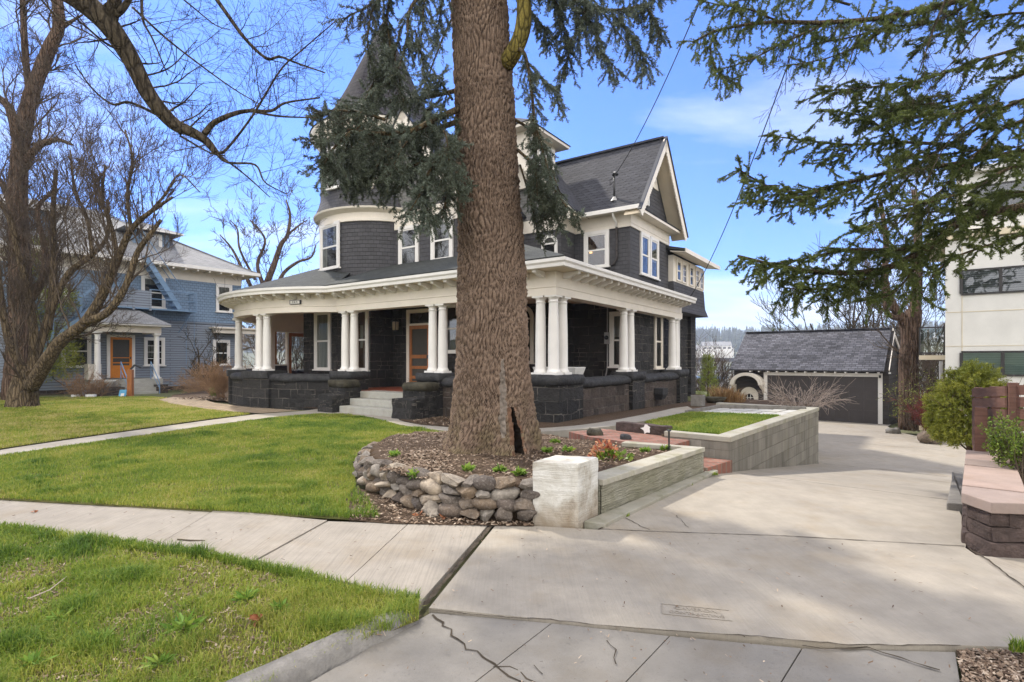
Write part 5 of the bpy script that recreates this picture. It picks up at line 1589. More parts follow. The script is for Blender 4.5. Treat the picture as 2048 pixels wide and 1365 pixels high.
m.prism([tw0 + tn * 0.017 - sn * 0.015, tb0 - sn * 0.015, tb0 + sn * 0.18, tw0 - tn * 0.23 + td * 0.172], 0.338, 0.418)
m.prism([tw1 - tn * 0.227 + td * 0.018, tb1 + td * 0.02, tb1 - td * 0.22, tw1 - td * 0.22 - tn * 0.227], 0.336, 0.417)
off(m, tw0).build('coping', M['coping'], TALL, bevel=0.01)
# upper garden fill behind the lawn, then slabs
UP = [Vector((q[0], q[1], 0)) for q in GARDEN]
gp = [G(1289, 843.6, 0.36), G(1383, 824, 0.36), G(1438, 814, 0.36), tb1 + Vector((0, -0.1, .36)), tw1 + Vector((-0.25, -0.1, .36)), tw0 + Vector((-0.1, 0.2, .36)), tb0 + Vector((0, 0.1, .36))]
m = MB(); m.prism([(p.x, p.y) for p in gp], -0.4, 0.345)
tag(m.build('garden_soil', M['soil'], uv=False), kind='structure')
m = MB()
r0_, r1_ = [G(u, v, 0.40) for u, v in ((1383, 824.5), (1561, 831.5))], [G(u, v, 0.40) for u, v in ((1440, 815.5), (1607, 819.5))]
for j in range(2):
    for i in range(6):
        def sl_(u, v): return r0_[0].lerp(r0_[1], u).lerp(r1_[0].lerp(r1_[1], u), v)
        e = 0.035; f = 0.02
        u0, u1 = i / 6 + f * .6, (i + 1) / 6 - f * .6; v0, v1 = j / 2 + e, (j + 1) / 2 - e
        m.prism([sl_(u0, v0), sl_(u1, v0), sl_(u1, v1), sl_(u0, v1)], 0.3, 0.395 + 0.006 * ((i + j) % 2))
tag(m.build('slab_path', M['stone_slab'], bevel=0.008), kind='structure')
# timber edging behind the slabs
m = MB(); m.bar(G(1440, 814, 0.43), G(1612, 817.5, 0.43), 0.06, 0.10)
m.bar(G(1440, 814, 0.43), G(1372, 826, 0.40), 0.06, 0.10)
tag(m.build('bed_edging', M['kerb']), kind='structure')

# brick landing and steps down to the drive
BP = [G(u, v, 0.315) for u, v in ((1138, 864), (1205, 858), (1238, 861), (1340, 874), (1380, 881), (1347, 890), (1252, 884), (1178, 874))]
m = MB(); m.prism([(p.x, p.y) for p in BP], -0.05, 0.315)
tag(m.build('brick_path', M['redbrick'], uv=False), kind='structure')
m = MB()
stA0, stA1 = lw1 + Vector((0.02, 0.02, 0)), ret1
def stp(f0, f1, z):
    # across the gap between the two walls, f measured from the drive inwards
    a = (lw1 + wd * 0.015).lerp(ret1 + sn * 0.02, f0); b = (lw1 + wd * 0.015).lerp(ret1 + sn * 0.02, f1)
    c = (tw0 - sn * 0.02).lerp(tb0 - sn * 0.02, f1); d = (tw0 - sn * 0.02).lerp(tb0 - sn * 0.02, f0)
    m.prism([a, b, c, d], -0.3, z)
stp(-0.04, 0.40, 0.085); stp(0.401, 0.78, 0.20); stp(0.781, 1.1, 0.312)
tag(m.build('brick_steps', M['redbrick'], uv=False, bevel=0.008), 'short flight of red brick steps squeezed between the two garden walls', 'steps')
# parking-stop like stone by the bricks
a_, b_ = G(1231, 861, 0.32), G(1334, 872, 0.32)
d_ = (b_ - a_); Ln = d_.length; ang = math.atan2(d_.y, d_.x)
o = displaced_box('edging_stone', 'brown_block', None, 0, Ln, 0.0, 0.22, -0.02, 0.145, 0.05, 0.012, 0.008, 3.3, smooth=False)
o.location = a_; o.rotation_euler = (0, 0, ang)
tag(o, 'grey concrete stop with a splash of white paint beside the brick path', 'concrete block')
m = MB()
rr = random.Random(3)
pts = []
for i in range(14):
    a = 2 * math.pi * i / 14; r_ = 0.075 * rr.uniform(0.5, 1.25)
    pts.append((Ln * 0.62 + r_ * 1.3 * math.cos(a), -0.018, 0.085 + r_ * math.sin(a)))
m.poly(pts); m.build('paint_splash', M['white'], o)

# brown split-face block wall with pink caps
BW = thing('block_retaining_wall', 'brown split face block wall with pinkish caps beside the driveway', 'wall', (3.8, 4.4, 0))
bo = Vector((3.8, 4.4, 0))
A_, B_ = Vector((3.84, 4.58, 0)), Vector((3.80, 4.30, 0)); C_ = Vector((7.0, 3.86, 0)); D_ = Vector((5.70, 6.75, 0))
def blockrun(m, p, q, z0, z1, n, off_, thick=0.28, seed=0):
    d = q - p; Ln = d.length; d.normalize(); nn = Vector((d.y, -d.x, 0))
    rr = random.Random(seed); x = -off_
    while x < Ln:
        w = rr.choice((0.28, 0.40, 0.45)); x0, x1 = max(0, x), min(Ln, x + w)
        if x1 - x0 > 0.04:
            mm = MB(); rough_box(mm, x0 + 0.006, x1 - 0.006, 0, thick, z0 + 0.004, z1 - 0.004, 0.03, 0.010, 0.006, seed=seed + x * 7)
            M4 = Matrix.Translation(p - bo) @ Matrix(((d.x, -nn.x, 0, 0), (d.y, -nn.y, 0, 0), (0, 0, 1, 0), (0, 0, 0, 1)))
            m.add([M4 @ Vector(v) for v in mm.v], mm.f)
        x += w
m = MB()
for c in range(2):
    z0, z1 = 0.105 + c * 0.115, 0.22 + c * 0.115
    blockrun(m, D_, A_, z0, z1, 0, 0.1 + 0.13 * c, seed=10 + c)
    blockrun(m, A_, B_, z0, z1, 0, 0.0, seed=20 + c)
    blockrun(m, B_, C_, z0, z1, 0, 0.0 + 0.15 * c, seed=30 + c)
blockrun(m, D_ + PR * -0.05, A_ + PR * -0.03 - DD * 0.02, -0.08, 0.10, 0, 0.0, seed=41)
blockrun(m, A_ + Vector((-.03, -.01, 0)), B_ + Vector((-.02, -.03, 0)), -0.08, 0.10, 0, 0.0, seed=42)
blockrun(m, B_ + Vector((0, -.03, 0)), C_ + Vector((0, -.03, 0)), -0.08, 0.10, 0, 0.2, seed=43)
m.build('block_courses', M['brown_block'], BW, smooth=False)
qd = (D_ - A_).normalized(); qn = Vector((qd.y, -qd.x, 0))
fd = (C_ - B_).normalized(); fn = Vector((-fd.y, fd.x, 0))
xs = [0.0, 0.34, 0.62, 1.12, 1.60, 2.05, 2.48, 2.88]
A2, B2 = A_ - qn * 0.03 - qd * 0.02, B_ + Vector((-0.02, -0.03, 0))
for i in range(len(xs) - 1):
    p0, p1 = A2 + qd * (xs[i] + 0.009), A2 + qd * (xs[i + 1] - 0.009)
    m = MB(); zt = 0.43 + 0.004 * ((i * 5) % 3 - 1)
    if i == 0: m.prism([p0, p1, p1 + qn * 0.42, B2 + fd * 0.50, B2], 0.336, zt)
    else: m.prism([p0, p1, p1 + qn * 0.42, p0 + qn * 0.42], 0.336, zt)
    off(m, bo).build('cap_stone', M['pink_cap'], BW, bevel=0.008)
fd = (C_ - B_).normalized(); fn = Vector((-fd.y, fd.x, 0))
x = 0.508
for w in (0.55, 0.48, 0.6, 0.5, 0.6):
    p0, p1 = B2 + fd * x, B2 + fd * (x + w - 0.014)
    m = MB(); m.prism([p0, p1, p1 + fn * 0.345, p0 + fn * 0.345], 0.336, 0.428); x += w
    off(m, bo).build('cap_stone', M['pink_cap'], BW, bevel=0.008)
# raised planting soil behind it
m = MB(); m.prism([A_ + qn * 0.3 + qd * 0.3, D_ + qn * 0.3, TQ(9.4, 0.45), TQ(9.4, 5.5), TQ(4.0, 5.5), C_ + Vector((0, 0.35, 0)), B_ + Vector((0.45, 0.30, 0))], -1.2, 0.345)
tag(m.build('planting_bed', M['soil'], uv=False), kind='structure')
# grey kerb slab between the cap wall and the drive
m = MB(); m.prism([G(1893, 997, 0.1), G(1932, 1000, 0.1), TQ(9.7, 0.10), TQ(9.9, -0.16), TQ(8.9, -0.14)], -0.6, lambda q: 0.055 if q[1] < 7 else -0.02)
tag(m.build('kerb', M['kerb'], bevel=0.015), kind='structure')

# slatted fence: a low end post and two taller panels
FN = thing('slat_fence', 'reddish brown horizontal slat fence with stepped end post', 'fence', P(1962, 720, 7.0) * 1.0)
fo = FN.location.copy(); fo.z = 0; FN.location = fo
f0 = P(1957, 0, 7.45); f1 = P(2026, 0, 6.15); f2 = P(2100, 0, 5.75); f3 = Vector((9.5, 5.2, 0))
for q in (f0, f1, f2): q.z = 0
f0b = f0 + Vector((-0.06, 0.35, 0))
def fpost(p, z0, z1, w=0.09):
    m = MB(); m.obox(Vector((p.x - fo.x, p.y - fo.y, (z0 + z1) / 2)), Vector((w / 2 * .85, w / 2 * -.5, 0)), Vector((w / 2 * .5, w / 2 * .85, 0)), Vector((0, 0, (z1 - z0) / 2)))
    m.build('post', M['fence_wood'], FN, bevel=0.004)
pe = P(1960, 0, 6.70); pe.z = 0
fpost(pe, 0.35, 0.965, 0.125)
fpost(f0, -0.5, 1.17); fpost(f1, -0.2, 1.29); fpost(f2, -0.2, 1.31); fpost(f0.lerp(f1, 0.52), -0.2, 1.215)
def panel(p, q, zt0, zt1):
    m = MB(); n = 6; hgt = 0.112; gp_ = 0.022
    for i in range(n):
        a = Vector((p.x - fo.x, p.y - fo.y, zt0 - i * (hgt + gp_) - hgt / 2)); b = Vector((q.x - fo.x, q.y - fo.y, zt1 - i * (hgt + gp_) - hgt / 2))
        m.bar(a, b, 0.022, hgt)
    m.build('slat_panel', M['fence_wood'], FN)
dirf = (f1 - f0).normalized(); nrm_ = Vector((dirf.y, -dirf.x, 0)) * 0.06
panel(f0 + nrm_, f1 + nrm_, 1.15, 1.25); panel(f1, f2, 1.26, 1.29); panel(f2 + Vector((.05, 0, 0)), f3, 1.29, 1.30)

# ------------------------------------------------------------------ garage
GA = Vector((16.59, 24.5, -1.35))
GARAGE = thing('garage', 'dark shingled garage with a wide panelled door at the end of the drive', 'garage', GA, math.atan2(-0.643, 0.766))
xL, xR, DG = -6.35, 0.38, 4.65
ez, rz_ = 2.36, 4.42
m = MB()
m.box(xL, xR, 0, DG, -0.5, ez)
m.extrude([(xR, 0, ez), (xR, DG, ez), (xR, DG / 2, rz_ - 0.12)], (-0.2, 0, 0)); m.extrude([(xL, 0, ez), (xL, DG, ez), (xL, DG / 2, rz_ - 0.12)], (0.2, 0, 0))
m.build('wall', M['garage_siding'], GARAGE)
m = MB()
slab(m, [(xL - 0.1, -0.38, 2.40), (xR - 0.15, -0.38, 2.40), (xR - 0.10, DG / 2, rz_), (xL - 0.1, DG / 2, rz_)], 0.07)
slab(m, [(xL - 0.1, DG / 2, rz_), (xR - 0.10, DG / 2, rz_), (xR + 0.3, DG + 0.38, 2.40), (xL - 0.1, DG + 0.38, 2.40)], 0.07)
gr = m.build('roof', M['garage_roof'], GARAGE, recalc=True)
m = MB(); m.bar((xL - 0.1, DG / 2, rz_ + 0.015), (xR - 0.1, DG / 2, rz_ + 0.015), 0.26, 0.04); m.build('ridge_cap', M['garage_roof'], gr)
m = MB(); m.bar((xR + 0.32, DG + 0.40, 2.32), (xR - 0.06, DG / 2, rz_ - 0.06), 0.04, 0.16); m.bar((xR + 0.02, -0.1, 2.42), (xR + 0.02, DG / 2, rz_ - 0.22), 0.03, 0.1); m.build('bargeboard', M['cream'], GARAGE)
# rafter tails along the eave
rt = MB(); rt.box(-0.03, 0.03, -0.36, 0.0, 2.28, 2.335)
r0o = rt.build('rafter_tail', M['white'], GARAGE)
for i in range(15):
    o = r0o if i == 0 else r0o.copy()
    if i: COL.objects.link(o); o.parent = GARAGE
    o.location = (xL + 0.9 + i * 0.42, 0, 0)
m = MB()
m.box(-0.02, 0.15, -0.06, 0.0, 0.0, 2.28); m.box(-4.87, -4.70, -0.06, 0.0, 0.0, 2.28); m.box(-4.70, -0.02, -0.06, 0.0, 2.12, 2.28)
m.build('door_frame', M['white'], GARAGE)
m = MB()
nx, nz = 8, 4
w_, h_ = 4.68 / nx, 2.12 / nz
m.box(-4.70, -0.02, -0.012, 0.0, 0.0, 2.12)
for i in range(nx + 1):
    x = -4.70 + w_ * i; m.box(max(-4.70, x - 0.045), min(-0.02, x + 0.045), -0.034, -0.0125, 0.0, 2.12)
for j in range(nz + 1):
    z = h_ * j
    for i in range(nx):
        m.box(-4.70 + w_ * i + 0.0452, -4.70 + w_ * (i + 1) - 0.0452, -0.032, -0.0125, max(0, z - 0.05), min(2.12, z + 0.05))
m.build('garage_door', M['garage_door'], GARAGE)
# rounded hood over the little arched door
hx, hz, hr = -5.58, 1.62, 0.80
m = MB()
for (ro, ri, y0, y1, mi) in ((0.80, 0.60, -0.62, -0.54, 0), (0.78, 0.72, -0.54, 0.0, 0)):
    for i in range(18):
        a0, a1 = math.pi * i / 18, math.pi * (i + 1) / 18
        m.extrude([(hx + r_ * math.cos(a), y1, hz + 0.78 * r_ * math.sin(a)) for r_, a in ((ri, a0), (ro, a0), (ro, a1), (ri, a1))], (0, y0 - y1, 0), mi)
for sx in (-1, 1):
    m.extrude([(hx + sx * 0.70 - 0.05, 0, hz), (hx + sx * 0.70 - 0.05, -0.60, hz), (hx + sx * 0.70 - 0.05, -0.54, hz - 0.12), (hx + sx * 0.70 - 0.05, -0.2, hz - 0.25), (hx + sx * 0.70 - 0.05, 0, hz - 0.45)], (0.10, 0, 0))
m.build('arched_hood', M['cream'], GARAGE, recalc=True)
m = MB(); q = [(-0.44, 0), (0.44, 0), (0.44, 1.05)] + [(0.44 * math.cos(math.pi * i / 12), 1.05 + 0.44 * math.sin(math.pi * i / 12)) for i in range(1, 12)] + [(-0.44, 1.05)]
m.extrude([(hx + a, -0.002, b) for a, b in q], (0, -0.06, 0))
ad = m.build('side_door', M['cream'], GARAGE, recalc=True)
m = MB(); q = [(-0.24, 0.42), (0.24, 0.42), (0.24, 0.85)] + [(0.24 * math.cos(math.pi * i / 8), 0.85 + 0.30 * math.sin(math.pi * i / 8)) for i in range(1, 8)] + [(-0.24, 0.85)]
m.poly([(hx + a, -0.065, b) for a, b in q]); m.build('pane', M['glass_dark'], ad)
m = MB()
for x in (-0.08, 0.08): m.box(hx + x - 0.013, hx + x + 0.013, -0.085, -0.067, 0.42, 1.12)
for z in (0.60, 0.78, 0.95): m.box(hx - 0.24, hx + 0.24, -0.083, -0.069, z - 0.012, z + 0.012)
m.build('glazing_bars', M['white'], ad)
m = MB(); m.box(0.02, 0.10, -0.16, -0.06, 2.08, 2.2); m.build('sensor_lamp', M['black_metal'], GARAGE)

# ------------------------------------------------------------------ blue house next door
BO = Vector((-19.5, 27.0, 0))
BLUE = thing('blue_house', 'blue clapboard house with white trim and a grey hipped roof behind the bare tree', 'house', BO, math.atan2(0.788, 0.616))
def bh(name, m, mat, parent=None, **k): return m.build(name, M[mat] if isinstance(mat, str) else [M[q] for q in mat], parent or BLUE, **k)
BL0, BR0, BD = -13.0, 5.9, 10.0
m = MB(); m.box(BL0, BR0, 0, BD, 0.15, 3.62); bh('clapboard_wall', m, 'blue_siding')
m = MB(); m.box(BL0 + 0.001, BR0 + 0.03, -0.03, BD, 3.621, 5.86); bh('shingle_wall', m, 'blue_shingle')
m = MB(); m.box(BL0, BR0 + 0.05, -0.05, BD, 3.56, 3.62); bh('band_board', m, 'blue_siding')
m = MB(); m.box(BL0, BR0 + 0.04, -0.04, BD, 5.861, 6.40); bh('frieze', m, 'cream')
m = MB(); m.box(BL0, BR0 - 0.05, 0.05, BD, -0.8, 0.149); bh('foundation', m, 'basalt_brown')
m = MB(); m.box(BL0 - 0.8, BR0 + 0.75, -0.75, BD + 0.7, 6.402, 6.44); bh('soffit', m, 'cream_soffit')
m = MB(); m.box(BL0 - 0.82, BR0 + 0.78, -0.80, -0.70, 6.43, 6.60); m.box(BR0 + 0.70, BR0 + 0.80, -0.70, BD + .7, 6.43, 6.60); bh('gutter', m, 'white')
rt = MB(); rt.box(-0.04, 0.04, -0.70, 0.0, 6.32, 6.40); r0o = bh('rafter_tail', rt, 'cream')
for i in range(22):
    o = r0o if i == 0 else r0o.copy()
    if i: COL.objects.link(o); o.parent = BLUE
    o.location = (BR0 - 0.2 - i * 0.6, -0.04, 0)
m = MB()
e = [(BL0 - 0.8, -0.78, 6.56), (BR0 + 0.76, -0.78, 6.56), (BR0 + 0.76, BD + 0.7, 6.56), (BL0 - 0.8, BD + 0.7, 6.56)]
m.add(e + [(BL0 + 4, 5, 9.9), (0.2, 5, 9.9)], [(0, 1, 5, 4), (1, 2, 5), (2, 3, 4, 5), (3, 0, 4)])
brf = bh('roof', m, 'pale_roof')
m = MB(); e = [(3.4, 4.0, 7.7), (7.0, 4.6, 7.2), (7.2, 8.0, 7.0), (3.4, 8, 7.4)]; m.add(e + [(4.6, 6, 8.6)], [(0, 1, 4), (1, 2, 4), (2, 3, 4), (3, 0, 4)]); bh('rear_roof', m, 'pale_roof')
m = MB(); m.bar((BR0 + 0.7, -0.72, 6.60), (0.2, 5, 9.95), 0.16, 0.05); m.build('hip_cap', M['pale_roof'], brf)
def dorm(x0, x1, y0, ztop):
    m = MB(); m.box(x0, x1, y0, y0 + 3.0, 6.9, ztop); d = bh('dormer', m, 'blue_shingle')
    m = MB(); e = [(x0 - 0.5, y0 - 0.55, ztop + 0.05), (x1 + 0.5, y0 - 0.55, ztop + 0.05), (x1 + 0.5, y0 + 3, ztop + 0.05), (x0 - 0.5, y0 + 3, ztop + 0.05)]
    xm = (x0 + x1) / 2; m.add(e + [(xm, y0 + 1.4, ztop + 0.75), (xm, y0 + 3, ztop + 0.75)], [(0, 1, 4), (1, 2, 5, 4), (3, 0, 4, 5), (0, 3, 2, 1)])
    m.build('dormer_roof', M['pale_roof'], d, recalc=True)
    m = MB(); m.box(x0 - 0.52, x1 + 0.52, y0 - 0.57, y0 - 0.5, ztop - 0.03, ztop + 0.045); m.box(x1 + 0.45, x1 + 0.52, y0 - 0.5, y0 + 3, ztop - 0.03, ztop + 0.045); m.build('fascia', M['white'], d)
    window(d, ((x0 + x1) / 2, y0, 7.42), -math.pi / 2, min(0.95, x1 - x0 - 0.3), ztop - 7.5, cas=0.1, rows=1, sill=False)
dorm(0.9, 2.6, 1.2, 8.42)
dorm(-5.2, -2.6, 1.0, 8.5)
window(BLUE, (4.95, -0.03, 4.28), NF, 0.88, 1.56, curtain=[(0, 1, 0.45, 1.0)])
window(BLUE, (1.41, -0.03, 4.26), NF, 1.1, 1.62, curtain=[(0, 1, 0.75, 1.0)])
window(BLUE, (-2.6, -0.03, 4.26), NF, 1.0, 1.6)
window(BLUE, (-5.2, -0.03, 4.26), NF, 1.0, 1.6)
window(BLUE, (4.82, 0, 1.26), NF, 0.92, 1.42, curtain=[(0, 1, 0, 1.0)], blind='screen')
window(BLUE, (1.47, 0, 1.26), NF, 0.95, 1.45, rows=4, cols_=2, curtain=[(0.1, 0.4, 0.3, 0.8)])
window(BLUE, (-1.78, 0, 1.22), NF, 1.14, 1.56)
window(BLUE, (-6.0, 0, 1.22), NF, 1.1, 1.56)
door(BLUE, (0.0, 0.0, 0.65), NF, 0.92, 2.02, 'orange_paint', [(0, 0.62), (1.9, 2.02), (0.72, 0.78), (0.98, 1.02)], trans=False, casing='white', name='entrance_door')
# small white side bay roof near the right corner
m = MB(); m.box(4.3, 6.6, -0.5, 0.0, 3.05, 3.3); m.box(4.15, 6.8, -0.65, 0.0, 3.301, 3.38); bh('side_canopy', m, 'cream')
# porch
m = MB(); m.box(-1.62, 1.22, -1.85, 0, -0.6, 0.62)
pdk = bh('porch_deck', m, 'step')
m = MB(); m.box(-1.55, 1.18, -1.78, -1.52, 2.86, 3.18); m.box(-1.55, -1.3, -1.52, 0, 2.86, 3.18); m.box(0.93, 1.18, -1.52, 0, 2.86, 3.18); bh('porch_beam', m, 'cream')
m = MB(); m.box(-1.9, 1.5, -2.1, 0.0, 3.181, 3.26); bh('porch_fascia', m, 'white')
m = MB(); e = [(-1.95, -2.15, 3.262), (1.55, -2.15, 3.262), (1.55, 0.0, 3.262), (-1.95, 0, 3.262)]; m.add(e + [(-0.75, -0.6, 4.12), (0.35, -0.6, 4.12), (0.35, 0, 4.12), (-0.75, 0, 4.12)], [(0, 1, 5, 4), (1, 2, 6, 5), (3, 0, 4, 7), (4, 5, 6, 7)]); bh('porch_roof', m, 'pale_roof')
cmb = MB(); cmb.box(-0.16, 0.16, -0.16, 0.16, 0, 0.06); cmb.lathe((0, 0, 0), [(0.15, 0.06), (0.14, 0.12), (0.125, 0.16), (0.12, 1.0), (0.105, 2.05), (0.12, 2.09), (0.14, 2.14)], 18); cmb.box(-0.15, 0.15, -0.15, 0.15, 2.14, 2.238)
c1 = bh('porch_column', cmb, 'white', smooth=False)
c1.location = (-1.38, -1.62, 0.62)
c2 = c1.copy(); COL.objects.link(c2); c2.parent = BLUE; c2.location = (1.02, -1.62, 0.62)
m = MB()
for k in range(4): m.box(-0.62, 0.72, -1.85 - 0.3 * (k + 1), -1.85 - 0.3 * k + (-0.001), -0.7, 0.62 - 0.19 * (k + 1))
bh('porch_steps', m, 'step')
m = MB(); m.box(-1.62, -0.63, -2.7, -1.86, -0.7, 0.30); bh('step_cheek', m, 'basalt_brown')
m = MB(); m.box(0.73, 1.22, -2.5, -1.86, -0.7, 0.34); bh('step_cheek', m, 'basalt_brown')
m = MB()
for x in (-0.55, 0.68):
    m.tube([(x, -3.0, -0.3), (x, -3.0, 0.5), (x, -1.9, 1.45), (x, -1.9, 0.62)], 0.022, 6); m.tube([(x, -3.0, 0.2), (x, -1.9, 1.05)], 0.015, 6)
bh('handrail', m, 'blue_metal')
m = MB(); m.box(-1.65, -1.15, -1.3, -0.7, 0.625, 1.35); bh('porch_box', m, 'cream')
# fire escape
m = MB()
m.box(-1.3, 3.15, -0.95, -0.05, 4.08, 4.14)
fe = bh('fire_escape_platform', m, 'blue_metal')
m = MB()
m.box(-1.3, 0.95, -0.95, -0.92, 4.14, 5.0)
for x in (-1.3, -0.55, 0.2, 0.92): m.box(x, x + 0.1, -0.98, -0.951, 4.0, 5.05)
m.build('rail_panel', M['blue_siding'], fe)
m = MB()
for z in (4.62, 5.08): m.tube([(0.95, -0.93, z), (3.13, -0.93, z), (3.13, -0.07, z)], 0.022, 6)
for x in (1.0, 3.13): m.tube([(x, -0.93, 4.1), (x, -0.93, 5.1)], 0.022, 6)
m.tube([(3.13, -0.07, 4.1), (3.13, -0.07, 5.1)], 0.022, 6)
m.tube([(2.9, -0.9, 4.08), (2.6, -0.05, 3.0)], 0.02, 6); m.tube([(1.2, -0.9, 4.08), (1.2, -0.05, 3.0)], 0.02, 6)
for z in (3.2, 2.2, 1.2): m.tube([(3.35, -0.1, z), (3.55, -0.1, z)], 0.008, 4)
m.tube([(3.35, -0.1, 0.6), (3.35, -0.1, 5.0)], 0.012, 5); m.tube([(2.95, -0.1, 1.0), (2.95, -0.1, 4.1)], 0.012, 5)
m.build('railing', M['blue_metal'], fe)
def stair(x0, z0, x1, z1, n, w0, w1):
    m = MB()
    for y in (w0, w1): m.bar((x0, y, z0), (x1, y, z1), 0.04, 0.24)
    for i in range(n):
        f = (i + 0.5) / n; m.box(x0 + (x1 - x0) * f - 0.14, x0 + (x1 - x0) * f + 0.14, w0, w1, z0 + (z1 - z0) * f - 0.02, z0 + (z1 - z0) * f + 0.02)
    m.build('stair_flight', M['blue_metal'], fe)
stair(-1.3, 4.1, -4.1, 1.0, 14, -0.95, -0.15)
stair(2.35, 4.2, 0.75, 6.75, 9, -0.9, -0.3)
for y in (-0.92, -0.28):
    m = MB(); m.tube([(2.6, y, 5.05), (0.55, y, 8.1)], 0.02, 6); m.build('handrail', M['blue_metal'], fe)
m = MB()
for x, z in ((-1.9, 3.6), (-2.9, 2.5), (-3.9, 1.3)): m.box(x, x + 0.09, -0.99, -0.955, z - 0.2, z + 0.95)
m.bar((-1.3, -0.97, 5.0), (-4.1, -0.97, 1.95), 0.05, 0.10)
m.build('stair_rail', M['blue_metal'], fe)
m = MB(); m.tube([(-2.65, -0.05, 2.0), (-2.65, -0.05, 0.7), (-2.2, -0.1, 0.3), (-1.9, -0.1, 0.3)], 0.018, 6); bh('drain_pipe', m, 'garage_siding')

# ------------------------------------------------------------------ apartment block on the right
AO = Vector((14.72, 18.4, 0))
APT = thing('apartment_block', 'off white stucco apartment block with dark strip windows on the right', 'building', AO, math.atan2(-0.63, 0.776))
m = MB()
m.box(0.0, 9.0, 0.0, 14, -3.0, 5.55); m.box(0.45, 9.0, 0.3, 13, 5.551, 7.8)
apw = m.build('stucco_wall', M['stucco'], APT)
m = MB(); m.box(-0.55, 9.05, -0.12, 5.0, 5.60, 5.80); m.build('roof_slab', M['stucco_cream'], APT)
m = MB(); m.box(0.3, 9.05, 0.1, 13.1, 7.801, 7.98); m.build('parapet', M['stucco'], APT)
m = MB(); m.box(0.43, 0.45, -0.012, -0.0005, -2, 5.5); m.box(0.0, 9, -0.012, -0.0005, 3.14, 3.16); m.box(0, 9, -0.012, -.0005, 2.0, 2.015); m.build('control_joints', M['stucco_cream'], APT)
def strip(x0, x1, y, z0, z1, splits, blind_, rail=False):
    m = MB()
    xs_ = [x0] + splits + [x1]
    m.box(x0, x1, y - 0.05, y, z0, z0 + 0.06); m.box(x0, x1, y - 0.05, y, z1 - 0.06, z1)
    for x in xs_: m.box(x - 0.045, x + 0.045, y - 0.052, y, z0 + 0.0605, z1 - 0.0605)
    o = m.build('strip_window', M['dark_frame'], APT)
    m = MB(); m.poly([(x0, y - 0.03, z0 + 0.03), (x1, y - 0.03, z0 + 0.03), (x1, y - 0.03, z1 - 0.03), (x0, y - 0.03, z1 - 0.03)]); m.build('pane', M['glass'], o, uv=False)
    m = MB(); m.poly([(x0, y - 0.008, z0 + 0.03), (x1, y - 0.008, z0 + 0.03), (x1, y - 0.008, z1 - 0.03), (x0, y - 0.008, z1 - 0.03)]); m.build('blind', M[blind_], o, uv=False)
strip(0.42, 8.6, 0.0, 1.02, 1.84, [1.45, 4.4], 'blind_green')
strip(0.42, 8.6, 0.0, 3.70, 4.55, [1.40, 4.4], 'blind')
strip(0.75, 8.6, 0.3, 6.42, 7.35, [3.2, 5.4], 'room')  # dark sheet in place of a blind, painting the unlit room
m = MB()
for i in range(40): m.tube([(0.8 + 0.15 * i, 0.26, 6.45), (0.8 + 0.15 * i, 0.26, 7.3)], 0.008, 4)
m.build('upright_blinds', M['blind'], APT, uv=False)
for z in (1.55, -1.0):
    m = MB(); m.box(-0.75, -0.001, 1.0, 4.0, z - 0.001, z + 0.16); bal = m.build('balcony', M['stucco_cream'], APT)
    m = MB()
    for a, b in (((-0.73, 1.03), (-0.73, 3.97)), ((-0.73, 1.03), (-0.02, 1.03))):
        for zz in (z + 0.24, z + 1.16): m.bar((a[0], a[1], zz), (b[0], b[1], zz), 0.045)
    for a in ((-0.73, 1.03), (-0.73, 2.5), (-0.73, 3.97), (-0.03, 1.03)): m.bar((a[0], a[1], z + 0.16), (a[0], a[1], z + 1.16), 0.045)
    m.build('railing', M['dark_frame'], bal)
    m = MB(); m.poly([(-0.73, 1.06, z + .28), (-0.73, 3.95, z + .28), (-0.73, 3.95, z + 1.12), (-0.73, 1.06, z + 1.12)]); m.poly([(-0.70, 1.03, z + .28), (-0.05, 1.03, z + .28), (-0.05, 1.03, z + 1.12), (-0.70, 1.03, z + 1.12)]); m.build('railing_pane', M['glass_rail'], bal, uv=False)
m = MB(); m.tube([(-0.12, 0.5, -1.6), (-0.12, 0.5, 1.5)], 0.05, 8); m.build('drain_pipe', M['grey_metal'], APT)

# ------------------------------------------------------------------ overhead cables
def cable(label, pts, r, n=14, sag=0.25):
    m = MB(); P_ = []
    a, b = pts
    for i in range(n + 1):
        f = i / n; p = a.lerp(b, f); p.z -= sag * 4 * f * (1 - f); P_.append(p)
    m.tube(P_, r, 5)
    tag(m.build('overhead_cable', M['cable'], smooth=True, uv=False), label, 'cable')
mast_top = HW(1.05, 5.79, 7.74)
cable('thin black cable rising from the roof mast towards the street', (mast_top, P(1450, -120, 9.0)), 0.012, sag=0.35)
cable('thin black cable running from the porch eave up through the fir branches', (HW(-0.3, 9.3, 3.7), P(1600, 60, 9.5)), 0.012, sag=0.5)
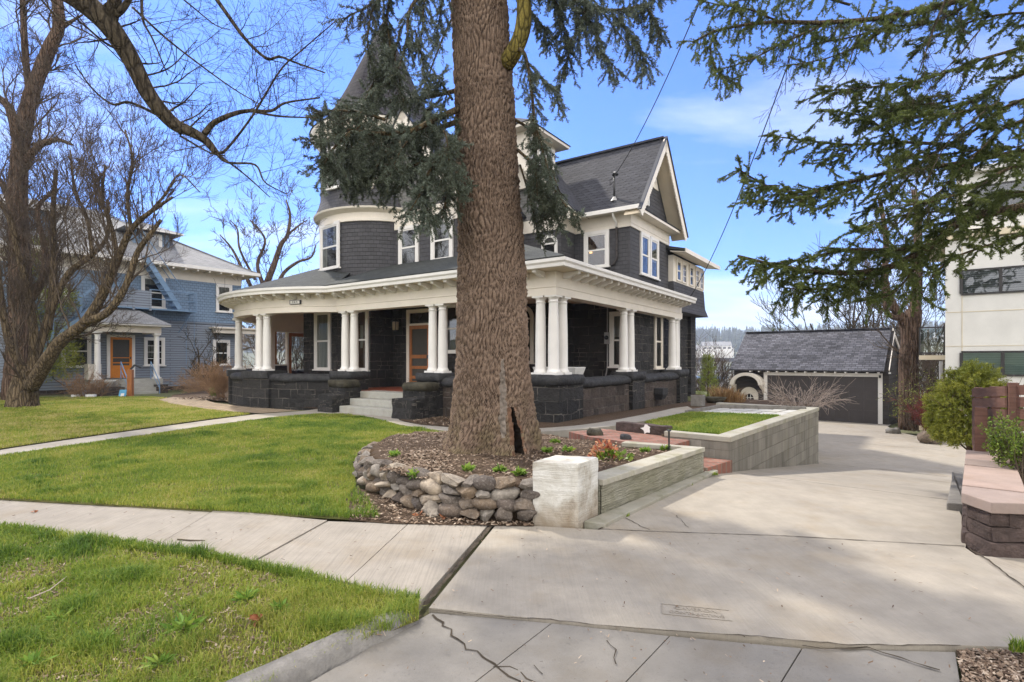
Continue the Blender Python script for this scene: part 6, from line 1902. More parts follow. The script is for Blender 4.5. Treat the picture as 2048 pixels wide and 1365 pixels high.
# ------------------------------------------------------------------ growing things
def rvec(rr): 
    v = Vector((rr.gauss(0, 1), rr.gauss(0, 1), rr.gauss(0, 1)))
    return v.normalized()
def smooth_line(pts, n=6):
    """Catmull-Rom through the points"""
    P_ = [Vector(p) for p in pts]
    P_ = [P_[0] * 2 - P_[1]] + P_ + [P_[-1] * 2 - P_[-2]]
    out = []
    for i in range(1, len(P_) - 2):
        a, b, c, d = P_[i - 1:i + 3]
        for k in range(n):
            t = k / n
            out.append(0.5 * ((2 * b) + (c - a) * t + (2 * a - 5 * b + 4 * c - d) * t * t + (3 * b - a - 3 * c + d) * t ** 3))
    out.append(P_[-2])
    return out
class Grower:
    def __init__(s, seed): s.m = MB(); s.rr = random.Random(seed); s.tips = []
    def limb(s, pts, r0, r1, sides=8, n=5, wob=0.0):
        q = smooth_line(pts, n)
        L_ = len(q)
        if wob: q = [p + rvec(s.rr) * wob * (i / L_) for i, p in enumerate(q)]
        rad = [r0 + (r1 - r0) * (i / (L_ - 1)) for i in range(L_)]
        rad = [r * (1 + 0.10 * noise.noise(p * 3)) for r, p in zip(rad, q)]
        s.m.tube(q, rad, sides)
        return q, rad
    def twig(s, p, d, Ln, r, lvl, kids=4, up=0.15, wob=0.25, ang=(25, 60), shrink=0.55, seg=0.16, minr=0.0028):
        rr = s.rr
        n = max(3, int(Ln / seg)); pts = [p]; dd = d.normalized()
        for i in range(n):
            dd = (dd + rvec(rr) * wob + Vector((0, 0, up))).normalized()
            pts.append(pts[-1] + dd * Ln / n)
        rad = [max(minr, r * (1 - 0.75 * i / n)) for i in range(n + 1)]
        s.m.tube(pts, rad, 5 if r > 0.02 else (4 if r > 0.008 else 3), cap=False)
        s.tips.append((pts[-1], dd))
        if lvl <= 0: return
        for k in range(kids):
            f = rr.uniform(0.2, 0.97); i = min(n - 1, int(f * n))
            base = pts[i].lerp(pts[i + 1], f * n - i); dr = (pts[i + 1] - pts[i]).normalized()
            ax = dr.cross(rvec(rr)).normalized(); a = R(rr.uniform(*ang))
            nd = (dr * math.cos(a) + ax * math.sin(a)).normalized()
            s.twig(base, nd, Ln * shrink * rr.uniform(0.6, 1.2), max(minr, rad[i] * 0.6), lvl - 1, kids, up, wob, ang, shrink, seg, minr)
    def dress(s, q, rad, every, Ln, lvl, bias=Vector((0, 0, 0.6)), start=0.1, **kw):
        """side branches along a limb"""
        acc = 0; tot = sum((q[i + 1] - q[i]).length for i in range(len(q) - 1)); run = 0
        for i in range(len(q) - 1):
            l = (q[i + 1] - q[i]).length; acc += l; run += l
            if run < start * tot: acc = 0; continue
            while acc > every:
                acc -= every
                t = (q[i + 1] - q[i]).normalized()
                sd = t.cross(rvec(s.rr)).normalized()
                s.twig(q[i], sd + bias + t * 0.5, Ln * s.rr.uniform(0.5, 1.35), min(rad[i] * 0.5, max(0.004, 0.006 * Ln + rad[i] * 0.13)), lvl, **kw)

def needles(P_, D_, per, ln, wd, spread=0.9, flat=0.0, seed=1, sag=0.0):
    """needle triangles round twig points; returns verts, faces, tint"""
    g_ = np.random.default_rng(seed)
    P_ = np.repeat(np.asarray(P_, dtype=np.float32), per, axis=0); D_ = np.repeat(np.asarray(D_, dtype=np.float32), per, axis=0)
    n = len(P_)
    rnd = g_.normal(size=(n, 3)).astype(np.float32)
    side = np.cross(D_, rnd); side /= np.linalg.norm(side, axis=1)[:, None] + 1e-6
    if flat: side[:, 2] *= (1 - flat)
    d = D_ * g_.uniform(0.3, 1.1, (n, 1)) + side * spread; d[:, 2] -= sag
    d /= np.linalg.norm(d, axis=1)[:, None] + 1e-6
    w = np.cross(d, g_.normal(size=(n, 3))); w /= np.linalg.norm(w, axis=1)[:, None] + 1e-6
    L_ = ln * g_.uniform(0.65, 1.25, (n, 1)); Wd = wd * g_.uniform(0.7, 1.3, (n, 1))
    base = P_ + g_.normal(size=(n, 3)) * ln * 0.12
    v = np.stack([base - w * Wd * 0.5, base + w * Wd * 0.5, base + d * L_], 1).reshape(-1, 3)
    f = np.arange(3 * n).reshape(-1, 3)
    t = np.repeat(np.clip(g_.normal(0.48, 0.22, n), 0, 1), 3)
    return v, f, t
def join_np(parts):
    vs, fs, ts_ = [], [], []; o = 0
    for v, f, t in parts:
        vs.append(v); fs.append(f + o); ts_.append(t); o += len(v)
    return np.concatenate(vs), np.concatenate(fs), np.concatenate(ts_)
def leaves(P_, D_, ln, wd, seed=1, tint=(0.5, 0.22)):
    """broad leaves: two triangles folded along the midrib"""
    g_ = np.random.default_rng(seed); P_ = np.asarray(P_); D_ = np.asarray(D_); n = len(P_)
    d = D_ + g_.normal(size=(n, 3)) * 0.4; d /= np.linalg.norm(d, axis=1)[:, None] + 1e-6
    w = np.cross(d, g_.normal(size=(n, 3))); w /= np.linalg.norm(w, axis=1)[:, None] + 1e-6
    up = np.cross(w, d)
    L_ = ln * g_.uniform(0.6, 1.3, (n, 1)); W2 = wd * g_.uniform(0.7, 1.3, (n, 1)) * 0.5
    m_ = P_ + d * L_ * 0.5
    v = np.stack([P_, m_ - w * W2 + up * W2 * 0.5, P_ + d * L_, m_ + w * W2 + up * W2 * 0.5], 1).reshape(-1, 3)
    b = np.arange(n)[:, None] * 4
    f = np.concatenate([b + np.array([[0, 1, 2]]), b + np.array([[0, 2, 3]])])
    t = np.repeat(np.clip(g_.normal(tint[0], tint[1], n), 0, 1), 4)
    return v, f, t

# ------------------------------------------------------------------ the big spruce in front of the porch
TBX, TBY = (985 - CXP) / FPX * 7.55, 7.55
SPR = thing('spruce_tree', 'huge spruce with a furrowed brown trunk and a rotten hollow at its foot', 'tree', (TBX, TBY, 0.25))
tv = [(-700, 950, 92), (0, 957, 106), (80, 961, 108), (300, 973, 120), (520, 982, 127), (600, 984, 133), (700, 986, 141), (800, 986, 159), (850, 986, 172), (880, 984, 182), (900, 982, 195), (912, 980, 205), (935, 979, 225)]
tz_ = np.array([CAMZ + (HYP - v) / FPX * 7.5 for v, c, w in tv])[::-1]; tc_ = np.array([(c - CXP) / FPX * 7.5 for v, c, w in tv])[::-1]; tr_ = np.array([w / 2 / FPX * 7.3 for v, c, w in tv])[::-1]
NA, NZ = 300, 300
zz = np.concatenate([np.linspace(0.02, 7.2, NZ), np.linspace(7.4, 13, 14)])
cavth = -math.pi / 2 + R(31)
def trunk_pt(th, z):
    r = float(np.interp(z, tz_, tr_)) if z < tz_[-1] else tr_[-1] * max(0.15, 1 - (z - tz_[-1]) / 14)
    cx = float(np.interp(z, tz_, tc_))
    fl = math.exp(-max(0, z - 0.25) / 0.30)
    r *= 1 + fl * (0.11 * math.sin(5 * th + 0.8) + 0.06 * math.sin(9 * th + 2))
    return cx, r
mv = np.zeros((len(zz) * NA, 3), dtype=np.float32)
cav = np.zeros(len(zz) * NA); res = np.zeros(len(zz) * NA)
k = 0
for z in zz:
    for j in range(NA):
        th = 2 * math.pi * j / NA
        cx, r = trunk_pt(th, z)
        x, y = math.cos(th), math.sin(th)
        q = Vector((cx + x * r, TBY + y * r, z))
        front = y < 0.35
        dsp = 0.0
        if z < 7.3:
            wv = noise.noise_vector(q * 2.5) * 0.12
            fq = 1 + 0.25 * noise.noise(q * 1.1); s = Vector((q.x * 19 + wv.x * 9, q.y * 19 + wv.y * 9, q.z * 5.5 + wv.z * 5)) * fq
            dd_, _ = noise.voronoi(s)
            e = min(1.0, (dd_[1] - dd_[0]) / 0.42)
            s2 = Vector((q.x * 50 + wv.y * 20, q.y * 50, q.z * 22)); d2, _ = noise.voronoi(s2)
            e2 = min(1.0, (d2[1] - d2[0]) / 0.5)
            dsp = 0.034 * (e ** 0.8) + 0.015 * e2 + 0.012 * noise.noise(q * 9) + 0.022 * noise.noise(Vector((q.x * 3, q.y * 3, q.z * 0.7)))
            dth = (th - cavth + math.pi) % (2 * math.pi) - math.pi
            a = dth * r
            if 0.15 < z < 1.0:
                hw_ = 0.058 * (1 - ((z - 0.15) / 0.80)) ** 0.6 if z < 0.93 else 0
                hw_ *= 1 + 0.5 * noise.noise(Vector((z * 9, 0.3, 1)))
                aa = a - 0.02 * math.sin(z * 5) + 0.05 * (z - 0.5)
                if hw_ > 0:
                    if abs(aa) < hw_: dsp -= 0.16; cav[k] = 1
                    elif abs(aa) < hw_ + 0.05: dsp += 0.015; cav[k] = 0.5 if noise.noise(q * 13) > -0.15 else 0
            aa = a + 0.16 - 0.05 * (z - 0.9)
            if 0.55 < z < 1.55 and abs(aa) < 0.028 * (1.35 - abs(z - 0.95) * 1.3) * (1 + noise.noise(q * 12)): res[k] = 1
        rr_ = r + dsp
        mv[k] = (cx + x * rr_ - TBX, y * rr_, z - 0.25); k += 1
fi = []
mi = []
for i in range(len(zz) - 1):
    for j in range(NA):
        j2 = (j + 1) % NA
        q = (i * NA + j, i * NA + j2, (i + 1) * NA + j2, (i + 1) * NA + j)
        fi.append(q); c = max(cav[list(q)]); mi.append(1 if c >= 1 else (3 if c >= 0.5 else (2 if max(res[list(q)]) > 0 else 0)))
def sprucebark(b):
    o = obc(b)
    n1 = b.noise(3, o, 7, 0.65); n2 = b.noise(38, o, 6, 0.75); n3 = b.noise(120, o, 4, 0.7)
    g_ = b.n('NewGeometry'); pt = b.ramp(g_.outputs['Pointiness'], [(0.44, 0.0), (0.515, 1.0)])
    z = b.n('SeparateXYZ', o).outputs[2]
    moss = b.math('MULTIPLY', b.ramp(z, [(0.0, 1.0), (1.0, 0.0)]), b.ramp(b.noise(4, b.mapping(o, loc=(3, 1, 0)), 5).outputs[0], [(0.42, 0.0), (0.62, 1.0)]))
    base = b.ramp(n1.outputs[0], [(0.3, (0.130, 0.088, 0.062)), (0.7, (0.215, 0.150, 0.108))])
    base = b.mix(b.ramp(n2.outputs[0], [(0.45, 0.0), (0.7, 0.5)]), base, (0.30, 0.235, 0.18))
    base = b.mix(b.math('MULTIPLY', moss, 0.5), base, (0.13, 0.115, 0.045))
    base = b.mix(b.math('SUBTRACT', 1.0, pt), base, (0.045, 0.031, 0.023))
    return {'Base Color': base, 'Normal': b.bump(b.math('ADD', n2.outputs[0], b.math('MULTIPLY', n3.outputs[0], 0.4)), 0.9, 0.012)}
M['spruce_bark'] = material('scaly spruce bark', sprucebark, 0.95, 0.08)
M['resin'] = material('grey resin streak', plain((0.175, 0.145, 0.118), 0.4, 18, bump=0.8), 0.8, 0.2)
M['raw_wood'] = material('weathered orange brown wood', plain((0.135, 0.078, 0.050), 0.45, 14, bump=0.8), 0.9, 0.1)
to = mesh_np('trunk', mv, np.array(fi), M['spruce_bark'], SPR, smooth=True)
for q in ('char', 'resin', 'raw_wood'): to.data.materials.append(M[q])
to.data.polygons.foreach_set('material_index', np.array(mi, dtype=np.int32))
def spruce_branches(name, lines, seed, twigs_every=0.055, tl=(0.18, 0.42), down=0.5, per=4, nstep=0.014, r0=0.03, nl=0.026, nw=0.0042, dens=1.0, start=0.15, bmat='bark_fir', nmat='spruce', parent=None, org=None, spread=1.0, sub=True, flat=0.0):
    """limbs with hanging sprays of needles; limbs in one mesh, needles in another"""
    g_ = Grower(seed); PP, DDr = [], []; rr = g_.rr
    for ln_ in lines:
        r_ = r0
        if isinstance(ln_, tuple): ln_, r_ = ln_
        q, rad = g_.limb(ln_, r_, r_ * 0.2 + 0.003, 6, 6)
        tot = sum((q[i + 1] - q[i]).length for i in range(len(q) - 1)); run = 0; acc = 0
        for i in range(len(q) - 1):
            l = (q[i + 1] - q[i]).length; run += l; acc += l
            if run < start * tot: acc = 0; continue
            t = (q[i + 1] - q[i]).normalized()
            while acc > twigs_every / dens:
                acc -= twigs_every / dens
                sd = t.cross(rvec(rr)).normalized(); sd.z *= (1 - flat)
                d = (sd * 0.9 + t * rr.uniform(0.1, 0.8) + Vector((0, 0, -down * rr.uniform(0.3, 1.3)))).normalized()
                Lt = rr.uniform(*tl); n = max(3, int(Lt / 0.05)); p = q[i].lerp(q[i + 1], rr.random()); tw = [p]
                for j in range(n):
                    d = (d + Vector((0, 0, -0.10 * down)) + rvec(rr) * 0.14).normalized(); tw.append(tw[-1] + d * Lt / n)
                g_.m.tube(tw, [0.006 - 0.004 * j / n for j in range(n + 1)], 3, cap=False)
                subs = [tw]
                if sub:
                    for _ in range(int(Lt / 0.07)):
                        j = rr.randrange(0, n); dr = (tw[j + 1] - tw[j]).normalized(); s_ = dr.cross(rvec(rr)).normalized(); s_.z *= (1 - flat)
                        e = (dr + s_ * 0.9 + Vector((0, 0, -0.3 * down))).normalized(); w = [tw[j]]
                        for _k in range(3): e = (e + rvec(rr) * 0.15).normalized(); w.append(w[-1] + e * rr.uniform(0.025, 0.05))
                        subs.append(w)
                for w in subs:
                    for j in range(len(w) - 1):
                        sl = (w[j + 1] - w[j]); k_ = max(1, int(sl.length / nstep)); dr = sl.normalized()
                        for _k in range(k_): PP.append(tuple(w[j] + sl * (_k / k_))); DDr.append(tuple(dr))
    og = org or Vector((0, 0, 0))
    g_.m.v = [tuple(Vector(v) - og) for v in g_.m.v]
    bo_ = g_.m.build(name, M[bmat], parent, smooth=True, uv=False)
    v, f, t = needles(np.array(PP), np.array(DDr), per, nl, nw, spread, flat, seed)
    v = v - np.array(og, dtype=np.float32)
    # clumps: let the tint drift over space so some sprays read lighter than others
    n_ = vnoise(v[:, 0] * 3.5 + v[:, 2] * 1.7, v[:, 2] * 3.5 + v[:, 1] * 2.1, seed)
    t = np.clip(t * 0.55 + n_ * 0.5, 0, 1)
    no_ = mesh_np('needles', v, f, M[nmat], bo_, t)
    return bo_
so = SPR.location
def PL(pts): return [P(u, v, Y) for u, v, Y in pts]
L_left = [
    (PL([(925, 215, 7.4), (880, 235, 7.0), (820, 262, 6.7), (750, 268, 6.5), (690, 262, 6.4), (640, 290, 6.4)]), 0.045),
    (PL([(925, 240, 7.4), (860, 262, 7.3), (790, 275, 7.2), (720, 300, 7.1), (660, 330, 7.1)]), 0.04),
    (PL([(920, 180, 7.4), (850, 195, 7.6), (770, 205, 7.6), (690, 215, 7.7), (640, 228, 7.7)]), 0.035),
    (PL([(925, 280, 7.3), (890, 300, 6.8), (860, 340, 6.6), (840, 390, 6.5), (815, 430, 6.5)]), 0.03),
    (PL([(925, 290, 7.4), (880, 310, 7.2), (830, 330, 7.0), (780, 345, 6.9), (730, 352, 6.9)]), 0.03),
    (PL([(922, 330, 7.3), (900, 370, 6.9), (890, 410, 6.8), (885, 440, 6.8)]), 0.025),
    (PL([(800, 262, 6.7), (770, 310, 6.7), (740, 350, 6.7), (700, 370, 6.7)]), 0.02),
    (PL([(700, 265, 6.4), (665, 300, 6.3), (645, 335, 6.3)]), 0.02),
    (PL([(860, 262, 7.3), (840, 300, 7.4), (810, 360, 7.4), (780, 390, 7.4)]), 0.02),
    (PL([(905, 200, 7.4), (885, 170, 7.2), (870, 150, 7.2)]), 0.02),
    (PL([(770, 240, 6.6), (720, 225, 6.5), (660, 222, 6.5), (636, 232, 6.5)]), 0.02),
    (PL([(780, 330, 6.8), (720, 345, 6.7), (670, 345, 6.7), (650, 330, 6.7)]), 0.018),
    (PL([(870, 330, 6.7), (850, 400, 6.6), (860, 440, 6.6)]), 0.018),
]
rl = random.Random(12)
for i in range(7):
    u0 = rl.uniform(700, 905); v0 = rl.uniform(190, 330); Y0 = rl.uniform(6.4, 7.5); du = rl.uniform(-70, 15)
    L_left.append((PL([(u0, v0, Y0), (u0 + du * .5, v0 + 25, Y0), (u0 + du, v0 + rl.uniform(50, 110), Y0)]), 0.012))
spruce_branches('bough', L_left, 21, parent=SPR, org=so, per=6, dens=1.75, down=0.6, nl=0.036, nw=0.011)
L_top = [
    (PL([(915, -60, 7.4), (860, -30, 7.0), (820, 20, 6.8), (815, 70, 6.8), (800, 130, 6.8), (775, 175, 6.8)]), 0.03),
    (PL([(915, -90, 7.4), (840, -60, 7.2), (790, -20, 7.2), (770, 50, 7.2), (765, 110, 7.2), (755, 150, 7.2)]), 0.03),
    (PL([(800, -40, 7.0), (760, -10, 7.0), (740, 40, 7.0), (735, 90, 7.0), (742, 130, 7.0)]), 0.015),
    (PL([(880, -50, 7.0), (850, 0, 6.9), (845, 60, 6.9), (835, 100, 6.9)]), 0.02),
    (PL([(780, -50, 7.0), (740, 10, 7.0), (700, 30, 7.0), (688, 40, 7.0)]), 0.012),
    (PL([(890, -30, 7.2), (880, 30, 7.3), (872, 90, 7.3)]), 0.012),
    (PL([(770, 30, 7.2), (780, 90, 7.2), (775, 140, 7.2), (745, 185, 7.2)]), 0.02),
    (PL([(800, 60, 6.9), (790, 120, 6.9), (800, 170, 6.9), (790, 215, 6.9)]), 0.014),
    (PL([(780, 110, 7.1), (755, 150, 7.1), (735, 190, 7.1), (720, 220, 7.1)]), 0.012),
    (PL([(830, 60, 6.9), (845, 120, 6.9), (850, 170, 6.9)]), 0.012),
]
spruce_branches('bough', L_top, 22, parent=SPR, org=so, per=5, dens=1.6, down=0.9, tl=(0.12, 0.34), start=0.05, nl=0.032, nw=0.010)
L_right = [
    (PL([(1020, 110, 7.3), (1042, 100, 7.1), (1055, 130, 7.0), (1065, 200, 6.95), (1070, 270, 6.95), (1072, 330, 6.95), (1075, 400, 6.95)]), 0.03),
    (PL([(1030, 240, 7.5), (1060, 260, 7.5), (1090, 300, 7.5), (1110, 360, 7.5), (1130, 410, 7.5)]), 0.022),
    (PL([(1035, 300, 7.4), (1065, 330, 7.3), (1080, 380, 7.3), (1090, 440, 7.3)]), 0.02),
    (PL([(1070, 250, 7.0), (1085, 300, 6.9), (1110, 380, 6.9), (1140, 420, 6.9), (1155, 430, 6.9)]), 0.016),
    (PL([(1060, 130, 7.0), (1090, 165, 6.9), (1110, 180, 6.9), (1118, 215, 6.9)]), 0.014),
    (PL([(1040, 330, 7.5), (1055, 380, 7.5), (1070, 440, 7.5), (1075, 480, 7.5)]), 0.014),
    (PL([(1060, 330, 7.1), (1100, 400, 7.1), (1120, 455, 7.1)]), 0.014),
]
spruce_branches('bough', L_right, 23, parent=SPR, org=so, per=6, dens=1.7, down=0.9, tl=(0.12, 0.34), start=0.18, nl=0.032, nw=0.010)
L_tr = [
    (PL([(1020, -60, 7.4), (1080, -40, 7.0), (1150, 0, 6.8), (1220, 20, 6.7), (1290, 10, 6.7)]), 0.03),
    (PL([(1080, -40, 7.0), (1120, 20, 7.0), (1130, 80, 7.0), (1138, 110, 7.0), (1120, 145, 7.0)]), 0.014),
    (PL([(1150, 0, 6.8), (1185, 50, 6.8), (1200, 100, 6.8), (1230, 135, 6.8)]), 0.012),
    (PL([(1220, 20, 6.7), (1250, 60, 6.7), (1280, 100, 6.7), (1292, 140, 6.7)]), 0.012),
    (PL([(1290, 10, 6.7), (1310, 40, 6.7), (1318, 75, 6.7)]), 0.010),
    (PL([(1030, -20, 7.5), (1060, 20, 7.5), (1090, 60, 7.5), (1100, 90, 7.5)]), 0.014),
    (PL([(1060, -50, 7.2), (1160, -30, 7.2), (1250, -20, 7.2), (1320, 0, 7.2)]), 0.02),
    (PL([(1170, -10, 6.8), (1170, 40, 6.8), (1150, 80, 6.8)]), 0.010),
]
spruce_branches('bough', L_tr, 24, parent=SPR, org=so, per=6, dens=2.2, down=0.9, tl=(0.14, 0.38), start=0.08, nl=0.032, nw=0.010)
# mossy stub limb and the upper crown that shades the pavement
g_ = Grower(5); g_.limb([v - so for v in PL([(1012, 128, 7.35), (1030, 100, 7.2), (1045, 60, 7.15), (1048, 10, 7.1), (1040, -60, 7.1)])], 0.115, 0.085, 10)
M['bark_moss'] = material('yellow mossy bark', barkfn((0.03, 0.025, 0.01), (0.14, 0.115, 0.03), (0.24, 0.19, 0.05), 16, 4, 0.012), 0.95, 0.1)
g_.m.build('branch', M['bark_moss'], SPR, smooth=True, uv=False)
up = []
rr = random.Random(77)
for i in range(34):
    z = 6.9 + 5.8 * (i / 34); a = rr.uniform(0, 2 * math.pi); Ln = 3.4 - 1.6 * (i / 34)
    c = Vector((TBX - 0.25 * 0, TBY, z)); d = Vector((math.cos(a), math.sin(a), 0))
    up.append(([c + d * 0.3, c + d * Ln * 0.5 + Vector((0, 0, 0.1)), c + d * Ln + Vector((0, 0, -0.5))], 0.03))
spruce_branches('bough', up, 31, parent=SPR, org=so, per=2, dens=0.35, down=0.7, tl=(0.25, 0.6), start=0.2, nl=0.07, nw=0.012, nstep=0.05)

# ------------------------------------------------------------------ fir reaching in from the right
FIR = thing('fir_tree', 'dark green fir whose long limbs reach in over the driveway from the right', 'tree', (10.2, 7.6, -0.3))
fo_ = FIR.location
g_ = Grower(8); g_.limb([Vector((0, 0, -0.5)), Vector((0.05, 0, 3)), Vector((0, 0.1, 7)), Vector((0, 0, 12))], 0.36, 0.12, 14, 8)
g_.m.build('trunk', M['bark_fir'], FIR, smooth=True, uv=False)
F_lines = [
    (PL([(2320, 380, 8.4), (2048, 415, 8.6), (1930, 440, 8.7), (1850, 500, 8.8), (1760, 540, 8.9), (1650, 545, 9.0), (1550, 530, 9.1), (1475, 512, 9.2)]), 0.085),
    (PL([(1860, 495, 8.8), (1780, 500, 8.6), (1690, 500, 8.5), (1600, 520, 8.5), (1500, 535, 8.5)]), 0.03),
    (PL([(1780, 535, 8.9), (1700, 570, 9.0), (1620, 580, 9.0), (1560, 575, 9.0)]), 0.02),
    (PL([(1850, 505, 8.8), (1820, 550, 8.7), (1780, 590, 8.7), (1730, 600, 8.7)]), 0.02),
    (PL([(2320, 260, 8.4), (2060, 300, 9.2), (1900, 330, 9.5), (1780, 345, 9.6), (1680, 370, 9.6), (1600, 385, 9.7), (1540, 375, 9.7), (1470, 335, 9.8)]), 0.05),
    (PL([(1680, 370, 9.6), (1600, 390, 9.5), (1530, 405, 9.5), (1480, 395, 9.5)]), 0.018),
    (PL([(1900, 290, 9.3), (1800, 285, 9.4), (1700, 290, 9.5), (1600, 280, 9.5), (1530, 270, 9.5)]), 0.03),
    (PL([(1800, 285, 9.4), (1740, 240, 9.4), (1690, 225, 9.4), (1640, 222, 9.4)]), 0.018),
    (PL([(2320, 150, 8.4), (2048, 200, 8.7), (1950, 260, 8.8), (1880, 300, 8.8), (1830, 340, 8.8), (1780, 400, 8.8)]), 0.035),
    (PL([(2320, 300, 8.2), (2048, 330, 8.0), (1960, 370, 8.0), (1880, 400, 8.0), (1820, 410, 8.0)]), 0.03),
    (PL([(2320, 0, 8.2), (2060, 90, 8.0), (1960, 120, 8.0), (1880, 150, 8.0), (1800, 175, 8.0)]), 0.03),
    (PL([(2300, 440, 8.3), (2048, 470, 8.2), (1980, 490, 8.2), (1900, 520, 8.2), (1860, 560, 8.2)]), 0.03),
    (PL([(2300, 100, 8.3), (2040, 150, 8.2), (1950, 200, 8.2), (1860, 230, 8.2), (1780, 240, 8.2)]), 0.025),
    (PL([(2300, 200, 8.3), (2048, 240, 8.4), (1960, 300, 8.4), (1900, 360, 8.4), (1850, 420, 8.4)]), 0.025),
    (PL([(2200, 20, 8.3), (2000, 30, 8.4), (1900, 60, 8.4), (1830, 90, 8.4)]), 0.022),
]
rl = random.Random(31)
for i in range(13):
    u0 = rl.uniform(1800, 2120); v0 = rl.uniform(120, 520); Y0 = rl.uniform(8, 9.6); Ln_ = rl.uniform(90, 200)
    F_lines.append((PL([(u0, v0, Y0), (u0 - Ln_ * .5, v0 + 12, Y0), (u0 - Ln_, v0 + rl.uniform(10, 60), Y0 + rl.uniform(-.3, .3))]), 0.014))
for (u0, v0, u1, v1) in ((1760, 540, 1700, 590), (1700, 545, 1640, 600), (1640, 545, 1580, 590), (1600, 535, 1530, 560), (1800, 520, 1850, 600), (1720, 370, 1650, 420), (1640, 380, 1570, 430), (1780, 350, 1740, 420), (1700, 300, 1640, 330), (1840, 330, 1790, 300), (1560, 372, 1500, 380)):
    F_lines.append((PL([(u0, v0, 9.1), ((u0 + u1) / 2, (v0 + v1) / 2 - 4, 9.1), (u1, v1, 9.1)]), 0.012))
spruce_branches('bough', F_lines, 41, parent=FIR, org=fo_, per=6, dens=0.98, down=0.3, tl=(0.20, 0.52), nmat='fir', start=0.06, nl=0.040, nw=0.014, flat=0.45)
F_top = [
    (PL([(2320, -150, 7.6), (1980, -20, 8.0), (1800, 30, 8.0), (1660, 45, 8.1), (1540, 45, 8.2), (1440, 60, 8.2), (1385, 85, 8.3)]), 0.05),
    (PL([(1980, -20, 8.0), (1880, 40, 8.1), (1780, 55, 8.1), (1700, 75, 8.2), (1620, 90, 8.2)]), 0.02),
    (PL([(1660, 45, 8.1), (1580, 80, 8.2), (1500, 120, 8.2), (1440, 140, 8.2)]), 0.018),
    (PL([(1560, 45, 8.2), (1500, 20, 8.2), (1440, 10, 8.2), (1390, 0, 8.2)]), 0.016),
    (PL([(1700, 10, 8.1), (1620, -10, 8.1), (1540, -5, 8.1), (1460, 5, 8.1)]), 0.02),
    (PL([(1800, 30, 8.0), (1740, 80, 8.0), (1660, 115, 8.0), (1590, 130, 8.0)]), 0.016),
    (PL([(1440, 60, 8.2), (1420, 100, 8.2), (1440, 150, 8.2), (1480, 170, 8.2)]), 0.012),
]
spruce_branches('bough', F_top, 42, parent=FIR, org=fo_, per=5, dens=1.25, down=0.5, tl=(0.16, 0.42), nmat='fir', start=0.08, nl=0.036, nw=0.012)
# bare dead twigs hanging among them
g_ = Grower(9)
for ln_, r_ in [(PL([(1900, -20, 7.8), (1870, 50, 7.8), (1850, 110, 7.8), (1820, 190, 7.8)]), 0.02), (PL([(1740, 20, 8.0), (1710, 90, 8.0), (1690, 150, 8.0), (1655, 175, 8.0)]), 0.012), (PL([(1590, 60, 8.1), (1575, 130, 8.1), (1570, 190, 8.1)]), 0.008), (PL([(1960, 60, 7.8), (1900, 130, 7.8), (1850, 170, 7.8)]), 0.012), (PL([(2000, 200, 7.8), (1900, 280, 7.8), (1850, 370, 7.8), (1800, 460, 7.8)]), 0.012)]:
    q, rad = g_.limb([p - fo_ for p in ln_], r_, 0.004, 5)
    g_.dress(q, rad, 0.12, 0.45, 2, bias=Vector((0, 0, -0.3)), kids=3, up=-0.03)
g_.m.build('dead_branch', M['bark_dark'], FIR, smooth=True, uv=False)

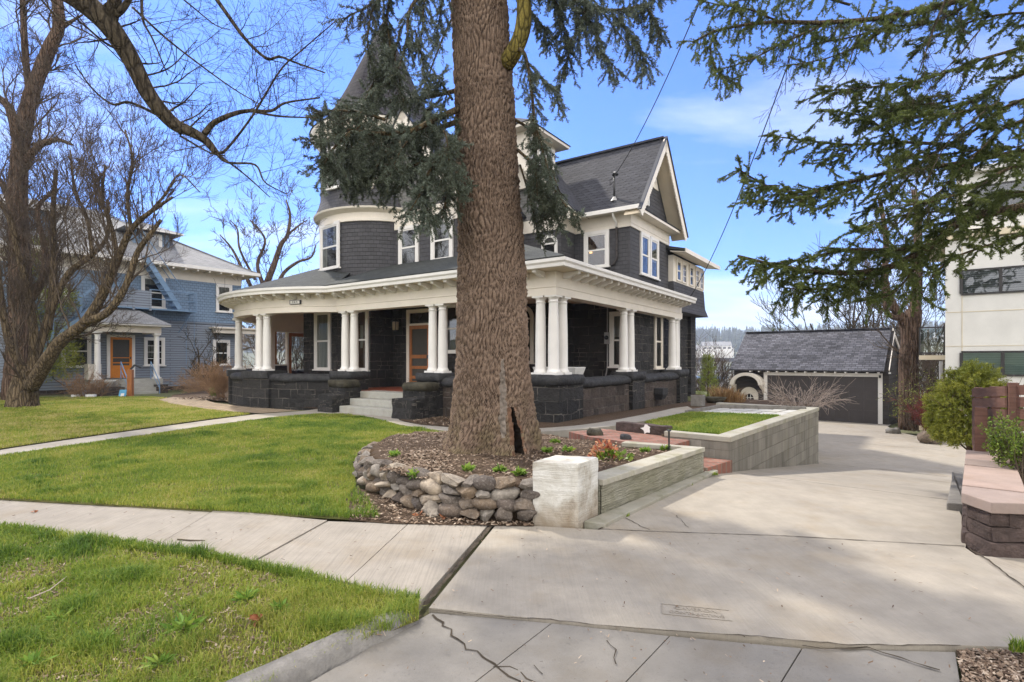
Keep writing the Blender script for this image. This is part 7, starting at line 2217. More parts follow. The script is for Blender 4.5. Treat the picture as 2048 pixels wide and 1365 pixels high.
# ------------------------------------------------------------------ bare trees on the left
def bare_tree(name, label, org, limbs, seed, bark='bark_maple', tw=(0.34, 1.3, 3), twkw=None, group=None, cat='tree', dress_start=0.25, n=6):
    T = thing(name, label, cat, org, group=group)
    g_ = Grower(seed); q_all = []
    for ln_, r0, r1 in limbs:
        q_all.append(g_.limb([p - org for p in ln_], r0, r1, 10, n))
    g_.m.build('trunk', M[bark], T, smooth=True, uv=False)
    g2 = Grower(seed + 1)
    kw = dict(kids=4, up=0.16, wob=0.22); kw.update(twkw or {})
    for q, rad in q_all: g2.dress(q, rad, tw[0], tw[1], tw[2], start=dress_start, **kw)
    g2.m.build('branches', M['bark_dark'] if bark == 'bark_dark' else M['twig'], T, smooth=True, uv=False)
    return T
mb_ = G(45, 815, 0.0)
maple = [
    (PL([(45, 822, 17.6), (46, 790, 17.6), (52, 765, 17.6), (62, 735, 17.5)]), 0.46, 0.30),
    (PL([(58, 770, 17.5), (40, 730, 17.3), (18, 680, 17.2), (4, 610, 17.1), (-8, 500, 17.0)]), 0.17, 0.06),
    (PL([(62, 775, 17.4), (95, 720, 17.0), (125, 680, 16.8), (170, 645, 16.6), (205, 590, 16.5), (235, 520, 16.4), (262, 460, 16.3), (300, 425, 16.2), (345, 395, 16.1)]), 0.22, 0.04),
    (PL([(170, 645, 16.6), (215, 625, 16.4), (250, 575, 16.3), (275, 505, 16.3), (300, 470, 16.3), (322, 440, 16.3)]), 0.13, 0.05),
    (PL([(60, 760, 17.6), (80, 690, 17.8), (110, 600, 18.0), (140, 545, 18.1), (185, 510, 18.2), (215, 470, 18.3), (215, 400, 18.3)]), 0.15, 0.04),
    (PL([(62, 755, 17.5), (68, 680, 17.6), (58, 600, 17.6), (40, 520, 17.5), (20, 440, 17.5), (-5, 400, 17.5)]), 0.15, 0.06),
    (PL([(95, 660, 17.9), (105, 580, 18.1), (108, 500, 18.2), (106, 430, 18.2), (112, 340, 18.2)]), 0.13, 0.06),
    (PL([(235, 520, 16.4), (225, 460, 16.5), (205, 400, 16.6), (210, 330, 16.6)]), 0.07, 0.03),
    (PL([(262, 460, 16.3), (255, 390, 16.3), (265, 320, 16.3), (250, 260, 16.3)]), 0.06, 0.025),
    (PL([(185, 510, 18.2), (175, 440, 18.2), (150, 380, 18.2), (140, 300, 18.2)]), 0.07, 0.03),
    (PL([(300, 425, 16.2), (330, 390, 16.1), (360, 350, 16.0), (400, 385, 16.0)]), 0.045, 0.015),
]
bare_tree('maple_tree', 'many stemmed bare tree with mossy furrowed bark on the left lawn', mb_, maple, 51, tw=(0.26, 1.9, 3), twkw=dict(kids=5, up=0.13, minr=0.0038, ang=(20, 50), shrink=0.52))
rb = G(30, 806, 0.0)
red = [
    (PL([(28, 812, 20.5), (35, 740, 20.5), (40, 640, 20.5), (40, 520, 20.5), (35, 400, 20.5), (42, 300, 20.5), (60, 200, 20.4), (98, 100, 20.3), (118, 50, 20.2), (112, -30, 20.2)]), 0.42, 0.16),
    (PL([(40, 300, 20.5), (20, 220, 20.5), (-10, 190, 20.5)]), 0.20, 0.1),
    (PL([(60, 200, 20.4), (50, 100, 20.4), (45, 0, 20.4), (40, -60, 20.4)]), 0.12, 0.08),
    (PL([(115, 60, 20.2), (140, 45, 20.2), (165, 30, 20.2)]), 0.1, 0.03),
    (PL([(40, 350, 20.5), (70, 300, 20.0), (110, 280, 19.6), (145, 290, 19.5)]), 0.16, 0.04),
    (PL([(45, 620, 20.5), (85, 560, 20.0), (90, 500, 20.0), (75, 420, 20.0), (110, 380, 20.0)]), 0.16, 0.05),
    (PL([(35, 450, 20.5), (10, 380, 20.5), (-20, 330, 20.5)]), 0.14, 0.06),
]
bare_tree('street_tree', 'tall bare tree with a thick reddish trunk at the far left', rb, red, 57, bark='bark_red', tw=(0.36, 2.0, 3), twkw=dict(kids=5, up=0.06, minr=0.004, ang=(20, 50)))
# limb hanging into the top left from a tree on the verge outside the view
tbase = Vector((-6.4, 4.9, 0))
over = [
    ([tbase + Vector((0, 0, -0.2)), tbase + Vector((0.05, 0, 1.5)), tbase + Vector((0.1, 0.05, 3.2)), tbase + Vector((0.25, 0.1, 5.0))], 0.30, 0.20),
    ([tbase + Vector((0.2, 0.1, 4.6))] + PL([(-60, -140, 5.3), (60, -60, 5.4), (150, -8, 5.45), (212, 45, 5.55), (258, 112, 5.7), (298, 190, 5.8), (345, 246, 5.95), (382, 264, 6.0), (412, 282, 6.1), (432, 306, 6.1)]), 0.15, 0.035),
    (PL([(408, 270, 6.1), (428, 246, 6.1), (468, 228, 6.1), (500, 222, 6.1), (542, 222, 6.1), (572, 206, 6.1), (640, 196, 6.1)]), 0.034, 0.008),
    (PL([(500, 222, 6.1), (560, 233, 6.1), (636, 236, 6.1)]), 0.016, 0.006),
    (PL([(432, 306, 6.1), (452, 300, 6.1), (505, 232, 6.0), (560, 142, 5.9), (600, 104, 5.9), (672, 42, 5.8)]), 0.017, 0.005),
    (PL([(362, 268, 6.0), (335, 242, 6.0), (262, 206, 6.0), (225, 209, 6.0), (185, 178, 6.0), (150, 130, 6.0)]), 0.02, 0.006),
    (PL([(222, 45, 5.55), (228, 5, 5.5), (240, -50, 5.4)]), 0.06, 0.05),
    (PL([(225, 35, 5.55), (248, 15, 5.5), (268, -20, 5.5)]), 0.035, 0.025),
    (PL([(283, -20, 5.8), (286, 40, 5.8), (306, 80, 5.8), (335, 150, 5.8)]), 0.016, 0.006),
    (PL([(265, 15, 5.5), (330, 75, 5.6), (400, 130, 5.7), (470, 180, 5.8), (530, 215, 5.8)]), 0.012, 0.005),
    (PL([(420, -20, 6.0), (455, 30, 6.0), (492, 80, 6.0), (533, 117, 6.0), (560, 114, 6.0), (592, 126, 6.0), (650, 146, 6.0)]), 0.024, 0.007),
    (PL([(425, 300, 6.1), (455, 325, 6.1), (510, 330, 6.1), (530, 365, 6.1), (572, 388, 6.1)]), 0.018, 0.005),
    (PL([(440, 312, 6.1), (490, 350, 6.1), (540, 395, 6.1)]), 0.012, 0.005),
    (PL([(360, 272, 6.0), (420, 306, 6.1), (450, 312, 6.1)]), 0.012, 0.006),
    (PL([(40, -60, 5.4), (110, 30, 5.4), (190, 75, 5.4), (250, 130, 5.4)]), 0.012, 0.004),
    (PL([(330, -30, 6.0), (380, 10, 6.0), (430, 50, 6.0), (460, 60, 6.0)]), 0.010, 0.004),
]
bare_tree('overhanging_tree', 'dark bare limb arching down across the top left of the sky', tbase, over, 63, bark='bark_dark', tw=(0.13, 0.62, 2), twkw=dict(kids=5, up=0.04, minr=0.0015, seg=0.07, wob=0.17), dress_start=0.3)
# bare trees further off
def wild(name, label, base, h, seed, spread=0.5, stems=3, r=0.16, bark='bark_dark', lean=(0, 0), kids=4, lvl=4, group=None, minr=0.006, ang=(20, 50), sh=0.62):
    T = thing(name, label, 'tree', base, group=group)
    g_ = Grower(seed)
    for s_ in range(stems):
        a = 2 * math.pi * s_ / max(1, stems) + g_.rr.uniform(0, 1)
        d = Vector((math.cos(a) * spread + lean[0], math.sin(a) * spread + lean[1], 1.0))
        g_.twig(Vector((0, 0, -0.5)), d, h * g_.rr.uniform(0.55, 0.75), r, lvl, kids=kids, up=0.10, wob=0.16, ang=ang, shrink=sh, seg=0.5, minr=minr)
    g_.m.build('trunk', M[bark], T, smooth=True, uv=False)
    return T
Yb = 38
bt = [(PL([(520, 640, Yb), (530, 580, Yb), (548, 530, Yb), (562, 490, Yb), (575, 470, Yb), (580, 430, Yb), (572, 400, Yb)]), 0.28, 0.05),
      (PL([(545, 600, Yb), (565, 550, Yb), (595, 525, Yb), (622, 515, Yb), (632, 490, Yb)]), 0.16, 0.04),
      (PL([(530, 580, Yb), (515, 530, Yb), (530, 480, Yb), (500, 440, Yb)]), 0.16, 0.04),
      (PL([(520, 610, Yb), (490, 550, Yb), (465, 500, Yb), (440, 470, Yb)]), 0.16, 0.04),
      (PL([(575, 470, Yb), (600, 450, Yb), (615, 440, Yb)]), 0.08, 0.03), (PL([(510, 560, Yb), (480, 500, Yb), (475, 460, Yb), (460, 440, Yb)]), 0.1, 0.03)]
bare_tree('ash_tree', 'bare spreading tree rising between the blue house and the porch', P(520, 640, Yb) * 1.0, bt, 71, bark='bark_red', tw=(0.8, 2.0, 2), twkw=dict(kids=5, up=0.12, minr=0.014, seg=0.4))

# trees at the end of the drive
cb = Vector((15.45, 21.0, -1.15)); Yc = 21.0
ced = [(PL([(1818, 860, Yc), (1818, 800, Yc), (1816, 740, Yc), (1820, 680, Yc), (1828, 620, Yc)]), 0.36, 0.27),
       (PL([(1822, 690, Yc), (1832, 600, Yc), (1836, 520, Yc + .2), (1835, 440, Yc + .4), (1828, 380, Yc + .5)]), 0.22, 0.10),
       (PL([(1816, 690, Yc), (1806, 640, Yc), (1785, 610, Yc), (1770, 560, Yc), (1772, 480, Yc), (1760, 400, Yc)]), 0.20, 0.07),
       (PL([(1806, 640, Yc), (1775, 625, Yc - .5), (1765, 560, Yc - .6)]), 0.12, 0.05)]
bare_tree('cedar_tree', 'forked tree with stringy brown bark between the garage and the apartment block', cb, ced, 75, bark='bark_red', tw=(0.55, 1.6, 2), twkw=dict(kids=4, up=0.06, minr=0.008, seg=0.25))
for i, (u, v, Y, h, sd_, lab) in enumerate([(1700, 800, 36, 12, 81, 'bare branching tree behind the garage roof ridge'), (1862, 830, 33, 10, 82, 'dark leafless tree seen between the cedar trunk and the apartments'), (1745, 800, 44, 14, 83, 'tall thin leafless tree further behind the garage')]):
    b_ = P(u, v, Y); b_.z = -3.0
    wild('bare_tree', lab, b_, h, sd_, 0.45, 3, 0.2, lvl=4, kids=4, minr=0.012)
# sapling above the garage ridge
sb = P(1567, 720, 34); sb.z = -2
T = thing('sapling', 'slim young tree with sparse leaves poking up behind the garage ridge', 'tree', sb)
g_ = Grower(90); g_.twig(Vector((0, 0, -1)), Vector((0, 0, 1)), 8.0, 0.06, 1, kids=26, up=0.3, wob=0.05, ang=(35, 65), shrink=0.13, seg=0.4, minr=0.012)
g_.m.build('trunk', M['bark_dark'], T, smooth=True, uv=False)
tp = g_.tips; g_r = random.Random(4)
pp = [p + rvec(g_r) * 0.12 for p, d in tp for _ in range(9)]; dd_ = [d + rvec(g_r) for p, d in tp for _ in range(9)]
v, f, t = leaves(np.array(pp), np.array(dd_), 0.16, 0.10, 3, (0.15, 0.12)); mesh_np('leaves', v, f, M['fir'], T, t)
# small bare tree against the blue house
sb = BO + Vector((0.616, 0.788, 0)) * 3.0 + Vector((0.788, -0.616, 0)) * 1.6 + Vector((0, 0, -0.3))
T = thing('bare_tree', 'small crooked leafless tree trained against the blue clapboards', 'tree', sb)
g_ = Grower(91)
for dx in ((-0.1, 0), (0.35, 0.2)): g_.twig(Vector((0, 0, 0)), Vector((dx[0], dx[1], 1)), 2.6, 0.10, 3, kids=6, up=0.12, wob=0.3, shrink=0.5, seg=0.25, minr=0.008)
g_.m.build('trunk', M['bark_fir'], T, smooth=True, uv=False)

# ------------------------------------------------------------------ shrubs
def stems(name, label, base, n, h, spread, mat, seed, r=0.008, lvl=1, kids=3, up=0.1, wob=0.12, cat='shrub', arch=0.0, wide=0.3, shrink=0.5, minr=0.003, group=None):
    T = thing(name, label, cat, base, group=group); g_ = Grower(seed); rr = g_.rr
    for i in range(n):
        a = rr.uniform(0, 2 * math.pi); s_ = spread * math.sqrt(rr.random())
        b_ = Vector((math.cos(a) * wide * rr.random(), math.sin(a) * wide * rr.random(), -0.03))
        g_.twig(b_, Vector((math.cos(a) * s_, math.sin(a) * s_, 1)), h * rr.uniform(0.6, 1.15), r, lvl, kids=kids, up=up - arch * rr.random(), wob=wob, shrink=shrink, seg=0.12, minr=minr)
    g_.m.build('stems', M[mat], T, smooth=True, uv=False)
    T['tips'] = 0
    del T['tips']
    return T, g_
def blob(T, c, rad, n, ln, wd, mat, seed, mode='leaf', lump=0.25, up=0.3, name='foliage', inner=0.45, per=1):
    g_ = np.random.default_rng(seed)
    d = g_.normal(size=(n, 3)); d /= np.linalg.norm(d, axis=1)[:, None]
    rr_ = inner + (1 - inner) * g_.random((n, 1)) ** 0.5
    lp = 1 + lump * (vnoise(d[:, 0] * 3 + 7, d[:, 2] * 3 + d[:, 1] * 2.3, seed)[:, None] * 2 - 1)
    p = np.asarray(c) + d * rr_ * lp * np.asarray(rad)
    dr = d * 0.8; dr[:, 2] += up
    if mode == 'leaf': v, f, t = leaves(p, dr, ln, wd, seed)
    else:
        dr /= np.linalg.norm(dr, axis=1)[:, None]; v, f, t = needles(p, dr, per, ln, wd, 0.7, 0, seed)
    sh = vnoise(v[:, 0] * 5 + v[:, 1] * 3, v[:, 2] * 5, seed + 3)
    t = np.clip(0.65 * t + 0.4 * sh, 0, 1)
    return mesh_np(name, v, f, M[mat], T, t)
# mounded thuja by the fence
tb_ = P(1944, 800, 9.6); tb_.z = -0.30
T = thing('thuja_shrub', 'big mounded yellow green evergreen shrub behind the slatted fence', 'shrub', tb_)
g_ = Grower(100)
for i in range(9): g_.twig(Vector((0, 0, 0)), Vector((g_.rr.uniform(-.6, .6), g_.rr.uniform(-.6, .6), 1)), 1.1, 0.03, 2, kids=5, wob=0.15)
g_.m.build('stems', M['bark_red'], T, smooth=True, uv=False)
PP, DDr = [], []
rr = random.Random(101)
for i in range(2300):
    d = rvec(rr); d.z = abs(d.z) * 1.1 - 0.35; d.normalize()
    lum = 1 + 0.30 * noise.noise(d * 2.6 + Vector((3, 1, 2)))
    p = Vector((d.x * 0.50, d.y * 0.50, 0.80 + d.z * 0.88)); p = Vector((p.x * lum, p.y * lum, 0.80 + (p.z - 0.80) * (0.6 + 0.4 * lum)))
    p *= rr.uniform(0.80, 1.03)
    e = (d + Vector((0, 0, 0.15)) + rvec(rr) * 0.4).normalized(); w = [p]
    for k in range(5): e = (e + Vector((0, 0, -0.16)) + rvec(rr) * 0.1).normalized(); w.append(w[-1] + e * 0.035)
    for k in range(5):
        for q in range(2): PP.append(tuple(w[k].lerp(w[k + 1], q / 2))); DDr.append(tuple((w[k + 1] - w[k]).normalized()))
v, f, t = needles(np.array(PP), np.array(DDr), 4, 0.05, 0.012, 0.8, 0, 5)
t = np.clip(t * 0.6 + 0.45 * vnoise(v[:, 0] * 6, v[:, 2] * 6 + v[:, 1] * 3, 9), 0, 1)
mesh_np('foliage', v, f, M['thuja'], T, t)
# glossy bush in the raised bed at the right edge
tb_ = P(2046, 860, 5.6); tb_.z = 0.34
T = thing('boxwood_bush', 'glossy light green bush in the raised bed in front of the fence', 'shrub', tb_)
g_ = Grower(103)
for i in range(26): g_.twig(Vector((g_.rr.uniform(-.2, .2), g_.rr.uniform(-.2, .2), 0)), Vector((g_.rr.uniform(-.9, .9), g_.rr.uniform(-.9, .9), 1)), 0.42, 0.008, 2, kids=4, wob=0.2, minr=0.002, seg=0.06)
g_.m.build('stems', M['twig'], T, smooth=True, uv=False)
rr = random.Random(7); pp, dd_ = [], []
for p, d in g_.tips:
    for k in range(9): pp.append(tuple(p - d * rr.uniform(0, 0.16) + rvec(rr) * 0.015)); dd_.append(tuple(d * 0.6 + rvec(rr)))
v, f, t = leaves(np.array(pp), np.array(dd_), 0.028, 0.017, 6); mesh_np('leaves', v, f, M['box_leaf'], T, t)
# bright conifer by the house's back corner
tb_ = G(1415, 806, 0.2); tb_ = P(1416, 0, 21.0); tb_.z = -0.6
T = thing('young_conifer', 'slim bright yellow green conifer beyond the far corner of the stone house', 'tree', tb_)
g_ = Grower(110); g_.limb([Vector((0, 0, -0.2)), Vector((0, 0, 1)), Vector((0.02, 0, 2.35))], 0.05, 0.01, 6)
g_.m.build('trunk', M['bark_fir'], T, uv=False)
PP, DDr = [], []
for i in range(620):
    z = 0.35 + 1.95 * rr.random() ** 1.15; rad = 0.50 * (1 - z / 2.5) + 0.05
    a = rr.uniform(0, 6.283); d = Vector((math.cos(a), math.sin(a), 0.35)); r0 = rr.uniform(0.3, 1.0) * rad
    for k in range(5): PP.append((d.x * (r0 + k * .03), d.y * (r0 + k * .03), z + k * 0.02)); DDr.append(tuple(d.normalized()))
v, f, t = needles(np.array(PP), np.array(DDr), 4, 0.055, 0.010, 0.8, 0, 8); mesh_np('foliage', v, f, M['lime_leaf'], T, t)
# pale arching stems over the wall by the garage door
b_ = G(1598, 811, 0.33)
stems('dormant_shrub', 'tangle of pale arching leafless stems spilling over the garden wall by the garage', b_, 120, 0.85, 1.5, 'twig_pale', 111, 0.006, 1, 2, 0.0, 0.16, arch=0.22, wide=0.6, minr=0.0035)
def tussock(name, label, base, n, h, spread, mat, seed, cat='ornamental grass', w=0.006, tint=(0.5, 0.25), group=None, wide=0.1):
    T = thing(name, label, cat, base, group=group); g_ = np.random.default_rng(seed)
    a = g_.uniform(0, 6.283, n); s_ = spread * np.sqrt(g_.random(n)); hh = h * g_.uniform(0.5, 1.1, n)
    bx, by = np.cos(a) * wide * g_.random(n), np.sin(a) * wide * g_.random(n)
    vs = []
    t0 = a + g_.normal(0, 1.5, n); wx, wy = np.cos(t0) * w / 2, np.sin(t0) * w / 2
    m1 = np.stack([bx + np.cos(a) * s_ * 0.35 * hh, by + np.sin(a) * s_ * 0.35 * hh, hh * 0.62], 1); m2 = np.stack([bx + np.cos(a) * s_ * hh, by + np.sin(a) * s_ * hh, hh * (1.0 - 0.35 * s_)], 1)
    W_3 = np.stack([wx, wy, 0 * wx], 1); b0_ = np.stack([bx, by, 0 * bx - 0.02], 1)
    v = np.stack([b0_ - W_3, b0_ + W_3, m1 - W_3, m1 + W_3, m2], 1).reshape(-1, 3)
    k = np.arange(n)[:, None] * 5; f = np.concatenate([k + np.array([[0, 1, 3]]), k + np.array([[0, 3, 2]]), k + np.array([[2, 3, 4]])])
    mesh_np('blades', v, f, M[mat], T, np.repeat(np.clip(g_.normal(tint[0], tint[1], n), 0, 1), 5))
    return T
tussock('dry_grass_clump', 'clump of tan dry ornamental grass beside the little arched door', G(1448, 803, 0.33), 420, 0.55, 0.75, 'dry_grass', 112, w=0.012, wide=0.35)
tussock('dry_grass_clump', 'smaller clump of tan dry grass nearer the stone house', G(1474, 804, 0.33), 200, 0.36, 0.7, 'dry_grass', 113, w=0.012, wide=0.28)
# shrubs below the cedar
b_ = Vector((15.1, 19.8, -1.05))
T, g_ = stems('budding_shrub', 'twiggy shrub with small fresh buds in front of the forked cedar trunk', b_, 30, 1.45, 0.6, 'twig', 114, 0.014, 2, 4, 0.05, 0.2, wide=0.5, minr=0.006)
rr = random.Random(3)
pp = [tuple(p + rvec(rr) * 0.05) for p, d in g_.tips for _ in range(2)]; dd_ = [tuple(rvec(rr)) for _ in pp]
v, f, t = leaves(np.array(pp), np.array(dd_), 0.05, 0.03, 7, (0.6, 0.2)); mesh_np('leaves', v, f, M['lime_leaf'], T, t)
b_ = Vector((14.2, 18.2, -0.95))
T, g_ = stems('red_twig_shrub', 'small dark red twiggy shrub beside the drive near the apartments', b_, 60, 1.05, 0.55, 'twig_red', 115, 0.010, 2, 4, 0.06, 0.18, wide=0.3, minr=0.006)
b_ = Vector((12.1, 16.4, -0.9))
m = MB(); rough_box(m, -0.35, 0.35, -0.22, 0.22, -0.15, 0.22, 0.08, 0.06, 0.08, seed=4); o = m.build('boulder', M['fieldstone'], smooth=True); o.location = Vector((13.7, 17.7, -1.02)); tag(o, 'flat brown rock at the drive edge below the red twig shrub', 'rock')
m = MB(); rough_box(m, -0.22, 0.22, -0.16, 0.16, -0.2, 0.08, 0.06, 0.04, 0.05, seed=9); o = m.build('boulder', M['kerb'], smooth=True); o.location = Vector((14.5, 20.6, -1.12)); tag(o, 'low grey rock beside the twiggy budding shrub', 'rock')
# shrubs by the blue house and at the porch end
def atblue(s_, y, z=-0.3): return BO + Vector((0.616, 0.788, 0)) * s_ + Vector((-0.788, 0.616, 0)) * y + Vector((0, 0, z))
stems('dry_shrub', 'wide tan leafless shrub in front of the blue clapboard wall', atblue(3.1, -3.2), 170, 1.35, 1.0, 'twig_tan', 120, 0.010, 2, 3, 0.02, 0.14, wide=0.9, arch=0.1, minr=0.006)
stems('dry_shrub', 'small brown leafless shrub left of the blue house steps', atblue(-2.0, -2.6), 80, 1.1, 0.7, 'twig_tan', 121, 0.010, 2, 3, 0.02, 0.14, wide=0.4, minr=0.006)
stems('dry_shrub', 'reddish leafless shrub by the rounded end of the porch', G(452, 796, 0.03), 90, 1.15, 0.7, 'twig_tan', 122, 0.008, 2, 4, 0.05, 0.15, wide=0.6, minr=0.005)
stems('dry_shrub', 'dark red stemmed shrub at the foot of the porch wall', G(512, 803, 0.03), 40, 0.55, 0.6, 'twig_red', 123, 0.006, 1, 4, 0.05, 0.15, wide=0.15, minr=0.004)
tussock('rosemary_clump', 'upright grey green herb clump against the porch parapet', G(556, 808, 0.03), 260, 0.52, 0.35, 'weed', 124, cat='plant', w=0.012, tint=(0.15, 0.12), wide=0.14)
tussock('iris_clump', 'small green leafy clump by the rounded porch corner', G(428, 792, 0.03), 160, 0.42, 0.5, 'weed', 125, cat='plant', w=0.014, tint=(0.4, 0.2), wide=0.14)
T, g_ = stems('lavender_bush', 'thin grey green bush between the front steps and the big trunk', G(868, 828, 0.03), 70, 0.75, 0.6, 'twig', 126, 0.006, 1, 4, 0.05, 0.12, wide=0.25, minr=0.003)
rr = random.Random(5); pp = [tuple(p + rvec(rr) * 0.03) for p, d in g_.tips for _ in range(6)]; v, f, t = leaves(np.array(pp), np.array([tuple(rvec(rr)) for _ in pp]), 0.06, 0.014, 8, (0.25, 0.15)); mesh_np('leaves', v, f, M['fir'], T, t)
T = thing('evergreen_tree', 'yellow green evergreen showing between the bare stems at the far left', 'tree', P(60, 780, 24.0))
for i, (u, v_, r_) in enumerate([(20, 520, 0.9), (70, 560, 0.8), (110, 690, 1.0), (60, 640, 1.0), (120, 600, 0.7), (10, 660, 0.9), (85, 500, 0.6), (120, 720, 0.9)]):
    q = P(u, v_, 24.3) - T.location; blob(T, q, (r_, r_ * 0.8, r_), 900, 0.16, 0.03, 'thuja', 130 + i, 'needle', per=2, inner=0.2)
g_ = Grower(131); g_.limb([Vector((0, 0, -1)), Vector((0, 0, 3)), Vector((0, 0, 6))], 0.12, 0.04, 6); g_.m.build('trunk', M['bark_red'], T, uv=False)
# hedge of bare scrub on the slope beyond the porch
for i, (u, Y, h) in enumerate([(545, 34, 5.0), (585, 36, 4.5), (400, 42, 5), (1395, 30, 2.4), (1450, 31, 2.2), (1845, 28, 3.5), (1870, 30, 4)]):
    b_ = P(u, 0, Y); b_.z = zground(*[b_.dot(DD), b_.dot(PR)])
    lab = ['bare thicket seen through the left porch columns', 'second bare thicket behind the glazed porch end', 'bare thicket behind the blue house corner', 'low scrub on the slope beyond the stone house', 'low scrub by the left end of the garage', 'bare thicket right of the cedar trunk', 'thin bare thicket beside the apartment balconies'][i]
    wild('bare_thicket', lab, b_, h * 1.6, 140 + i, 0.6, 7, 0.05, 'twig', lvl=3, kids=5, minr=0.008)
# ------------------------------------------------------------------ raised bed round the spruce
import bmesh
ARC = [G(u, v, 0.02) for u, v in [(1064, 1046), (1010, 1043), (950, 1041), (890, 1034), (835, 1022), (785, 1003), (742, 985), (716, 960), (714, 935), (728, 915), (750, 902), (776, 890), (806, 882)]]
cen = Vector((TBX, TBY, 0))
ARCI = [p + (cen - p).normalized() * 0.17 for p in ARC]
bedpoly = ARCI + [Vector((-1.9, 10.9, 0)), G(870, 866, 0.02), G(960, 868, 0.02), G(1080, 866, 0.05), G(1138, 866, 0.2), BP[0], BP[7], BP[6], ret1, lw1 - wn * 0.2 - wd * 0.15, lw0 - wn * 0.2, Vector((0.62, 5.3, 0)), Vector((0.22, 5.3, 0))]
bx_ = np.array([p.x for p in bedpoly]); by_ = np.array([p.y for p in bedpoly])
st = 0.07
X_, Y_ = np.meshgrid(np.arange(bx_.min() - .1, bx_.max() + .1, st), np.arange(by_.min() - .1, by_.max() + .1, st))
ins_ = in_poly(X_.ravel(), Y_.ravel(), bedpoly).reshape(X_.shape)
def seg_dist(x, y, pl):
    d = np.full(x.shape, 1e9)
    for a, b in zip(pl[:-1], pl[1:]):
        ax, ay, bx, by = a.x, a.y, b.x, b.y; L2 = (bx - ax) ** 2 + (by - ay) ** 2
        t = np.clip(((x - ax) * (bx - ax) + (y - ay) * (by - ay)) / L2, 0, 1)
        d = np.minimum(d, np.hypot(x - ax - t * (bx - ax), y - ay - t * (by - ay)))
    return d
def bed_z(x, y):
    x = np.asarray(x, dtype=float); y = np.asarray(y, dtype=float)
    z = np.interp(y + 0.25 * x, [4.9, 5.6, 7.6, 8.8, 10.2, 11], [0.33, 0.34, 0.32, 0.26, 0.12, 0.05])
    left = np.interp(x, [-2.3, -1.7, -0.9], [0.20, 0.30, 0.36])
    z = np.minimum(z, left)
    right = np.interp(x, [0.6, 1.2], [0.0, 0.28]) * (y < 9.6)
    z = np.maximum(z, np.minimum(right, 0.29))
    return z + 0.035 * (vnoise(x * 3.1, y * 3.1, 4) - 0.5) + 0.02 * (vnoise(x * 11, y * 11, 5) - 0.5)
Zb = bed_z(X_, Y_)
idx = -np.ones(X_.shape, dtype=int); m = MB()
for i in range(X_.shape[0] - 1):
    for j in range(X_.shape[1] - 1):
        if ins_[i, j] or ins_[i + 1, j + 1] or ins_[i, j + 1] or ins_[i + 1, j]:
            q = []
            for a, b in ((i, j), (i, j + 1), (i + 1, j + 1), (i + 1, j)):
                if idx[a, b] < 0: idx[a, b] = len(m.v); m.v.append((X_[a, b], Y_[a, b], Zb[a, b] if ins_[a, b] else -0.03))
                q.append(int(idx[a, b]))
            m.f.append(tuple(q)); m.m.append(0)
tag(m.build('tree_bed', M['soil'], smooth=True, uv=False), kind='structure')

# dry stone edging: every field stone a piece of its own
DRY = thing('dry_stone_wall', 'curved dry stack of mixed field stones edging the bed round the spruce', 'stone wall', ARC[3])
ico = bmesh.new(); bmesh.ops.create_icosphere(ico, subdivisions=3, radius=1.0)
ico.verts.ensure_lookup_table(); ICO_V = [v.co.copy() for v in ico.verts]; ICO_F = [tuple(v.index for v in f.verts) for f in ico.faces]; ico.free()
rs = random.Random(19)
def field_stone(w, d, h, seed, round_):
    rr = random.Random(seed); pl = [(rvec(rr), rr.uniform(0.48, 0.85)) for _ in range(12)]
    out = []
    for c in ICO_V:
        p = c.copy()
        e = 0.62 if not round_ else 0.92
        p = Vector([math.copysign(abs(x) ** e, x) for x in p])
        if not round_:
            for n, k in pl:
                s_ = p.dot(n) - k
                if s_ > 0: p -= n * s_
        q = p + Vector((seed, seed * 2, 0))
        p += noise.noise_vector(q * 1.3) * 0.10 + noise.noise_vector(q * 4.5) * 0.05
        out.append(Vector((p.x * w / 2, p.y * d / 2, p.z * h / 2)))
    return out
alen = [0.0]
for i in range(len(ARC) - 1): alen.append(alen[-1] + (ARC[i + 1] - ARC[i]).length)
def arc_at(d):
    for i in range(len(ARC) - 1):
        if d <= alen[i + 1]:
            t = (d - alen[i]) / (alen[i + 1] - alen[i]); dr = (ARC[i + 1] - ARC[i]).normalized(); n = Vector((dr.y, -dr.x, 0))
            if n.dot(cen - ARC[i]) < 0: n = -n
            return ARC[i].lerp(ARC[i + 1], t), dr, n
    return ARC[-1], Vector((-1, 0, 0)), Vector((0, 1, 0))
tot = alen[-1]
def wall_h(d): return float(np.interp(d, [0, 1.5, 2.4, 3.0, 3.8, tot], [0.37, 0.36, 0.33, 0.25, 0.17, 0.10]))
layer_z = 0.045; li = 0
d_lay = [0.092, 0.09, 0.095, 0.10]
zc = 0.0
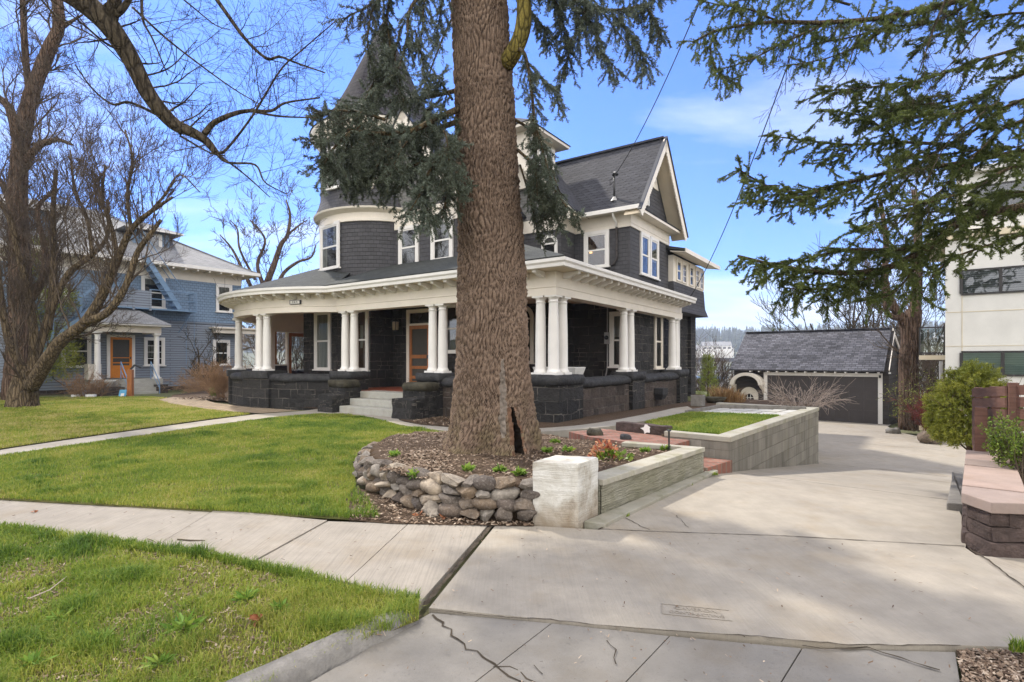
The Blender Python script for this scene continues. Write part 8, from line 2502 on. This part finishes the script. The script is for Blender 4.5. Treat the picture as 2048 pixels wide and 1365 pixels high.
for li, lh in enumerate(d_lay):
    d = rs.uniform(-0.09, -0.04)
    while d < tot:
        w = rs.uniform(0.13, 0.27) * (1.2 if li == 3 else 1)
        if wall_h(d + w / 2) > zc + lh * 0.55 or li == 0:
            p, dr, n = arc_at(d + w / 2)
            h = lh * rs.uniform(1.0, 1.35); dp = rs.uniform(0.20, 0.28)
            s = rs.randrange(1, 9999)
            rd_ = rs.random() < 0.3; m = MB(); vv = field_stone(w * 1.25, dp, h * 1.28, s * 0.01, rd_)
            m.add(vv, ICO_F)
            o = m.build('stone', M['fieldstone'], DRY, smooth=rd_, uv=False)
            pos = p + n * (0.05 + 0.035 * li + rs.uniform(-0.02, 0.03)) + Vector((0, 0, zc + h * 0.5)) - DRY.location
            o.location = pos
            o.rotation_euler = (rs.uniform(-.18, .18), rs.uniform(-.25, .25), math.atan2(dr.y, dr.x) + rs.uniform(-.25, .25))
        d += w * 1.0
    zc += lh * 0.93
# loose stones: dark lump by the bricks, pebble by the trunk
for (u, v, z, r_, lab, mt) in ((1252, 878, 0.32, 0.085, 'dark rough lump of rock on the corner of the low wall by the bricks', 'cap_stone'), (1190, 872, 0.30, 0.13, 'low dark rock half sunk in the bed at the edge of the brick path', 'cap_mossy')):
    m = MB(); rough_box(m, -r_, r_, -r_ * .7, r_ * .7, -0.03, r_ * 0.9, 0.035, r_ * .3, r_ * .2, seed=u); o = m.build('rock', M[mt], smooth=True); o.location = G(u, v, z); tag(o, lab, 'rock')

# chips and needles strewn over the soil
def scatter(polys, n, seed, zf, avoid=None):
    g_ = np.random.default_rng(seed); xs = np.array([p.x for p in polys]); ys = np.array([p.y for p in polys]); out = []
    need = n
    while need > 0:
        x = g_.uniform(xs.min(), xs.max(), need * 3); y = g_.uniform(ys.min(), ys.max(), need * 3); k = in_poly(x, y, polys)
        x, y = x[k][:need], y[k][:need]; out.append(np.stack([x, y], 1)); need -= len(x)
        if len(x) == 0: break
    q = np.concatenate(out); return np.concatenate([q, np.asarray(zf(q[:, 0], q[:, 1])).reshape(-1, 1) * np.ones((len(q), 1))], 1)
def litter(name, pts, ln, wd, seed, mat='chips'):
    g_ = np.random.default_rng(seed); n = len(pts); a = g_.uniform(0, 6.283, n); L_ = ln * g_.uniform(.4, 1.4, n); W2 = wd * g_.uniform(.5, 1.4, n) / 2
    dx, dy = np.cos(a), np.sin(a); zt = g_.normal(0, 0.25, n)
    d = np.stack([dx, dy, zt], 1) * L_[:, None] / 2; w = np.stack([-dy, dx, g_.normal(0, .4, n)], 1) * W2[:, None]
    c = pts + np.array([0, 0, 0.012]); v = np.stack([c - d - w, c + d - w, c + d + w, c - d + w], 1).reshape(-1, 3); f = np.arange(4 * n).reshape(-1, 4)
    t = np.repeat(np.clip(g_.normal(0.5, .28, n), 0, 1), 4)
    o = mesh_np(name, v, f, M[mat], None, t); return tag(o, kind='stuff')
bp_in = [cen.lerp(p, 0.93) for p in bedpoly]
litter('wood_chips', scatter(bp_in, 9000, 3, bed_z), 0.035, 0.010, 4)
ff = [G(u, v) for u, v in [(765, 960), (700, 1000), (800, 905), (900, 915), (900, 960)]]
litter('wood_chips', scatter([G(u, v, .3) for u, v in [(760, 945), (830, 905), (895, 912), (905, 950), (850, 965), (800, 958)]], 2500, 5, bed_z), 0.05, 0.014, 6, 'chips')
MB1 = [G(u, v, 0.03) for u, v in [(345, 799), (430, 801), (500, 808), (640, 817), (650, 810), (560, 790), (470, 792), (380, 795)]]
litter('mulch_chips', scatter(MB1, 2500, 7, lambda x, y: 0.03 + 0 * x), 0.07, 0.03, 8)
MB2 = [G(u, v, 0.03) for u, v in [(798, 831), (840, 848), (900, 853), (1000, 857), (1080, 855), (1215, 841), (1320, 820), (1300, 812), (1150, 830), (1060, 838), (850, 825)]]
litter('mulch_chips', scatter(MB2, 3500, 9, lambda x, y: 0.03 + 0 * x), 0.05, 0.02, 10)
DP = [G(u, v, 0.024) for u, v in [(712, 985), (702, 1034), (780, 1041), (880, 1043), (960, 1047), (880, 1028), (800, 1008), (745, 990)]]
litter('soil_crumbs', scatter(DP, 600, 11, lambda x, y: 0.026 + 0 * x), 0.03, 0.012, 12)
litter('soil_crumbs', scatter([G(u, v, -0.02) for u, v in [(1914, 1302), (2060, 1306), (2080, 1380), (1928, 1380)]], 900, 13, lambda x, y: -0.018 + 0 * x), 0.022, 0.009, 14)
SW_ = [G(u, v) for u, v in [(0, 1003), (690, 1043), (1190, 1062), (1900, 1096), (2040, 1180), (2040, 1280), (860, 1214), (640, 1160), (300, 1090), (0, 1060)]]
litter('pavement_litter', scatter(SW_, 260, 15, lambda x, y: 0.004 + 0 * x), 0.022, 0.006, 16)
AP_ = [G(u, v, -.02) for u, v in [(870, 1230), (1900, 1300), (1900, 1380), (700, 1380)]]
litter('pavement_litter', scatter(AP_, 110, 17, lambda x, y: -0.016 + 0 * x), 0.018, 0.005, 18)

# ------------------------------------------------------------------ grass
def grass(name, poly, n, hmin, hmax, wd, seed, z=0.02, bare=0.0, near=5.0, pw=1.4, yellow=0.0, clump=0.6, edge=None):
    g_ = np.random.default_rng(seed); xs = np.array([p.x for p in poly]); ys = np.array([p.y for p in poly])
    Xs, Ys = [], []; cnt = 0; it = 0
    while cnt < n and it < 200:
        it += 1
        x = g_.uniform(xs.min(), xs.max(), n); y = g_.uniform(ys.min(), ys.max(), n)
        k = in_poly(x, y, poly)
        r = np.hypot(x, y); k &= g_.random(n) < np.minimum(1, (near / np.maximum(r, 0.1)) ** pw)
        k &= (np.abs(x) < 0.99 * y + 0.6)
        nz = vnoise(x * 2.3, y * 2.3, seed) * 0.6 + vnoise(x * 7, y * 7, seed + 1) * 0.4
        k &= g_.random(n) > bare * np.clip((0.52 - nz) * 6, 0, 1)
        Xs.append(x[k]); Ys.append(y[k]); cnt += k.sum()
    x = np.concatenate(Xs)[:n]; y = np.concatenate(Ys)[:n]; n = len(x)
    tuft = np.clip((vnoise(x * 4.5, y * 4.5, seed + 5) - 0.45) * 2.2, 0, 1) * np.clip(vnoise(x * 1.1, y * 1.1, seed + 6) * 1.6 - 0.2, 0, 1)
    h = (hmin + (hmax - hmin) * g_.random(n) ** 1.5) * (1 + clump * tuft * 1.4)
    r = np.hypot(x, y); w = wd * g_.uniform(0.7, 1.4, n) * np.maximum(1.0, (r / near) ** 0.8)
    a = g_.uniform(0, 6.283, n); ln = g_.uniform(0.2, 1.1, n) * h
    dx, dy = np.cos(a), np.sin(a); b = a + 1.57 + g_.normal(0, .5, n); wx, wy = np.cos(b) * w / 2, np.sin(b) * w / 2
    Z = np.full(n, z); o_ = np.zeros(n)
    b0_ = np.stack([x, y, Z - 0.004], 1); m1 = np.stack([x + dx * ln * .35, y + dy * ln * .35, Z + h * .62], 1); tp = np.stack([x + dx * ln, y + dy * ln, Z + h * (1 - 0.25 * ln / h)], 1)
    W3_ = np.stack([wx, wy, o_], 1)
    v = np.stack([b0_ - W3_, b0_ + W3_, m1 - W3_ * .8, m1 + W3_ * .8, tp], 1).reshape(-1, 3)
    k = np.arange(n)[:, None] * 5; f = np.concatenate([k + np.array([[0, 1, 3]]), k + np.array([[0, 3, 2]]), k + np.array([[2, 3, 4]])])
    big = vnoise(x * 0.8, y * 0.8, seed + 9) * 0.5 + vnoise(x * 2.6, y * 2.6, seed + 10) * 0.5
    t = np.clip(g_.normal(0.40, 0.17, n) + (big - 0.5) * 0.75 - 0.33 * tuft + yellow, 0, 1)
    o = mesh_np(name, v, f, M['grass'], None, np.repeat(t, 5))
    return tag(o, kind='stuff')
grass('verge_grass', STRIP, 75000, 0.022, 0.060, 0.0036, 201, 0.014, bare=0.82, near=3.4, clump=1.1, yellow=0.10)
grass('verge_grass', STRIP, 22000, 0.006, 0.022, 0.004, 206, 0.014, bare=0.0, near=3.4, clump=0.2, yellow=0.34)
litter('dry_thatch', scatter(STRIP, 9000, 23, lambda x, y: 0.012 + 0 * x), 0.045, 0.005, 24)
litter('soil_crumbs', scatter(STRIP, 5000, 25, lambda x, y: 0.011 + 0 * x), 0.02, 0.010, 26)
litter('soil_crumbs', scatter([G(u, v, 0.01) for u, v in [(700, 1036), (700, 1041), (880, 1050), (1066, 1053), (1066, 1044), (880, 1040)]], 300, 27, lambda x, y: 0.008 + 0 * x), 0.03, 0.014, 28)
grass('lawn_grass', LAWN_A, 170000, 0.022, 0.055, 0.0048, 202, 0.022, bare=0.6, near=6.0, clump=0.8, yellow=0.14)
grass('lawn_grass', LAWN_B, 90000, 0.03, 0.06, 0.008, 203, 0.022, bare=0.1, near=11.0, clump=0.3, yellow=0.40)
grass('lawn_grass', GARDEN, 26000, 0.03, 0.06, 0.006, 204, 0.387, near=8.0, clump=0.2, yellow=0.10)
for pts, s_ in (([(700, 1036), (640, 1030), (690, 1000), (708, 975), (735, 1000), (760, 1036)], 210), ([(2015, 1298), (2052, 1299), (2052, 1306), (2025, 1305)], 211)):
    grass('edge_grass', [G(u, v, 0.02) for u, v in pts], 900 if s_ == 210 else 90, 0.03, 0.08, 0.005, s_, 0.022, bare=0.8, near=5, yellow=0.1)
# tufts leaning over the pavement edges
EDG = [Vector((-9, 5.42, 0)), Vector((-4.64, 4.99, 0)), G(420, 1113, 0), G(630, 1159, 0), G(838, 1204, 0), G(838, 1214, 0), G(630, 1172, 0), G(420, 1126, 0), Vector((-4.64, 4.84, 0)), Vector((-9, 5.2, 0))]
grass('edge_grass', EDG, 9000, 0.035, 0.085, 0.004, 212, 0.012, bare=0.6, near=4, yellow=0.0, clump=1.0)
# moss and weeds in the joints of the drive footing
for i, (u, v) in enumerate([(1245, 1034), (1278, 1015), (1302, 1003), (1345, 984), (1375, 972), (1427, 951)]):
    c = G(u, v); grass('joint_grass', [c + Vector((dx, dy, 0)) for dx, dy in ((-.07, -.05), (.07, .01), (.08, .05), (-.06, .02))], 130, 0.012, 0.035, 0.005, 220 + i, 0.005, yellow=0.3)

# ------------------------------------------------------------------ weeds, flowers, twigs
def rosette(name, label, pos, n, ln, wd, mat, seed, cat='plant', rise=0.5, group=None, tint=(0.5, 0.22)):
    g_ = np.random.default_rng(seed); a = g_.uniform(0, 6.283, n); e = g_.uniform(0.15, 1.0, n) * rise
    D_ = np.stack([np.cos(a), np.sin(a), e], 1); P_ = np.stack([np.cos(a) * 0.01, np.sin(a) * .01, 0 * a + 0.005], 1) + g_.normal(size=(n, 3)) * ln * 0.12
    P_[:, 2] = np.abs(P_[:, 2])
    v, f, t = leaves(P_, D_, ln, wd, seed, tint)
    o = mesh_np(name, v, f, M[mat], None, t); o.location = pos
    return tag(o, label, cat, group)
wl = [(365, 1258, .16, 'wide pale dandelion rosette in the middle of the verge grass'), (205, 1285, .12, 'pale dandelion rosette left of the widest one on the verge'), (490, 1200, .13, 'leafy weed in the verge grass towards the sidewalk corner'), (560, 1220, .11, 'dark leafy weed nearest the kerb end of the verge'), (60, 1335, .13, 'pale weed at the bottom left corner of the verge'), (320, 1330, .11, 'small pale weed low on the verge above the kerb'), (270, 1155, .08, 'small weed close to the sidewalk edge of the verge'), (120, 1240, .10, 'small weed amid the grass at the left of the verge')]
for i, (u, v, s_, lab) in enumerate(wl): rosette('dandelion', lab, G(u, v, 0.02), 46, s_ * 0.6, s_ * 0.16, 'weed', 300 + i, 'weed', 0.55, 'weeds in the verge grass')
bl = [(935, 945, 'bright weed patch in front of the trunk'), (1000, 945, 'larger bright weed patch between the trunk and the stones'), (1040, 955, 'weed patch beside the whitewashed pier'), (830, 955, 'small weed at the left of the bed'), (790, 912, 'pale weed by the leftmost bed stones'), (1110, 880, 'leafy weed just right of the trunk foot'), (1135, 905, 'leafy weed behind the whitewashed pier'), (1095, 905, 'small weed at the right foot of the trunk'), (1290, 905, 'lime green weed beside the black path light'), (1330, 898, 'small lime weed at the far end of the flower bed')]
for i, (u, v, lab) in enumerate(bl):
    q = G(u, v, 0.32); q.z = float(bed_z(q.x, q.y)) + 0.005
    rosette('bed_weed', lab, q, 70, 0.075, 0.035, 'weed', 330 + i, 'weed', 0.8, 'weeds in the bed round the spruce')
wq = G(985, 1000, 0.18); rosette('wall_weed', 'green weed growing out between the field stones', Vector((wq.x, wq.y - 0.02, 0.2)), 60, 0.06, 0.03, 'weed', 350, 'weed', -0.4)
q = G(1208, 914, 0.33); T = thing('heuchera_plant', 'clump of pink and orange leaves with green leaves behind the whitewashed pier', 'plant', (q.x, q.y, 0.31))
g_ = np.random.default_rng(8)
def domeleaf(n, c, rad, ln, wd, mat, seed, nm):
    g_ = np.random.default_rng(seed); d = g_.normal(size=(n, 3)); d[:, 2] = np.abs(d[:, 2]); d /= np.linalg.norm(d, axis=1)[:, None]
    v, f, t = leaves(np.array(c) + d * np.array(rad) * g_.uniform(.5, 1, (n, 1)), d + np.array([0, 0, .3]), ln, wd, seed); mesh_np(nm, v, f, M[mat], T, t)
domeleaf(190, (0, 0, 0.02), (0.17, 0.15, 0.20), 0.05, 0.04, 'pink_leaf', 360, 'pink_leaves')
domeleaf(90, (0.1, -0.12, 0.0), (0.24, 0.14, 0.10), 0.07, 0.05, 'box_leaf', 361, 'green_leaves')
for i, (u, v, s_, lab) in enumerate([(1128, 1290, 0.03, 'a'), (0, 0, 0, '')][:0]): pass
fl = [(520, 1237, .07, 'curled orange brown dead leaf lying on the verge grass'), (1000 - 110, 1035, .06, 'brown dead leaf against the foot of the field stones'), (728, 1000, .05, 'small brown leaf on the bare dirt left of the stones'), (838, 1030, .06, 'brown leaf on the dirt below the curved stone stack'), (68, 1022, .05, 'small brown leaf on the far left of the sidewalk')]
for i, (u, v, s_, lab) in enumerate(fl):
    g_ = np.random.default_rng(400 + i); vv, ff_, tt_ = leaves(np.zeros((5, 3)), g_.normal(size=(5, 3)) * [1, 1, .35], s_, s_ * .6, 400 + i); o = mesh_np('fallen_leaf', vv, ff_, M['dry_leaf'], None, tt_); o.location = G(u, v, 0.045 if i == 0 else 0.03 if i < 4 else 0.01); tag(o, lab, 'leaf')
tw_ = [([(355, 1079), (380, 1081), (410, 1081)], .006, 'straight dark twig lying on the sidewalk'), ([(295, 1078), (304, 1081), (312, 1085)], .004, 'short dark twig left of the longer one on the sidewalk'), ([(215, 1094), (235, 1089), (250, 1083)], .004, 'thin twig near the grass edge of the sidewalk'), ([(60, 1197), (100, 1180), (134, 1153)], .004, 'pale curved twig in the verge grass'), ([(328, 1113), (350, 1115), (372, 1117)], .004, 'pale stick at the sidewalk edge of the verge')]
for i, (pts, r_, lab) in enumerate(tw_):
    m = MB(); zz_ = 0.05 if i == 3 else 0.012; m.tube([G(u, v, zz_) for u, v in pts], [r_, r_, r_ * .6], 5); o = m.build('fallen_twig', M['twig_pale' if i > 2 else 'twig'], uv=False); tag(o, lab, 'twig')
# contractor's stamp pressed in the slab: thin raised lettering, groove shade painted as a darker tone
SP = thing('contractor_stamp', 'contractor name stamp pressed into the driveway slab', 'stamp', G(1392, 1225, 0.003))
tx = (G(1420, 1228) - G(1360, 1222)).normalized(); ty = Vector((-tx.y, tx.x, 0))
MS = Matrix(((tx.x, ty.x, 0, 0), (tx.y, ty.y, 0, 0), (0, 0, 1, 0), (0, 0, 0, 1)))
M['stamp'] = material('shaded concrete groove', plain((0.25, 0.22, 0.18), 0.2, 30), 0.95, 0.1)
text_mesh('CAVERON', 0.055, M['stamp'], 'upper_lettering', SP, Matrix.Translation(ty * 0.034) @ MS, 0.001)
text_mesh('CONTRACTING', 0.045, M['stamp'], 'lower_lettering', SP, Matrix.Translation(ty * -0.026) @ MS, 0.001)
m = MB()
for sy in (-0.065, 0.075): m.obox(ty * sy, tx * 0.20, ty * 0.003, Vector((0, 0, 0.001)))
m.obox(tx * -0.2 + ty * 0.005, tx * 0.003, ty * 0.07, Vector((0, 0, 0.001)))
m.build('stamp_border', M['stamp'], SP)
# black path light
pl0 = G(1338, 902, 0.30); m = MB(); m.tube([(0, 0, -0.05), (0, 0, 0.27)], 0.013, 8); pl_o = thing('path_light', 'slim black path light standing in the bed by the brick steps', 'garden light', (pl0.x, pl0.y, 0.30)); m.build('stake', M['black_metal'], pl_o); m = MB(); m.lathe((0, 0, 0.27), [(0.0, 0), (0.03, 0.0), (0.03, 0.012), (0.016, 0.02), (0.0, 0.022)], 12); m.build('cap', M['black_metal'], pl_o)
# garden furniture by the house corner
pb0 = G(1394, 812, 0.1); pb0 = G(1396, 812.5, 0.33)
o = thing('planter_box', 'square grey concrete planter at the far corner of the lawn', 'planter', pb0, R(-35)); m = MB(); m.box(-.15, .15, -.15, .15, 0, .29); m.build('box', M['kerb'], o, bevel=0.015); m = MB(); m.box(-.12, .12, -.12, .12, .2905, .298); m.build('soil', M['soil'], o)
pb1 = G(1430, 806, 0.33)
o = thing('planter_bowl', 'low dark bowl planter under the slim young conifer', 'planter', pb1); m = MB(); m.lathe((0, 0, 0), [(0.0, 0.0), (0.20, 0.0), (0.32, 0.16), (0.29, 0.16), (0.22, 0.13), (0.0, 0.13)], 20); m.build('bowl', M['cap_mossy'], o, smooth=True)
# clutter at the blue house
def bl_at(u, Y, z=-0.3): p = P(u, 0, Y); p.z = z; return p
o = thing('timber_post', 'weathered orange timber post standing in front of the blue house steps', 'post', bl_at(261, 23.6)); m = MB(); m.box(-0.10, 0.10, -0.08, 0.08, -0.1, 1.42); m.build('shaft', M['orange_wood'], o, bevel=0.01); m = MB(); m.bar((0, 0, 1.42), (0.15, 0.05, 1.62), 0.07); m.bar((0.15, .05, 1.62), (0.42, 0.05, 1.5), 0.06); m.build('bracket', M['black_metal'], o)
o = thing('folded_board', 'small bright blue notice board leaning by the blue house steps', 'sign', bl_at(244, 23.2), R(15)); m = MB(); m.obox((0, 0, 0.28), (0.13, 0, 0), (0, 0.015, 0), (0.03, 0.06, 0.28)); m.build('panel', M['blue_paint'], o); m = MB(); m.obox((0.01, -0.03, 0.27), (0.06, 0, 0), (0, 0.006, 0), (0.016, 0.03, 0.14)); m.build('face_sheet', M['white'], o)
for i, (u, Y, r_, h, mt, lab) in enumerate([(152, 23.5, .18, .34, 'plastic_white', 'white bucket at the left of the blue house steps'), (182, 23.3, .2, .36, 'plastic_white', 'taller white bucket beside the dark blue jug'), (172, 23.9, .14, .5, 'blue_metal', 'dark blue jug between two white buckets'), (213, 24.0, .24, .22, 'terracotta', 'red clay pot beside the stone step cheek')]):
    o = thing('garden_bucket', lab, 'bucket', bl_at(u, Y)); m = MB(); m.lathe((0, 0, 0), [(0.0, 0), (r_ * .8, 0), (r_, h), (r_ * .9, h), (r_ * .75, 0.04), (0, 0.04)], 16); m.build('tub', M[mt], o, smooth=True); m = MB(); m.tube([(r_ * math.cos(a), 0, h + r_ * 0.5 * math.sin(a)) for a in [math.pi * k / 8 for k in range(9)]], 0.008, 5); m.build('handle', M['black_metal'], o)
pt_ = BO + Vector((0.616, 0.788, 0)) * -1.05 + Vector((-0.788, 0.616, 0)) * -2.2; o = thing('flower_pot', 'pale round flower pot on the step beside the blue house porch', 'pot', pt_ + Vector((0, 0, 0.30))); m = MB(); m.lathe((0, 0, 0), [(0.0, 0), (.14, 0), (.24, .26), (.26, .30), (.22, .30), (.18, .2), (0, .2)], 16); m.build('pot', M['stucco'], o, smooth=True); m = MB(); m.lathe((0, 0, .2), [(0.0, 0.012), (.17, 0.01)], 12); m.build('soil', M['soil'], o)

# ------------------------------------------------------------------ valley and the wooded ridge beyond
g_ = np.random.default_rng(55)
def far_conifers(name, n, amin, amax, rmin, rmax, h0, h1, seed, mat, kind='stuff', label=None, pts=None):
    g_ = np.random.default_rng(seed); vs, fs, ts_ = [], [], []; o = 0
    for i in range(n):
        if pts is None: a = g_.uniform(amin, amax); r = math.sqrt(g_.uniform(rmin ** 2, rmax ** 2)); x, y = r * math.sin(a), r * math.cos(a)
        else: x, y = pts[i]
        z = zground(x * DD.x + y * DD.y, x * PR.x + y * PR.y) - 1; h = g_.uniform(h0, h1); w = h * g_.uniform(.15, .22); tn_ = g_.random()
        for k in range(5):
            z0 = z + h * (0.08 + .18 * k); z1 = z + h * (0.40 + .15 * k); rr_ = w * (1 - .17 * k); ph_ = g_.uniform(0, 6)
            ring = [(x + rr_ * g_.uniform(.6, 1.2) * math.cos(ph_ + q * 1.047), y + rr_ * g_.uniform(.6, 1.2) * math.sin(ph_ + q * 1.047), z0 + g_.uniform(-.04, .04) * h) for q in range(6)]
            vs += ring + [(x + g_.normal(0, .1), y, z1)]; ts_ += [min(1, max(0, tn_ + g_.normal(0, .2)))] * 7
            fs += [(o + q, o + (q + 1) % 6, o + 6) for q in range(6)]; o += 7
    ob = mesh_np(name, np.array(vs), np.array(fs), M[mat], None, np.array(ts_)); tag(ob, kind=kind)
    return ob
far_conifers('forest', 3800, R(-35), R(50), 760, 1080, 11, 22, 61, 'far_tree')
far_conifers('woods', 500, R(10), R(50), 430, 620, 6, 13, 62, 'far_tree')
def far_bare(name, n, amin, amax, rmin, rmax, h0, h1, seed):
    g_ = np.random.default_rng(seed); a = g_.uniform(amin, amax, n); r = np.sqrt(g_.uniform(rmin ** 2, rmax ** 2, n)); Pn, Dn = [], []
    for aa, rr_ in zip(a, r):
        x, y = rr_ * math.sin(aa), rr_ * math.cos(aa); z = zground(x * DD.x + y * DD.y, x * PR.x + y * PR.y); h = g_.uniform(h0, h1)
        for k in range(60):
            d = g_.normal(size=3); d /= np.linalg.norm(d); Pn.append((x + d[0] * h * .35, y + d[1] * h * .35, z + h * .6 + d[2] * h * .35)); Dn.append(d)
    v, f, t = needles(np.array(Pn), np.array(Dn), 2, h1 * 0.3, h1 * 0.03, 0.9, 0, seed); ob = mesh_np(name, v, f, M['far_bare'], None, t); tag(ob, kind='stuff')
far_bare('woods', 500, R(8), R(52), 150, 480, 5, 10, 63)
far_bare('woods', 160, R(-36), R(-8), 60, 160, 5, 9, 64)
# a few distant buildings, a rail bridge and lone firs
def at_px(u, v, Y): p = P(u, v, Y); return p
def far_house(label, u, v, Y, w, d, h, mat, roof, rot, flat=False):
    b_ = at_px(u, v, Y); o = thing('distant_building', label, 'building', b_, R(rot)); m = MB(); m.box(-w / 2, w / 2, -d / 2, d / 2, -6, h); m.build('wall', M[mat], o)
    m = MB()
    if flat: m.box(-w / 2 - .3, w / 2 + .3, -d / 2 - .3, d / 2 + .3, h + 0.001, h + .5)
    else: m.extrude([(-w / 2 - .4, -d / 2 - .6, h), (-w / 2 - .4, d / 2 + .6, h), (-w / 2 - .4, 0, h + d * .3)], (w + .8, 0, 0))
    m.build('roof', M[roof], o, recalc=True)
    k = max(2, int(w / 4))
    for i in range(k): m = MB(); x = -w / 2 + w * (i + .5) / k; m.box(x - w / k * .3, x + w / k * .3, -d / 2 - .05, -d / 2 - .001, h * .45, h * .75); m.build('window', M['dark_frame'], o)
far_house('long white low building on the far side of the valley', 1432, 703, 520, 26, 14, 5, 'white', 'pale_roof', -12)
far_house('small pale house at the left on the far valley side', 1388, 706, 540, 20, 12, 4, 'stucco', 'pale_roof', 8)
far_house('small pale house right of the long white one', 1452, 706, 560, 12, 10, 5, 'stucco', 'porch_roof', 0)
far_house('flat roofed white building on the valley floor left of the garage', 1432, 762, 210, 20, 12, 3.0, 'stucco', 'pale_roof', 5, True)
far_house('long bluish shed lower in the valley', 1400, 772, 170, 14, 8, 2.4, 'pale_roof', 'blue_metal', 12, True)
far_house('pale house seen between the cedar and the apartment block', 1850, 700, 300, 14, 10, 4, 'stucco', 'pale_roof', 10)
o = thing('railway_bridge', 'dark level railway bridge across the valley', 'bridge', at_px(1400, 720, 420)); m = MB(); m.box(-60, 60, -2, 2, -1.5, 1.4); m.build('deck', M['dark_frame'], o)
for i in range(7):
    m = MB(); m.box(-50 + 16 * i, -48 + 16 * i, -1.5, 1.5, -16, -1.501); m.build('pier', M['kerb'], o)
lone = [(1470, 700, 560, 22), (1408, 712, 600, 12)]
for i, (u, v, Y, h) in enumerate(lone):
    p = P(u, v, Y); ob = far_conifers('lone_fir', 1, 0, 0, 1, 1, h, h + 1, 70 + i, 'far_tree', kind=None, pts=[(p.x, p.y)])
    tag(ob, ['tall dark fir standing apart above the garage roof end', 'short dark fir left of the long white building'][i], 'tree')

# ------------------------------------------------------------------ thin haze over the valley
hz = MB(); hz.box(-1500, 1500, -60, 1700, -40, 130)
hm = bpy.data.materials.new('valley air'); hm.use_nodes = True
hb = NB(hm.node_tree)
for q in list(hm.node_tree.nodes):
    if q.type == 'BSDF_PRINCIPLED': hm.node_tree.nodes.remove(q)
pv = hb.n('VolumePrincipled'); pv.inputs['Color'].default_value = (0.80, 0.87, 1.0, 1); pv.inputs['Density'].default_value = 0.00042; pv.inputs['Anisotropy'].default_value = 0.2
hm.node_tree.links.new(pv.outputs[0], [q for q in hm.node_tree.nodes if q.type == 'OUTPUT_MATERIAL'][0].inputs['Volume'])
tag(hz.build('haze', hm, uv=False), kind='stuff')
